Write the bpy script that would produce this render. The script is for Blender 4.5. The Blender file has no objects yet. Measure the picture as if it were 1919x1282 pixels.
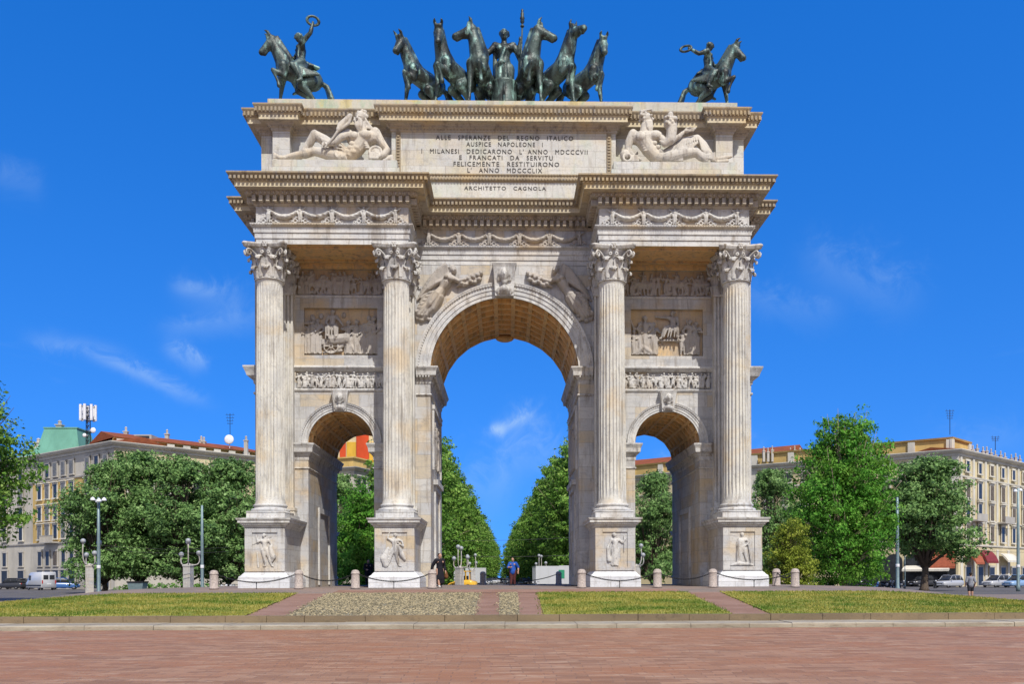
import bpy, math, random
import numpy as np
from mathutils import Vector, Matrix, noise as mnoise

S = bpy.context.scene
COL = S.collection
PI = math.pi
R = math.radians

# ---------------------------------------------------------------- camera, sky, sun, exposure
F_PX = 1716.0
CAM = Vector((0.08, -47.3, 0.47))
YAW, ROLL = R(1.34), R(-0.18)
PPX, PPY, IW, IH = 990.0, 1083.0, 1919.0, 1282.0
cd = bpy.data.cameras.new("camera")
cam = bpy.data.objects.new("camera", cd); COL.objects.link(cam)
cd.sensor_width = 36.0
cd.lens = 36.0 * F_PX / IW
cd.shift_x = -(PPX - IW / 2) / IW
cd.shift_y = (PPY - IH / 2) / IW
cd.clip_start = 0.1; cd.clip_end = 6000
CROT = Matrix.Rotation(-YAW, 3, 'Z') @ Matrix.Rotation(R(90), 3, 'X') @ Matrix.Rotation(ROLL, 3, 'Z')
cam.matrix_world = Matrix.Translation(CAM) @ CROT.to_4x4()
S.camera = cam

def at(px, py, Y):
    """measured photograph point -> world point on the plane y = Y"""
    d = CROT @ Vector(((px - PPX) / F_PX, -(py - PPY) / F_PX, -1.0))
    t = (Y - CAM.y) / d.y
    return CAM + d * t
def gx(px, Y): return at(px, 1083, Y).x
def gz(py, Y, px=947): return at(px, py, Y).z

SUN_AZ, SUN_EL = R(19), R(49)       # azimuth to the right of the viewer's back
SUNV = Vector((math.sin(SUN_AZ) * math.cos(SUN_EL), -math.cos(SUN_AZ) * math.cos(SUN_EL), math.sin(SUN_EL)))
sl = bpy.data.lights.new("sun", 'SUN'); so = bpy.data.objects.new("sun", sl); COL.objects.link(so)
sl.energy = 4.5; sl.angle = R(0.5); sl.color = (1.0, 0.955, 0.885)
so.rotation_euler = (-SUNV).to_track_quat('-Z', 'Y').to_euler()

W = bpy.data.worlds.new("World"); S.world = W; W.use_nodes = True
nt = W.node_tree; nt.nodes.clear()
def N(t, typ, **kw):
    n = t.nodes.new(typ)
    for k, v in kw.items(): setattr(n, k, v)
    return n
def setin(n, **kw):
    for k, v in kw.items(): n.inputs[k.replace('_', ' ')].default_value = v
wo = N(nt, 'ShaderNodeOutputWorld'); bg = N(nt, 'ShaderNodeBackground'); bg.inputs[1].default_value = 0.14
sky = N(nt, 'ShaderNodeTexSky', sky_type='NISHITA', sun_disc=False, sun_elevation=SUN_EL, sun_rotation=PI - SUN_AZ,
        air_density=1.0, dust_density=0.2, ozone_density=4.0)
hs = N(nt, 'ShaderNodeHueSaturation'); setin(hs, Hue=0.512, Saturation=1.355, Value=1.9)
nt.links.new(sky.outputs[0], hs.inputs['Color'])
tc = N(nt, 'ShaderNodeTexCoord')
lift = N(nt, 'ShaderNodeMapping'); lift.inputs['Scale'].default_value = (1,1,0.75); lift.inputs['Location'].default_value = (0,0,0.30)
nt.links.new(tc.outputs['Generated'], lift.inputs[0]); nt.links.new(lift.outputs[0], sky.inputs['Vector']); sep = N(nt, 'ShaderNodeSeparateXYZ'); nt.links.new(tc.outputs['Generated'], sep.inputs[0])
# thin cirrus wisps on the north side
mp = N(nt, 'ShaderNodeMapping'); mp.inputs['Rotation'].default_value = (0.0, R(28), 0.0); mp.inputs['Scale'].default_value = (2.2, 2.2, 11.0)
nt.links.new(tc.outputs['Generated'], mp.inputs[0])
nz = N(nt, 'ShaderNodeTexNoise'); setin(nz, Scale=1.6, Detail=7.0, Roughness=0.62, Distortion=0.7); nt.links.new(mp.outputs[0], nz.inputs['Vector'])
rp = N(nt, 'ShaderNodeMapRange', interpolation_type='SMOOTHSTEP'); setin(rp, From_Min=0.60, From_Max=0.86, To_Min=0.0, To_Max=0.30); nt.links.new(nz.outputs[0], rp.inputs[0])
low = N(nt, 'ShaderNodeMapRange', interpolation_type='SMOOTHSTEP'); setin(low, From_Min=0.05, From_Max=0.34, To_Min=1.0, To_Max=0.0); nt.links.new(sep.outputs['Z'], low.inputs[0])
mul = N(nt, 'ShaderNodeMath', operation='MULTIPLY'); nt.links.new(rp.outputs[0], mul.inputs[0]); nt.links.new(low.outputs[0], mul.inputs[1])
m1 = N(nt, 'ShaderNodeMix', data_type='RGBA'); nt.links.new(mul.outputs[0], m1.inputs['Factor'])
nt.links.new(hs.outputs[0], m1.inputs['A']); m1.inputs['B'].default_value = (3.6, 5.0, 6.8, 1)
# single cirrus streaks: direction of the middle, direction of one end, half width, strength
def skydir(px, py): return (CROT @ Vector(((px - PPX) / F_PX, -(py - PPY) / F_PX, -1.0))).normalized()
wn = N(nt, 'ShaderNodeTexNoise'); setin(wn, Scale=26.0, Detail=8.0, Roughness=0.7, Distortion=0.8); nt.links.new(tc.outputs['Generated'], wn.inputs['Vector'])
def nmath(op, a, b=None):
    n = N(nt, 'ShaderNodeMath', operation=op)
    for i, x in enumerate((a, b)):
        if x is None: continue
        if hasattr(x, 'is_linked'): nt.links.new(x, n.inputs[i])
        else: n.inputs[i].default_value = x
    return n.outputs[0]
def ndot(v):
    n = N(nt, 'ShaderNodeVectorMath', operation='DOT_PRODUCT'); nt.links.new(tc.outputs['Generated'], n.inputs[0]); n.inputs[1].default_value = v; return n.outputs['Value']
wisp = None
for (c0, c1, wd, am) in (((275,703),(375,748),.0075,.38),((349,666),(385,688),.009,.32),((150,650),(60,630),.008,.16),((960,797),(1000,780),.0055,.30),((935,803),(922,795),.006,.34),
                         ((1000,845),(1060,850),.028,.20),((905,905),(960,925),.03,.16),((1610,520),(1710,565),.020,.13),((1480,575),(1570,590),.016,.10),((420,565),(500,590),.016,.12),((370,541),(415,545),.007,.22),((390,608),(470,600),.010,.16),((30,340),(80,352),.012,.09),((1830,830),(1930,800),.022,.10),((1330,880),(1440,870),.02,.2)):
    d0, d1 = skydir(*c0), skydir(*c1); ax = (d1 - d0*d1.dot(d0)); Lh = ax.length; ax.normalize(); cr = d0.cross(ax)
    jit = nmath('MULTIPLY', nmath('SUBTRACT', wn.outputs[0], .5), wd*4.0)
    v = nmath('DIVIDE', nmath('ADD', ndot(cr), jit), wd); u = nmath('DIVIDE', ndot(ax), Lh)
    g = nmath('POWER', 2.718, nmath('MULTIPLY', nmath('ADD', nmath('MULTIPLY', v, v), nmath('POWER', nmath('ABSOLUTE', u), 4.0)), -1.0))
    fr = nmath('GREATER_THAN', ndot(d0), 0.0)
    g = nmath('MULTIPLY', nmath('MULTIPLY', g, fr), nmath('MULTIPLY', nmath('MULTIPLY', wn.outputs[0], nmath('MULTIPLY', wn.outputs[0], 3.2)), am))
    wisp = g if wisp is None else nmath('ADD', wisp, g)
m1b = N(nt, 'ShaderNodeMix', data_type='RGBA'); nt.links.new(wisp, m1b.inputs['Factor']); nt.links.new(m1.outputs['Result'], m1b.inputs['A']); m1b.inputs['B'].default_value = (3.4, 4.9, 6.9, 1)
# broken white cloud added in the unseen southern sky, as neutral fill light
nz2 = N(nt, 'ShaderNodeTexNoise'); setin(nz2, Scale=2.3, Detail=6.0, Roughness=0.55); nt.links.new(tc.outputs['Generated'], nz2.inputs['Vector'])
rp2 = N(nt, 'ShaderNodeMapRange', interpolation_type='SMOOTHSTEP'); setin(rp2, From_Min=0.36, From_Max=0.58, To_Min=0.15, To_Max=1.0); nt.links.new(nz2.outputs[0], rp2.inputs[0])
sth = N(nt, 'ShaderNodeMapRange', interpolation_type='SMOOTHSTEP'); setin(sth, From_Min=-0.30, From_Max=0.05, To_Min=1.0, To_Max=0.0); nt.links.new(sep.outputs['Y'], sth.inputs[0])
mul2 = N(nt, 'ShaderNodeMath', operation='MULTIPLY'); nt.links.new(rp2.outputs[0], mul2.inputs[0]); nt.links.new(sth.outputs[0], mul2.inputs[1])
m2 = N(nt, 'ShaderNodeMix', data_type='RGBA'); nt.links.new(mul2.outputs[0], m2.inputs['Factor'])
nt.links.new(m1b.outputs['Result'], m2.inputs['A']); m2.inputs['B'].default_value = (4.9, 4.6, 4.25, 1)
nt.links.new(m2.outputs['Result'], bg.inputs[0]); nt.links.new(bg.outputs[0], wo.inputs[0])

S.view_settings.view_transform = 'Standard'; S.view_settings.look = 'None'
S.view_settings.exposure = 0.0; S.view_settings.gamma = 1.0; S.view_settings.use_curve_mapping = False
S.render.engine = 'CYCLES'
S.cycles.max_bounces = 6; S.cycles.diffuse_bounces = 4; S.cycles.transparent_max_bounces = 8
S.cycles.use_denoising = True

# ---------------------------------------------------------------- mesh helpers
class MB:
    def __init__(s): s.v = []; s.f = []; s.n = 0
    def add(s, vs, fs):
        b = s.n
        s.v.extend([tuple(p) for p in vs]); s.n += len(vs)
        s.f.extend([tuple(i + b for i in f) for f in fs]); return s
    def box(s, x0, x1, y0, y1, z0, z1):
        if x0 > x1: x0, x1 = x1, x0
        if y0 > y1: y0, y1 = y1, y0
        return s.add([(x0,y0,z0),(x1,y0,z0),(x1,y1,z0),(x0,y1,z0),(x0,y0,z1),(x1,y0,z1),(x1,y1,z1),(x0,y1,z1)],
                     [(0,3,2,1),(4,5,6,7),(0,1,5,4),(1,2,6,5),(2,3,7,6),(3,0,4,7)])
    def obox(s, c, u, w, h, du, dw, z0):
        """box centred at c (x,y), along unit u (2d) half du, across half dw, from z0 up h"""
        n = (-u[1], u[0]); P = []
        for z in (z0, z0 + h):
            for a, b in ((-1,-1),(1,-1),(1,1),(-1,1)):
                P.append((c[0]+u[0]*du*a+n[0]*dw*b, c[1]+u[1]*du*a+n[1]*dw*b, z))
        return s.add(P, [(0,3,2,1),(4,5,6,7),(0,1,5,4),(1,2,6,5),(2,3,7,6),(3,0,4,7)])
    def quad(s, a, b, c, d): return s.add([a, b, c, d], [(0,1,2,3)])
    def poly(s, pts): return s.add(pts, [tuple(range(len(pts)))])
    def lathe(s, prof, n=24, c=(0,0,0), sc=1.0, cap=True):
        vs = []; fs = []
        for r, z in prof:
            for i in range(n):
                a = 2*PI*i/n; vs.append((c[0]+r*sc*math.cos(a), c[1]+r*sc*math.sin(a), c[2]+z*sc))
        for j in range(len(prof)-1):
            for i in range(n):
                k = (i+1) % n; fs.append((j*n+i, j*n+k, (j+1)*n+k, (j+1)*n+i))
        if cap:
            fs.append(tuple(range(n-1,-1,-1))); fs.append(tuple((len(prof)-1)*n+i for i in range(n)))
        return s.add(vs, fs)
    def sweep(s, path, prof, closed=True, z=0.0):
        n = len(path); mit = []
        for i in range(n):
            def nrm(a, b):
                dx, dy = b[0]-a[0], b[1]-a[1]; l = math.hypot(dx, dy) or 1; return (dy/l, -dx/l)
            if closed: n1 = nrm(path[i-1], path[i]); n2 = nrm(path[i], path[(i+1) % n])
            else:
                n2 = nrm(path[i], path[i+1]) if i < n-1 else None
                n1 = nrm(path[i-1], path[i]) if i > 0 else n2
                n2 = n2 or n1
            k = 1 + n1[0]*n2[0] + n1[1]*n2[1]
            mit.append(((n1[0]+n2[0])/k, (n1[1]+n2[1])/k))
        vs = []; fs = []
        for o, zz in prof:
            for p, m in zip(path, mit): vs.append((p[0]+m[0]*o, p[1]+m[1]*o, zz+z))
        for j in range(len(prof)-1):
            for i in range(n if closed else n-1):
                k = (i+1) % n; fs.append((j*n+i, j*n+k, (j+1)*n+k, (j+1)*n+i))
        if not closed and len(prof) > 2:
            fs.append(tuple(j*n for j in range(len(prof)))); fs.append(tuple(j*n+n-1 for j in range(len(prof)-1,-1,-1)))
        return s.add(vs, fs)
    def ring(s, cx, zc, prof, a0=0.0, a1=PI, n=40):
        """half ring round (cx, zc) in the xz plane; prof = [(radius, y)]"""
        vs = []; fs = []; m = len(prof)
        for i in range(n+1):
            a = a0+(a1-a0)*i/n
            for r, y in prof: vs.append((cx+r*math.cos(a), y, zc+r*math.sin(a)))
        for i in range(n):
            for j in range(m-1): fs.append((i*m+j, i*m+j+1, (i+1)*m+j+1, (i+1)*m+j))
        return s.add(vs, fs)
    def tube(s, pts, rad, n=8, cap=True):
        pts = [Vector(p) for p in pts]
        if not hasattr(rad, '__len__'): rad = [rad]*len(pts)
        vs = []; fs = []; prev = None
        for i, p in enumerate(pts):
            t = (pts[min(i+1, len(pts)-1)]-pts[max(i-1, 0)]).normalized()
            if prev is None:
                prev = t.orthogonal().normalized()
            u = (prev - t*prev.dot(t))
            u = u.normalized() if u.length > 1e-6 else t.orthogonal().normalized()
            w = t.cross(u); prev = u
            for k in range(n):
                a = 2*PI*k/n; vs.append(p+(u*math.cos(a)+w*math.sin(a))*rad[i])
        for i in range(len(pts)-1):
            for k in range(n):
                q = (k+1) % n; fs.append((i*n+k, i*n+q, (i+1)*n+q, (i+1)*n+k))
        if cap: fs.append(tuple(range(n-1,-1,-1))); fs.append(tuple((len(pts)-1)*n+k for k in range(n)))
        return s.add(vs, fs)
    def ell(s, c, r, M=None, nu=10, nv=7):
        if not hasattr(r, '__len__'): r = (r, r, r)
        vs = []; fs = []; c = Vector(c)
        def tf(p): return (M @ Vector(p) if M else Vector(p)) + c
        vs.append(tf((0,0,-r[2])))
        for j in range(1, nv):
            b = -PI/2+PI*j/nv
            for i in range(nu):
                a = 2*PI*i/nu; vs.append(tf((r[0]*math.cos(b)*math.cos(a), r[1]*math.cos(b)*math.sin(a), r[2]*math.sin(b))))
        vs.append(tf((0,0,r[2]))); L = len(vs)-1
        for i in range(nu): fs.append((0, 1+(i+1)%nu, 1+i)); fs.append((L, L-nu+i, L-nu+(i+1)%nu))
        for j in range(nv-2):
            for i in range(nu):
                k = (i+1)%nu; fs.append((1+j*nu+i, 1+j*nu+k, 1+(j+1)*nu+k, 1+(j+1)*nu+i))
        return s.add(vs, fs)
    def cap(s, pts, rad, n=10):
        """chain of tapered capsules (for organic shapes that are remeshed afterwards)"""
        pts = [Vector(p) for p in pts]
        if not hasattr(rad, '__len__'): rad = [rad]*len(pts)
        for i in range(len(pts)-1):
            s.tube([pts[i], pts[i+1]], [rad[i], rad[i+1]], n)
        for p, r in zip(pts, rad): s.ell(p, r, None, n, 6)
        return s
    def torus(s, c, Rr, r, M=None, nu=20, nv=8, sc=(1,1,1)):
        vs = []; fs = []; c = Vector(c)
        for i in range(nu):
            a = 2*PI*i/nu
            for j in range(nv):
                b = 2*PI*j/nv
                p = Vector(((Rr+r*math.cos(b))*math.cos(a)*sc[0], (Rr+r*math.cos(b))*math.sin(a)*sc[1], r*math.sin(b)*sc[2]))
                vs.append((M @ p if M else p)+c)
        for i in range(nu):
            for j in range(nv):
                k = (i+1)%nu; q = (j+1)%nv; fs.append((i*nv+j, k*nv+j, k*nv+q, i*nv+q))
        return s.add(vs, fs)
    def xf(s, M):
        s.v = [tuple(M @ Vector(p)) for p in s.v]; return s
    def mesh(s, name, smooth=False):
        me = bpy.data.meshes.new(name); me.from_pydata(s.v, [], s.f); me.update()
        if smooth: me.polygons.foreach_set('use_smooth', [True]*len(me.polygons))
        return me
    def build(s, name, mat, parent=None, smooth=False, loc=None):
        o = bpy.data.objects.new(name, s.mesh(name, smooth)); COL.objects.link(o)
        if mat: o.data.materials.append(mat)
        if parent: o.parent = parent
        if loc is not None: o.location = loc
        return o
    def organic(s, name, mat, parent=None, voxel=0.05, smooth=3, loc=None, dec=None, angle=None):
        """one continuous skin round all the shapes collected"""
        me = s.mesh(name); o = bpy.data.objects.new(name, me); COL.objects.link(o)
        m = o.modifiers.new('r', 'REMESH'); m.mode = 'VOXEL'; m.voxel_size = voxel; m.use_smooth_shade = True
        if smooth:
            m = o.modifiers.new('s', 'SMOOTH'); m.iterations = smooth; m.factor = 0.5
        dg = bpy.context.evaluated_depsgraph_get()
        nm = bpy.data.meshes.new_from_object(o.evaluated_get(dg))
        o.modifiers.clear(); o.data = nm; bpy.data.meshes.remove(me); nm.name = name
        nm.polygons.foreach_set('use_smooth', [True]*len(nm.polygons))
        nm.materials.clear()
        if mat: nm.materials.append(mat)
        if parent: o.parent = parent
        if loc is not None: o.location = loc
        return o

def tag(o, label=None, cat=None, group=None, kind=None):
    if label: o['label'] = label
    if cat: o['category'] = cat
    if group: o['group'] = group
    if kind: o['kind'] = kind
    return o
def empty(name, label, cat, loc=(0,0,0), rz=0.0, group=None):
    o = bpy.data.objects.new(name, None); COL.objects.link(o)
    o.location = loc; o.rotation_euler = (0, 0, rz); o.empty_display_size = 0.3
    return tag(o, label, cat, group)
def children(o): return [c for c in bpy.data.objects if c.parent == o]
KIDS = {}
def copy_tree(o, parent=None):
    c = o.copy(); COL.objects.link(c)
    if parent: c.parent = parent
    for ch in list(o.children): copy_tree(ch, c)
    return c
def place(o, loc, rz=0.0, sc=1.0, label=None):
    o.location = loc; o.rotation_euler = (0, 0, rz)
    o.scale = (sc, sc, sc) if not hasattr(sc, '__len__') else sc
    if label: o['label'] = label
    return o
def struct(o): o['kind'] = 'structure'; return o

# ---------------------------------------------------------------- materials
def newmat(name):
    m = bpy.data.materials.new(name); m.use_nodes = True; t = m.node_tree
    b = t.nodes['Principled BSDF']; return m, t, b
def L(t, a, b): t.links.new(a, b)
def mixc(t, fac, a, b, mode='MIX'):
    n = N(t, 'ShaderNodeMix', data_type='RGBA', blend_type=mode)
    for k, x in (('Factor', fac), ('A', a), ('B', b)):
        if hasattr(x, 'is_linked'): L(t, x, n.inputs[k])
        elif isinstance(x, (int, float)): n.inputs[k].default_value = x
        else: n.inputs[k].default_value = (*x, 1)
    return n.outputs['Result']
def noise(t, vec, scale, detail=5.0, rough=0.55, dist=0.0):
    n = N(t, 'ShaderNodeTexNoise'); setin(n, Scale=scale, Detail=detail, Roughness=rough, Distortion=dist)
    if vec is not None: L(t, vec, n.inputs['Vector'])
    return n.outputs[0]
def rng(t, x, a, b, c=0.0, d=1.0):
    n = N(t, 'ShaderNodeMapRange', interpolation_type='SMOOTHSTEP'); setin(n, From_Min=a, From_Max=b, To_Min=c, To_Max=d)
    L(t, x, n.inputs[0]); return n.outputs[0]
def mth(t, op, a, b):
    n = N(t, 'ShaderNodeMath', operation=op)
    for i, x in enumerate((a, b)):
        if hasattr(x, 'is_linked'): L(t, x, n.inputs[i])
        else: n.inputs[i].default_value = x
    return n.outputs[0]
def wpos(t, sc=(1,1,1), rot=(0,0,0)):
    g = N(t, 'ShaderNodeNewGeometry'); m = N(t, 'ShaderNodeMapping')
    m.inputs['Scale'].default_value = sc; m.inputs['Rotation'].default_value = rot
    L(t, g.outputs['Position'], m.inputs[0]); return m.outputs[0]
def opos(t, sc=(1,1,1)):
    g = N(t, 'ShaderNodeTexCoord'); m = N(t, 'ShaderNodeMapping'); m.inputs['Scale'].default_value = sc
    L(t, g.outputs['Object'], m.inputs[0]); return m.outputs[0]
def bump(t, b, h, strength=0.3, dist=0.02):
    n = N(t, 'ShaderNodeBump'); setin(n, Strength=strength, Distance=dist); L(t, h, n.inputs['Height']); L(t, n.outputs[0], b.inputs['Normal'])
def plain(name, col, rough=0.6, metal=0.0, var=0.15, scale=4.0, spec=0.3):
    m, t, b = newmat(name)
    v = noise(t, wpos(t), scale)
    c = mixc(t, rng(t, v, 0.3, 0.7), tuple(x*(1-var) for x in col), tuple(min(1, x*(1+var)) for x in col))
    L(t, c, b.inputs['Base Color']); setin(b, Roughness=rough, Metallic=metal); b.inputs['Specular IOR Level'].default_value = spec
    return m

def marble(name, white=(0.64,0.62,0.575), grey=(0.38,0.39,0.41), ochre=(0.58,0.40,0.17), dirt=(0.20,0.16,0.12),
           blocks=True, ochre_amt=0.5, dirt_amt=0.5, grey_amt=0.6, bw=1.5, bh=0.62, fine=1.0, green=0.0):
    m, t, b = newmat(name)
    P = wpos(t)
    s = N(t, 'ShaderNodeSeparateXYZ'); L(t, P, s.inputs[0])
    big = noise(t, wpos(t, (0.35,0.35,0.5)), 1.0, 4, 0.6)
    if blocks:
        cmb = N(t, 'ShaderNodeCombineXYZ'); L(t, mth(t, 'ADD', s.outputs[0], s.outputs[1]), cmb.inputs[0]); L(t, s.outputs[2], cmb.inputs[1])
        br = N(t, 'ShaderNodeTexBrick'); br.offset = 0.5
        setin(br, Scale=1.0, Mortar_Size=0.008, Mortar_Smooth=0.2, Bias=0.0, Brick_Width=bw, Row_Height=bh)
        br.inputs['Color1'].default_value = (0,0,0,1); br.inputs['Color2'].default_value = (1,1,1,1); br.inputs['Mortar'].default_value = (0.5,0.5,0.5,1)
        L(t, cmb.outputs[0], br.inputs['Vector'])
        gfac = mth(t, 'MULTIPLY', br.outputs[0], grey_amt); mort = br.outputs[1]
        c = mixc(t, gfac, white, grey)
        c = mixc(t, rng(t, br.outputs[0], 0.80, 0.86, 0, ochre_amt*.9), c, (0.60,0.47,0.27)); c = mixc(t, rng(t, br.outputs[0], 0.30, 0.27, 0, grey_amt*.55), c, (0.34,0.35,0.38))
        # each block's own veining direction
        vv = noise(t, wpos(t, (0.6,0.6,2.2), (0.3,0.5,0.2)), 1.1, 6, 0.65, 1.4)
        c = mixc(t, rng(t, vv, 0.52, 0.66, 0, 0.45*grey_amt+0.05), c, (0.30,0.30,0.32))
    else:
        gfac = rng(t, noise(t, wpos(t, (0.9,0.9,1.6)), 0.7, 5, 0.6), 0.35, 0.7, 0, grey_amt); mort = None
        c = mixc(t, gfac, white, grey)
        vv = noise(t, wpos(t, (0.7,0.7,2.0), (0.2,0.6,0)), 0.9, 6, 0.7, 1.6)
        c = mixc(t, rng(t, vv, 0.54, 0.7, 0, 0.4*grey_amt), c, (0.32,0.32,0.33))
    if ochre_amt:
        oc = rng(t, big, 0.50, 0.68, 0, ochre_amt)
        c = mixc(t, oc, c, ochre)
        c = mixc(t, rng(t, noise(t, wpos(t, (1.6,1.6,0.25)), 1.0, 5, 0.6), 0.56, 0.75, 0, ochre_amt*0.8), c, (0.62,0.50,0.30))
    if green:
        c = mixc(t, rng(t, noise(t, wpos(t, (0.8,0.8,0.4)), 1.3, 4, 0.6), 0.5, 0.64, 0, green), c, (0.32,0.46,0.30))
        c = mixc(t, rng(t, noise(t, wpos(t, (0.55,0.55,0.4)), 1.7, 4, 0.6), 0.52, 0.66, 0, green), c, (0.60,0.48,0.16))
    if dirt_amt:
        st = noise(t, wpos(t, (2.6,2.6,0.32)), 1.2, 7, 0.68, 0.3)
        c = mixc(t, rng(t, st, 0.50, 0.68, 0, min(1, dirt_amt*1.25)), c, dirt)
        sp = noise(t, P, 9.0*fine, 6, 0.7)
        c = mixc(t, rng(t, sp, 0.53, 0.70, 0, min(1, dirt_amt*1.0)), c, tuple(x*1.5 for x in dirt))
        c = mixc(t, rng(t, noise(t, wpos(t, (3.2,3.2,.22)), 1.0, 6, .7), 0.54, 0.72, 0, dirt_amt*.6), c, (0.30,0.31,0.33))
    wt = noise(t, wpos(t, (1.0,1.0,.7), (.2,.1,.4)), 1.5, 8, 0.72, .8)
    c = mixc(t, rng(t, wt, 0.52, 0.66, 0, min(.75, dirt_amt*1.0)), c, (0.25,0.245,0.24))
    c = mixc(t, rng(t, noise(t, wpos(t, (4.0,4.0,3.0)), 1.6, 7, .75), 0.55, 0.68, 0, min(.7, dirt_amt*.9)), c, (0.17,0.155,0.135))
    if mort is not None: c = mixc(t, mth(t, 'MULTIPLY', mort, 0.75), c, (0.24,0.21,0.18))
    L(t, c, b.inputs['Base Color']); setin(b, Roughness=0.72); b.inputs['Specular IOR Level'].default_value = 0.25
    h = noise(t, P, 14.0*fine, 6, 0.7)
    bump(t, b, h, 0.5, 0.04)
    return m

M = {}
M['wall'] = marble('marble_wall', ochre_amt=0.55, dirt_amt=0.42, grey_amt=0.9)
M['shaft'] = marble('marble_shaft', white=(0.66,0.64,0.58), blocks=False, ochre_amt=0.4, dirt_amt=0.4, grey_amt=0.4)
M['carve'] = marble('marble_carved', white=(0.60,0.585,0.55), blocks=False, ochre_amt=0.22, dirt_amt=0.75, grey_amt=0.45, fine=1.6)
M['plain'] = marble('marble_plain', white=(0.64,0.63,0.60), blocks=False, ochre_amt=0.22, dirt_amt=0.5, grey_amt=0.7)
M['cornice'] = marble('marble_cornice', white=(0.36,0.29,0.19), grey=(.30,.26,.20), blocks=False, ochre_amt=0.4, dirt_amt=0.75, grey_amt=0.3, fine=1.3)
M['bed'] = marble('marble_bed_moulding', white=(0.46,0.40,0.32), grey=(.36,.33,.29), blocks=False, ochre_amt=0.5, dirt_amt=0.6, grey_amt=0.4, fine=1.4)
M['soffit'] = marble('marble_warm_soffit', white=(0.66,0.42,0.20), grey=(.50,.32,.17), blocks=False, ochre_amt=0.7, dirt_amt=0.6, grey_amt=0.4)  # orange-brown stain, with warm bounce from the ground put into the colour
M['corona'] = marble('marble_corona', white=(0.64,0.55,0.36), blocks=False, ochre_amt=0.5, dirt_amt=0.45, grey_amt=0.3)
M['relief'] = marble('marble_relief', white=(0.46,0.42,0.37), grey=(0.36,0.34,0.33), blocks=False, ochre_amt=0.2, dirt_amt=0.55, grey_amt=0.5, fine=1.8)
M['vault'] = marble('marble_vault', white=(0.88,0.58,0.27), grey=(0.70,0.43,0.18), blocks=False, ochre_amt=0.6, dirt_amt=0.45, grey_amt=0.5, fine=1.3)  # golden stone tone, with warm bounce light put into the colour
M['attic'] = marble('marble_attic', white=(0.64,0.62,0.56), grey=(0.46,0.46,0.46), bw=2.2, bh=0.8, ochre_amt=0.3, dirt_amt=0.32, green=.18, grey_amt=0.55)
M['top'] = marble('marble_stained_top', white=(0.56,0.53,0.42), blocks=True, bw=2.6, bh=3.0, ochre_amt=0.4, dirt_amt=0.3, grey_amt=0.4, green=0.65)
M['white'] = marble('marble_new_plinth', white=(0.78,0.79,0.80), grey=(0.64,0.65,0.67), blocks=True, bw=3.0, bh=0.25, ochre_amt=0.0, dirt_amt=0.3, grey_amt=0.5)
M['statue'] = marble('marble_statue', white=(0.60,0.55,0.46), blocks=False, ochre_amt=0.35, dirt_amt=0.5, grey_amt=0.3, fine=1.5)
M['reliefback'] = marble('marble_relief_ground', white=(0.60,0.44,0.26), grey=(.40,.35,.30), blocks=False, ochre_amt=0.6, dirt_amt=0.5, grey_amt=0.6)  # orange-brown stain, deepened in place of shade behind the carved figures
M['letter'] = plain('dark_letters', (0.055,0.05,0.045), 0.7)

def bronze():
    m, t, b = newmat('weathered_bronze')
    P = wpos(t)
    a = noise(t, wpos(t, (1,1,0.5)), 1.6, 7, 0.68, 0.6)
    c = mixc(t, rng(t, a, 0.40, 0.62), (0.018,0.023,0.022), (0.085,0.125,0.112))
    c = mixc(t, rng(t, noise(t, wpos(t, (1.2,1.2,0.5)), 2.2, 7, 0.7), 0.53, 0.66, 0, 0.9), c, (0.27,0.46,0.40))
    L(t, c, b.inputs['Base Color']); setin(b, Roughness=0.45, Metallic=0.2)
    bump(t, b, noise(t, P, 7.0, 6, 0.7), 0.45, 0.05)
    return m
M['bronze'] = bronze()
M['darkmetal'] = plain('dark_iron', (0.03,0.03,0.032), 0.5, 0.6)
M['granite'] = plain('pink_grey_granite', (0.40,0.34,0.30), 0.75, 0, 0.28, 22)
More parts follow.
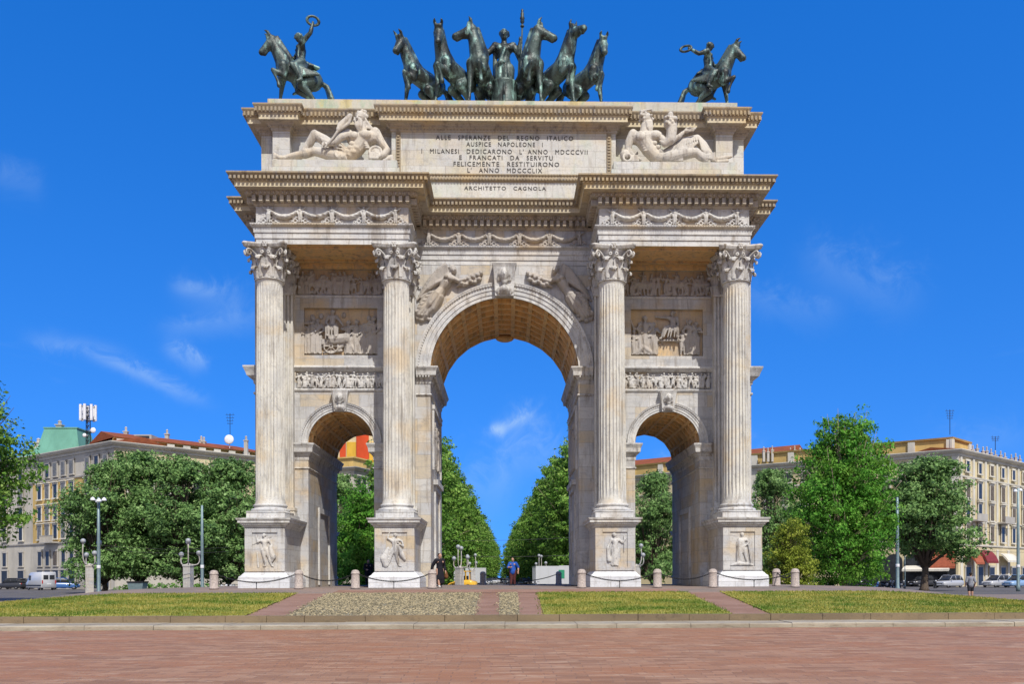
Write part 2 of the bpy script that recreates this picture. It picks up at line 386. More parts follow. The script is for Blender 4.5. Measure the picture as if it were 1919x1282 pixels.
# ---------------------------------------------------------------- figures (all organic shapes)
def figure(b, T, pose=None, robe=0, s=1.0, fl=None, hair=1, beard=0, female=0, nose=1, folds=5, fingers=0, rnd=None):
    """human body of unit height in local axes: x to its left-right, -y forwards, z up; T maps local to world"""
    J = dict(head=(0,-.012,.93), neck=(0,0,.85), chest=(0,0,.735), waist=(0,0,.62), pel=(0,0,.53),
             sl=(-.112,0,.805), sr=(.112,0,.805), el=(-.15,.01,.63), er=(.15,.01,.63), wl=(-.165,-.03,.485), wr=(.165,-.03,.485),
             hl=(-.055,0,.51), hr=(.055,0,.51), kl=(-.062,-.015,.28), kr=(.062,-.015,.28), al=(-.065,.01,.045), ar=(.065,.01,.045),
             tl=(-.08,-.085,.018), tr=(.08,-.085,.018))
    if pose: J.update(pose)
    P = {k: T @ Vector(v) for k, v in J.items()}
    def rr(*a): return [x*s for x in a]
    hd = P['head']; up = (hd-P['neck']).normalized()
    b.cap([P['neck']-up*.02*s, P['neck'], hd-up*.01*s], rr(.045,.036,.034), 8)
    b.ell(hd+up*.012*s, rr(.054,.064,.070), T.to_3x3().normalized(), 12, 9)
    fw = (T.to_3x3() @ Vector((0,-1,0))).normalized()
    if 'face' in J: fw = (T.to_3x3() @ Vector(J['face'])).normalized()
    sd = up.cross(fw).normalized()
    b.ell(hd+fw*.022*s-up*.032*s, rr(.038,.038,.040), None, 8, 6)                       # jaw
    if nose:
        b.cap([hd+fw*.052*s+up*.012*s, hd+fw*.075*s-up*.014*s], rr(.009,.013), 6)
        b.cap([hd+fw*.052*s+up*.020*s+sd*.028*s, hd+fw*.058*s+up*.022*s, hd+fw*.052*s+up*.020*s-sd*.028*s], rr(.010,.010,.010), 6)
        b.ell(hd+fw*.052*s-up*.038*s, rr(.016,.012,.009), None, 6, 5)
    if hair:
        for i in range(14):
            a = i*2.4; q = .25+.75*((i*7) % 10)/10
            b.ell(hd+up*.05*s*q-fw*.022*s+(sd*math.cos(a)+fw*math.sin(a)*.7)*.048*s, .026*s, None, 6, 5)
    if beard:
        for i in range(9):
            b.cap([hd+fw*.045*s-up*.05*s+sd*(i-4)*.010*s, hd+fw*.05*s-up*(.10+.02*((i*3) % 4))*s+sd*(i-4)*.008*s], rr(.018,.010), 6)
    b.cap([P['chest'], P['waist'], P['pel']], rr(.085,.070 if female else .078,.088), 10)
    b.cap([P['sl'], P['chest'], P['sr']], rr(.050,.080,.050), 10)
    b.cap([P['neck']-up*.01*s, P['chest']], rr(.042,.06), 8)
    pr = fw*.045*s
    for q in ('sl','sr'): b.ell(P['chest'].lerp(P[q],.48)+pr-up*(.012 if female else 0)*s, rr(.048,.040,.040), None, 8, 6)
    for a_, e_, w_ in (('sl','el','wl'),('sr','er','wr')):
        b.cap([P[a_], P[a_].lerp(P[e_],.45), P[e_]], rr(.047,.042,.033), 8)
        b.cap([P[e_], P[e_].lerp(P[w_],.35), P[w_]], rr(.034,.036,.023), 8)
        d = (P[w_]-P[e_]).normalized(); o1 = d.orthogonal().normalized()
        b.ell(P[w_]+d*.035*s, rr(.024,.020,.034), None, 8, 6)
        if fingers:
            o2 = d.cross(o1)
            for k in range(4):
                q = P[w_]+d*.055*s+o1*(k-1.5)*.014*s
                b.cap([q, q+d*.030*s+o2*.006*s, q+d*(.048-.004*abs(k-1.5))*s+o2*.018*s], rr(.009,.008,.007), 6)
            b.cap([P[w_]+d*.02*s+o1*.02*s, P[w_]+d*.045*s+o1*.040*s], rr(.011,.008), 6)
    for h_, k_, a_, t_ in (('hl','kl','al','tl'),('hr','kr','ar','tr')):
        b.cap([P[h_], P[h_].lerp(P[k_],.4), P[k_]], rr(.080,.072,.050), 8)
        b.cap([P[k_], P[k_].lerp(P[a_],.33), P[a_]], rr(.048,.052,.028), 8)
        b.cap([P[a_]-up*0, P[t_]], rr(.030,.022), 8)
    if robe:
        hz = (P['al']+P['ar'])*.5 if 'hem' not in J else P['hem']
        for k in range(folds*2):
            a = 2*PI*k/(folds*2); c, d_ = math.cos(a), math.sin(a)
            vx = (T.to_3x3() @ Vector((c, d_*.85, 0)))
            ko = 1.0 if k % 2 else .74
            b.cap([P['pel']+up*.09*s+vx*.055, P['pel']-up*.02*s+vx*.080*ko, (P['kl']+P['kr'])*.5+vx*.095*ko, hz+vx*.115*ko], rr(.024,.028,.025,.030), 6)
        b.cap([P['pel'], (P['kl']+P['kr'])*.5, hz+up*.03*s], rr(.085,.08,.075), 10)
        for k in range(4):
            t = k/3.0
            b.cap([P['sl'].lerp(P['sr'],t)+up*.01*s+fw*.02*s, P['chest']+fw*.085*s+sd*(.5-t)*.05*s-up*.03*s*k, P['pel'].lerp(P['hl'],1-t)+fw*.08*s+up*.04*s], rr(.016,.018,.02), 6)
    return P

def TM(origin, s, rz=0.0, fy=1.0, fx=1.0):
    return Matrix.Translation(Vector(origin)) @ Matrix.Rotation(rz, 4, 'Z') @ Matrix.Diagonal((s*fx, s*fy, s, 1))

def flatten(b, y0, k):
    """squash what was collected towards the plane y = y0 (a carved relief)"""
    b.v = [(x, y0+(y-y0)*k, z) for x, y, z in b.v]; return b

def crowd(b, x0, x1, z0, z1, n, y, seed, h=(.80,.95), robes=.5):
    rd = random.Random(seed)
    for i in range(n):
        x = x0+(x1-x0)*(i+.5)/n+rd.uniform(-.25,.25)*(x1-x0)/n
        s = (z1-z0)*rd.uniform(*h)
        lean = rd.uniform(-.12,.12)
        ps = {}
        for q, sg in (('l',-1),('r',1)):
            if rd.random() < .55:
                ps['e'+q] = (sg*rd.uniform(.16,.24), -.05, rd.uniform(.66,.82)); ps['w'+q] = (sg*rd.uniform(.1,.36), -.09, rd.uniform(.6,.98))
            ps['k'+q] = (sg*.07+rd.uniform(-.06,.06), -.03, .28); ps['a'+q] = (sg*.1+rd.uniform(-.1,.1), 0, .04); ps['t'+q] = (ps['a'+q][0]+sg*.07, -.04, .02)
        ps['head'] = (lean, -.03, .93); ps['neck'] = (lean*.7, 0, .85)
        ps['face'] = (rd.uniform(-.9,.9), -1, 0)
        figure(b, TM((x, y-.03-(i % 2)*.03, z0), s, 0, 1.0), ps, robe=rd.random() < robes, s=s, nose=0, hair=1, folds=4)

# ---------------------------------------------------------------- THE ARCH
ARCH = empty('triumphal_arch', 'monumental white marble triumphal arch with three openings and four fluted columns', 'arch')
A, D = 12.8, 7.9                      # half width and depth of the body
BX0, BX1, BF = 4.63, 11.95, -2.9      # the projecting bays over the column pairs
CR, CZ = 3.83, 11.10                  # central opening
SX, SR, SZ = 8.42, 1.68, 7.40         # side openings
COLX = (-11.46, -5.29, 5.29, 11.46)

def facade(mb, y, x0, x1, z0, z1, holes, flip=False):
    xs = sorted({x0, x1, *[h[0] for h in holes], *[h[1] for h in holes]}); zs = sorted({z0, z1, *[h[2] for h in holes], *[h[3] for h in holes]})
    for i in range(len(xs)-1):
        for j in range(len(zs)-1):
            cx, cz = (xs[i]+xs[i+1])/2, (zs[j]+zs[j+1])/2
            if any(h[0] < cx < h[1] and h[2] < cz < h[3] for h in holes): continue
            q = [(xs[i],y,zs[j]),(xs[i+1],y,zs[j]),(xs[i+1],y,zs[j+1]),(xs[i],y,zs[j+1])]
            mb.quad(*(q[::-1] if flip else q))
    for h in holes:
        if len(h) > 4 and h[4]:
            a, c, e, f, d = h; y2 = y+d
            mb.quad((a,y,e),(a,y2,e),(a,y2,f),(a,y,f)); mb.quad((c,y,e),(c,y,f),(c,y2,f),(c,y2,e))
            mb.quad((a,y,e),(c,y,e),(c,y2,e),(a,y2,e)); mb.quad((a,y,f),(a,y2,f),(c,y2,f),(c,y,f))
            mb.quad((a,y2,e),(c,y2,e),(c,y2,f),(a,y2,f))
def arch_fill(mb, y, cx, r, zc, top, n=40):
    for i in range(n):
        a, c = PI-PI*i/n, PI-PI*(i+1)/n
        p, q = (cx+r*math.cos(a), zc+r*math.sin(a)), (cx+r*math.cos(c), zc+r*math.sin(c))
        mb.quad((p[0],y,p[1]),(q[0],y,q[1]),(q[0],y,top),(p[0],y,top))

PANELS = [(-10.30,-6.55,11.95,14.38,0.22), (6.55,10.30,11.95,14.38,0.22)]
FRZ = [(-10.72,-6.05,15.05,16.38,0.16), (6.05,10.72,15.05,16.38,0.16)]
BND = [(-10.72,-6.05,10.24,11.10,0.12), (6.05,10.72,10.24,11.10,0.12)]
w = MB()
for y, fr in ((0.0, True), (D, False)):
    hs_ = [(-CR,CR,0,CZ+CR), (-SX-SR,-SX+SR,0,SZ+SR), (SX-SR,SX+SR,0,SZ+SR)]
    if fr: hs_ += PANELS+FRZ+BND
    facade(w, y, -A, A, 0, 16.62, hs_)
    arch_fill(w, y, 0, CR, CZ, CZ+CR, 56)
    for sx in (-SX, SX): arch_fill(w, y, sx, SR, SZ, SZ+SR, 32)
for x in (-A, A): w.quad((x,0,0),(x,D,0),(x,D,16.62),(x,0,16.62))
for x in (-CR, CR): w.quad((x,0,0),(x,D,0),(x,D,CZ),(x,0,CZ))
for sx in (-SX, SX):
    for x in (sx-SR, sx+SR): w.quad((x,0,0),(x,D,0),(x,D,SZ),(x,0,SZ))
w.build('wall', M['wall'], ARCH)

# pilaster strips behind the columns, fluted
for yy, sg in ((0.0, -1), (D, 1)):
    for cx in COLX:
        p = MB(); n = 7; x0 = cx-.68; st = 1.36/(n*2+1)
        p.box(cx-.68, cx+.68, yy, yy+sg*.34, 3.4, 16.6)
        for i in range(n+1): p.box(x0+st*2*i, x0+st*2*i+st, yy+sg*.34, yy+sg*.42, 4.3, 14.9)
        p.box(cx-.70, cx+.70, yy+sg*.34, yy+sg*.44, 3.62, 4.3); p.box(cx-.72, cx+.72, yy, yy+sg*.46, 14.9, 15.02)
        for k, (o, za, zb) in enumerate(((.12,3.62,3.82),(.06,3.82,3.92),(.10,3.92,4.06))): p.box(cx-.70-o, cx+.70+o, yy, yy+sg*(.46+o), za, zb)
        p.build('pilaster', M['shaft'], ARCH)

# plain stone courses, impost bands, necking
IMP = [(0,0),(.03,.02),(.05,.10),(.05,.22),(.10,.25),(.16,.36),(.18,.40),(.30,.42),(.32,.62),(.36,.70),(.42,.80),(.42,.86),(0,.93)]
SIMP = [(o*.85, z*1.0) for o, z in IMP]
for sg in (-1, 1):
    def pth(pts): return pts if sg < 0 else [(-x, y) for x, y in pts][::-1]
    for z0, pr, xe, xi in ((10.46, IMP, 4.55, CR), ):
        for pp in ([(-xe,0),(-xi,0),(-xi,D),(-xe,D)],):
            ib = MB(); ib.sweep(pth(pp), pr, False, z0); ib.sweep(pth(pp), [(0,-.62),(.05,-.6),(.09,-.55),(.05,-.5),(0,-.48)], False, z0)
            y = .06
            while y < D-.1: ib.box(sg*(CR-.17), sg*(CR-.29), y, y+.1, 10.78, 10.87); y += .2
            x = CR+.02
            while x < 4.5: ib.box(sg*x, sg*(x+.07), -.29, -.17, 10.78, 10.87); x += .15
            ib.build('impost', M['carve'], ARCH)
    for pp in ([(-10.80,0),(-SX-SR,0),(-SX-SR,D),(-10.80,D)], [(-SX+SR,D),(-SX+SR,0),(-5.97,0)]):
        if sg > 0 or True:
            ib = MB(); ib.sweep(pth(pp), SIMP, False, 6.52); ib.sweep(pth(pp), [(0,-.45),(.04,-.43),(.07,-.39),(.04,-.35),(0,-.33)], False, 6.52); ib.build('impost', M['carve'], ARCH)
# bands on the side bays and flanks
def course(pts, prof, mat, z=0.0): q_ = MB(); q_.sweep(pts, prof, False, z); q_.build('string_course', M[mat], ARCH)
for sg in (-1, 1):
    def X(a, c): return (sg*a, sg*c) if sg > 0 else (-c, -a)
    a, c = X(4.61, 12.14) if False else X(5.97, 10.78)
    course([(a,0),(c,0)], [(0,11.12),(.05,11.14),(.10,11.2),(.18,11.28),(.18,11.34),(0,11.42)], 'plain')
    course([(a,0),(c,0)], [(0,10.06),(.05,10.08),(.09,10.14),(.09,10.2),(0,10.24)], 'plain')
    course([(a,0),(c,0)], [(0,14.92),(.03,14.93),(.05,15.0),(0,15.05)], 'plain')
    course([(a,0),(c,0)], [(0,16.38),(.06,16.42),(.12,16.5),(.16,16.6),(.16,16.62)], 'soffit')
    # flank impost: runs round the outer corner of the body
    q = [(12.15,0),(A,0),(A,D),(12.15,D)]
    q = q if sg > 0 else [(-x,y) for x,y in q][::-1]
    course(q, [(0,0),(.06,.05),(.08,.22),(.2,.3),(.34,.42),(.4,.6),(.5,.82),(.5,.9),(0,1.0)], 'plain', 10.42)
    course(q, [(0,0),(.05,.02),(.08,.08),(.05,.14),(0,.16)], 'plain', 9.9)
    course(q, [(0,0),(.5,0),(.5,.42),(.42,.5),(.3,.6),(0,.7)], 'plain', 0.0)

# archivolts
av = MB()
av.ring(0, CZ, [(CR,0),(CR,-.06),(CR+.17,-.06),(CR+.18,-.10),(CR+.38,-.10),(CR+.39,-.14),(CR+.56,-.14),(CR+.60,-.19),(CR+.72,-.24),(CR+.76,-.24),(CR+.78,0)], n=72)
for i in range(96):
    a = PI*(i+.5)/96; r = CR+.62; av.ell((r*math.cos(a), -.19, CZ+r*math.sin(a)), (.055,.05,.055), None, 6, 4)
av.build('archivolt', M['plain'], ARCH); av = MB()
av.ring(0, CZ, [(CR,D),(CR,D+.06),(CR+.38,D+.1),(CR+.76,D+.2),(CR+.78,D)], n=48); av.build('archivolt', M['plain'], ARCH)
for sx in (-SX, SX):
    av = MB(); av.ring(sx, SZ, [(SR,0),(SR,-.05),(SR+.10,-.05),(SR+.11,-.08),(SR+.22,-.08),(SR+.23,-.11),(SR+.30,-.11),(SR+.34,-.16),(SR+.42,-.2),(SR+.44,0)], n=44)
    for i in range(56):
        a = PI*(i+.5)/56; r = SR+.345; av.ell((sx+r*math.cos(a), -.15, SZ+r*math.sin(a)), (.036,.035,.036), None, 6, 4)
    av.build('archivolt', M['plain'], ARCH); av = MB(); av.ring(sx, SZ, [(SR,D),(SR,D+.06),(SR+.42,D+.15),(SR+.44,D)], n=32); av.build('archivolt', M['plain'], ARCH)

# coffered barrel vaults
def vault(mb, cx, zc, r, y0, y1, na, ny, dep, dec):
    def P(a, y, q): return (cx+(r+q)*math.cos(a), y, zc+(r+q)*math.sin(a))
    for i in range(na):
        for j in range(ny):
            a0, a1 = PI*i/na, PI*(i+1)/na; b0, b1 = y0+(y1-y0)*j/ny, y0+(y1-y0)*(j+1)/ny
            def rect(m, q):
                da, db = (a1-a0)*m, (b1-b0)*m
                return [P(a0+da,b0+db,q),P(a1-da,b0+db,q),P(a1-da,b1-db,q),P(a0+da,b1-db,q)]
            lv = [rect(0,0),rect(.12,0),rect(.125,dep*.45),rect(.20,dep*.45),rect(.205,dep)]
            for u, v in zip(lv, lv[1:]):
                for k in range(4):
                    kk = (k+1) % 4; mb.quad(u[k],u[kk],v[kk],v[k])
            mb.quad(*lv[-1])
            am, bm = (a0+a1)/2, (b0+b1)/2; sz = (b1-b0)*dec
            for k in range(6):
                t = 2*PI*k/6
                mb.ell(P(am+math.cos(t)*sz*.75/r, bm+math.sin(t)*sz*.75, dep-.05), sz*.42, None, 5, 4)
            mb.ell(P(am, bm, dep-.10), sz*.55, None, 6, 4)
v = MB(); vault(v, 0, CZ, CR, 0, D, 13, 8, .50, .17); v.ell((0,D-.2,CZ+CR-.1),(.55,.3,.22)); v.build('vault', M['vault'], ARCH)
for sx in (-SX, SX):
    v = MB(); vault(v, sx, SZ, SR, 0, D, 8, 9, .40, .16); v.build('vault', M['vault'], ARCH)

# framed doors and panels in the passages
for sg in (-1, 1):
    x = sg*CR; fp = MB()
    def bx(d, y0, y1, z0, z1): fp.box(x, x-sg*d, y0, y1, z0, z1)
    bx(.10, 1.4, 6.5, 0.05, .5)
    for (y0, y1, z0, z1, wd) in ((2.2,5.7,.5,5.2,.28), (1.2,6.7,6.2,9.4,.22)):
        if z0 > 6: fp.build('door_frame', M['plain'], ARCH); fp = MB()
        bx(.10,y0,y0+wd,z0,z1); bx(.10,y1-wd,y1,z0,z1); bx(.13,y0-.05,y1+.05,z1,z1+wd)
    fp.build('panel_frame', M['plain'], ARCH); fp = MB(); bx(.24,1.9,6.0,5.48,5.75); fp.build('door_hood', M['plain'], ARCH)
    for s2, xx in ((sg, SX-SR), (sg, SX+SR)):
        fp = MB(); dd = .08 if xx < SX else -.08
        for (y0,y1,z0,z1) in ((2.4,2.65,.1,4.0),(5.2,5.45,.1,4.0),(2.4,5.45,4.0,4.3)): fp.box(s2*xx, s2*(xx+dd), y0, y1, z0, z1)
        fp.build('door_frame', M['plain'], ARCH)
# (the passage relief is built facing -y and turned on to each inner wall)
for sg in (-1, 1):
    b = MB(); crowd(b, -2.4, 2.4, 6.35, 9.2, 6, 0, 45+sg); flatten(b, 0, .5)
    b.xf(Matrix.Translation((sg*CR, 3.95, 0)) @ Matrix.Rotation(-sg*R(90), 4, 'Z'))
    b.organic('relief_panel', M['relief'], ARCH, .06, 1)

# ---- pedestals
def pedestal(cx, fy):
    sg = -1 if fy < 0 else 1; y0 = 0 if sg < 0 else D; yf = y0+sg*(3.3 if sg < 0 else 2.3); HW, PW = (.95, 1.22) if sg < 0 else (.70, .92)
    ped = empty('pedestal', None, None); ped.parent = ARCH
    def path(wd, ex=0.0):
        a = [(cx-wd, y0), (cx-wd, yf-sg*-ex), (cx+wd, yf-sg*-ex), (cx+wd, y0)]
        return a if sg < 0 else a[::-1]
    b = MB(); b.box(cx-PW, cx+PW, y0, yf+sg*.25, 0, .47); b.build('plinth', M['white'], ped)
    b = MB()
    b.sweep(path(HW), [(.26,.47),(.24,.55),(.14,.62),(.10,.68),(.02,.75),(0,.78)], False)
    b.build('base_moulding', M['white'], ped)
    b = MB()
    b.sweep(path(HW), [(0,.74),(0,2.9)], False)
    # raised frame round the front panel
    for (xa,xb,za,zb) in () if sg > 0 else ((-.95,-.60,.8,2.86),(.60,.95,.8,2.86),(-.60,.60,2.66,2.86),(-.60,.60,.8,.98)):
        b.box(cx+xa+.003, cx+xb-.003, yf, yf+sg*.06, za, zb)
    b.build('die', M['wall'], ped)
    b = MB()
    b.sweep(path(HW), [(0,2.86),(.05,2.9),(.08,2.98),(.14,3.0),(.20,3.1),(.28,3.12),(.28,3.22),(.33,3.26),(.35,3.34),(-.3,3.36)], False)
    b.box(cx-HW-.05, cx+HW+.05, y0, yf+sg*.2, 3.2, 3.355)
    # stylobate
    b.box(cx-.92, cx+.92, y0+sg*.0, y0+sg*(3.17 if sg < 0 else 2.17), 3.35, 3.62) if sg < 0 else b.box(cx-.72, cx+.72, y0, yf, 3.35, 3.62)
    for k in range(22 if sg < 0 else 0):
        b.box(cx-1.02+k*.095, cx-.97+k*.095, yf+sg*.15, yf+sg*.21, 3.02, 3.09)
    b.build('cornice', M['plain'], ped)
    return ped
PED = {}
for cx in COLX: PED[cx] = pedestal(cx, -1); pedestal(cx, 1)

# carved figures on the four front pedestals
def pfig(cx, pose, robe, extra, k):
    b = MB(); yf = -3.3
    figure(b, TM((cx, yf-.02, 1.0), 1.62, 0, .75), pose, robe=robe, s=1.5, beard=0, folds=5)
    extra(b, cx, yf-.06)
    flatten(b, yf, .8).organic('relief_figure', M['carve'], PED[cx], .028, 2)
pfig(COLX[0], dict(kl=(-.02,-.02,.28),al=(.02,0,.04),tl=(-.05,-.05,.02),kr=(.12,-.02,.28),ar=(.2,0,.04),tr=(.26,-.04,.02),el=(-.2,-.04,.74),wl=(-.24,-.05,.9),er=(.2,0,.66),wr=(.22,-.05,.52),head=(-.02,-.02,.93),face=(-.8,-1,0)), 0,
     lambda b, c, y: (b.cap([(c-.62,y,2.1),(c+.35,y,2.5)], .025, 6), b.cap([(c+.25,y,1.95),(c+.4,y,1.5),(c+.35,y,1.3)], (.1,.14,.06), 8), b.cap([(c-.3,y,1.0),(c-.36,y,1.7)], (.06,.04), 6)), 0)
pfig(COLX[1], dict(kl=(-.12,-.02,.28),al=(-.2,0,.04),tl=(-.28,-.05,.02),kr=(.06,-.02,.3),ar=(.12,0,.04),tr=(.2,-.04,.02),el=(-.2,-.04,.84),wl=(-.16,-.05,.98),er=(.22,0,.76),wr=(.26,-.05,.64),head=(.03,-.02,.93),face=(.8,-1,0)), 0,
     lambda b, c, y: (b.cap([(c-.1,y,2.4),(c+.42,y,1.95)], .035, 6), b.cap([(c-.3,y,1.9),(c-.5,y,1.4),(c-.42,y,1.1)], (.08,.2,.14), 8), b.cap([(c+.15,y,2.0),(c+.36,y,1.6),(c+.5,y,1.35)], (.08,.13,.06), 8)), 1)
pfig(COLX[2], dict(head=(-.02,-.02,.93),er=(.22,-.02,.7),wr=(.3,-.05,.8),el=(-.17,0,.65),wl=(-.22,-.05,.55),face=(.6,-1,0)), 1,
     lambda b, c, y: (b.cap([(c+.44,y,1.7),(c+.44,y,2.5)], .03, 6), b.cap([(c-.35,y,1.9),(c-.3,y,1.3)], (.06,.1), 8)), 2)
pfig(COLX[3], dict(er=(.2,0,.7),wr=(.1,-.06,.62),el=(-.17,0,.65),wl=(-.14,-.05,.5),kr=(.1,0,.28),ar=(.18,0,.04),tr=(.25,-.04,.02),face=(.3,-1,0)), 0,
     lambda b, c, y: (b.cap([(c-.12,y,2.2),(c-.2,y,1.6),(c-.25,y,1.15)], (.13,.12,.06), 8), b.cap([(c+.3,y,2.0),(c+.4,y,1.2)], (.05,.03), 6), b.cap([(c-.55,y,1.04),(c-.2,y,1.12),(c+.5,y,1.05)], (.05,.1,.06), 8)), 3)

# ---- columns
def shaft_mesh():
    nf, k = 24, 6; n = nf*k
    prof = [0, .02, .05, .09, .2, .35, .5, .65, .8, .93, .965, .985, 1.0]
    z0, z1, rl, ru = 4.06, 14.95, .69, .61
    vs = []; fs = []
    for t in prof:
        r = rl+(ru-rl)*(t**1.35)
        if t == 0: r += .05
        if t == 1: r += .05
        dp = 0 if t < .03 or t > .975 else (.5 if t < .06 or t > .95 else 1)
        for i in range(n):
            u = (i % k)/k
            q = 0 if i % k == 0 or i % k == 1 else (.9, 1.0, 1.0, .9)[i % k-2]
            a = 2*PI*(i/n); rr_ = r*(1-.13*dp*q); vs.append((rr_*math.cos(a), rr_*math.sin(a), z0+(z1-z0)*t))
    for j in range(len(prof)-1):
        for i in range(n): q = (i+1) % n; fs.append((j*n+i, j*n+q, (j+1)*n+q, (j+1)*n+i))
    return MB().add(vs, fs).mesh('shaft')
def capital_mesh():
    b = MB(); H = 1.62
    b.lathe([(.60,0),(.60,.5),(.62,.9),(.72,1.2),(.86,1.38),(.86,1.42)], 32, cap=False)
    b.torus((0,0,.0), .66, .06, None, 32, 8)
    def leaf(ang, z0, h, wd, cur, r0):
        ca, sa = math.cos(ang), math.sin(ang); pts = []
        for t in np.linspace(0, 1, 11):
            if t <= .62: r = r0+.05+.09*(t/.62)**2; z = z0+h*t/.62
            else:
                ps = (t-.62)/.38*R(215); r = r0+.14+cur-cur*math.cos(ps); z = z0+h+cur*math.sin(ps)
            pts.append((r, z, wd*(.72+.32*math.sin(PI*min(1, t*1.15)))*(1 if t < .8 else 1-(t-.8)*2.2)))
        vs = []; fs = []; U = (-1,-.72,-.4,0,.4,.72,1)
        for i, (r, z, wq) in enumerate(pts):
            lob = 1.0+.16*math.sin(i*2.4)
            for u in U:
                rr_ = r+.075*(1-abs(u))-.035*(abs(u) > .6)+(.03 if abs(u) in (.4,) else 0)
                x = wq*u*lob*.5; vs.append((rr_*ca-x*sa, rr_*sa+x*ca, z))
        m = len(U)
        for i in range(len(pts)-1):
            for j in range(m-1): fs.append((i*m+j, i*m+j+1, (i+1)*m+j+1, (i+1)*m+j))
        b.add(vs, fs)
    for i in range(8):
        leaf(2*PI*i/8, .02, .42, .50, .10, .60)
        leaf(2*PI*(i+.5)/8, .05, .86, .52, .12, .61)
        a = 2*PI*(i+.5)/8
    for i in range(4):
        a = 2*PI*(i+.5)/4; ca, sa = math.cos(a), math.sin(a)
        for off in (-.10, .10):
            pts = []; rad = []
            for t in np.linspace(0, 1, 20):
                if t < .45: u = t/.45; r = .66+.50*u**1.6; z = .80+.52*u**.8
                else:
                    ps = (t-.45)/.55*R(520); q = .17*(1-.72*(t-.45)/.55); r = 1.16+q*math.sin(ps); z = 1.15+q*math.cos(ps)
                pts.append((r*ca-off*sa*(1.6-t), r*sa+off*ca*(1.6-t), z)); rad.append(.05)
            b.tube(pts, rad, 6)
        for sg in (-1, 1):                                    # inner helices turning to the middle of each face
            a2 = 2*PI*i/4; c2, s2 = math.cos(a2), math.sin(a2); pts = []
            for t in np.linspace(0, 1, 16):
                if t < .5: u = t/.5; x = sg*(.36-.2*u); z = .85+.42*u; r = .70+.14*u
                else:
                    ps = (t-.5)/.5*R(420); q = .09*(1-.6*(t-.5)/.5); x = sg*(.16-q*math.sin(ps)); z = 1.18+q*math.cos(ps); r = .86
                pts.append((r*c2-x*s2, r*s2+x*c2, z))
            b.tube(pts, .035, 5)
        a2 = 2*PI*i/4; c2, s2 = math.cos(a2), math.sin(a2)
        for k in range(6):
            t = 2*PI*k/6; b.ell((.95*c2-.10*math.cos(t)*s2, .95*s2+.10*math.cos(t)*c2, 1.53+.10*math.sin(t)), .075, None, 6, 5)
        b.ell((.98*c2, .98*s2, 1.53), .07, None, 6, 5)
    out = []
    for i in range(4):
        a = PI/4+PI/2*i; a2 = a+PI/2; c0 = Vector((math.cos(a), math.sin(a)))*1.53; c1 = Vector((math.cos(a2), math.sin(a2)))*1.53
        d = (c1-c0).normalized(); nrm_ = Vector((d.y, -d.x)); mid = (c0+c1)/2; inw = -mid.normalized()
        for t in np.linspace(.06, .94, 9): out.append(c0.lerp(c1, t)+inw*.20*math.sin(PI*(t-.06)/.88))
    n = len(out); vs = []; fs = []
    for z, k in ((1.40,.90),(1.44,.96),(1.50,.96),(1.53,1.0),(H,1.0)):
        vs += [(p.x*k, p.y*k, z) for p in out]
    for j in range(4):
        for i in range(n): q = (i+1) % n; fs.append((j*n+i, j*n+q, (j+1)*n+q, (j+1)*n+i))
    fs.append(tuple(range(n-1,-1,-1))); fs.append(tuple(4*n+i for i in range(n)))
    b.add(vs, fs)
    return b.mesh('capital', True)
def base_mesh():
    b = MB(); b.box(-.93,.93,-.93,.93,3.62,3.70)
    b.lathe([(.90,3.70),(.93,3.76),(.90,3.84),(.80,3.87),(.76,3.90),(.76,3.93),(.80,3.96),(.82,4.0),(.80,4.05),(.76,4.07)], 40)
    return b.mesh('base', True)
SH, CAPM, BS = shaft_mesh(), capital_mesh(), base_mesh()
for me, k in ((SH,'shaft'),(CAPM,'carve'),(BS,'plain')): me.materials.append(M[k])
for fy in (-2.25, D+1.3):
    for cx in COLX:
        c = empty('column', None, None, (cx, fy, 0)); c.parent = ARCH
        for nm, me, z in (('shaft',SH,0),('capital',CAPM,14.98),('base',BS,0)):
            o = bpy.data.objects.new(nm, me); COL.objects.link(o); o.parent = c; o.location = (0,0,z)
for cx in COLX:
    o = bpy.data.objects.new('pilaster_capital', CAPM); COL.objects.link(o); o.parent = ARCH; o.location = (cx, -.05, 14.98); o.scale = (1, .5, 1)

# ---- entablature
PLAN = [(-A,0),(-BX1,0),(-BX1,BF),(-BX0,BF),(-BX0,0),(BX0,0),(BX0,BF),(BX1,BF),(BX1,0),(A,0),
        (A,D),(BX1,D),(BX1,D-BF),(BX0,D-BF),(BX0,D),(-BX0,D),(-BX0,D-BF),(-BX1,D-BF),(-BX1,D),(-A,D)]
e = MB(); e.sweep(PLAN, [(-.0,16.60),(0,16.86),(.05,16.87),(.05,17.12),(.10,17.13),(.10,17.36),(.13,17.38)])
e.build('architrave', M['plain'], ARCH)
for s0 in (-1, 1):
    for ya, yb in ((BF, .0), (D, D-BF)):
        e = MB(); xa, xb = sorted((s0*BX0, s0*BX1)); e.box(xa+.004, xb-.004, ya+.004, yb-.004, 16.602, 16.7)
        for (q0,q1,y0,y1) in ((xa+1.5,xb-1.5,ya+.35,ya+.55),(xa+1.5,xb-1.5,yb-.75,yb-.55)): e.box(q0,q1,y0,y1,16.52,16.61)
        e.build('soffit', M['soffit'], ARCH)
e = MB(); e.sweep(PLAN, [(.13,17.38),(.20,17.44),(.24,17.50),(.24,17.54),(0,17.56),(0,18.40)])
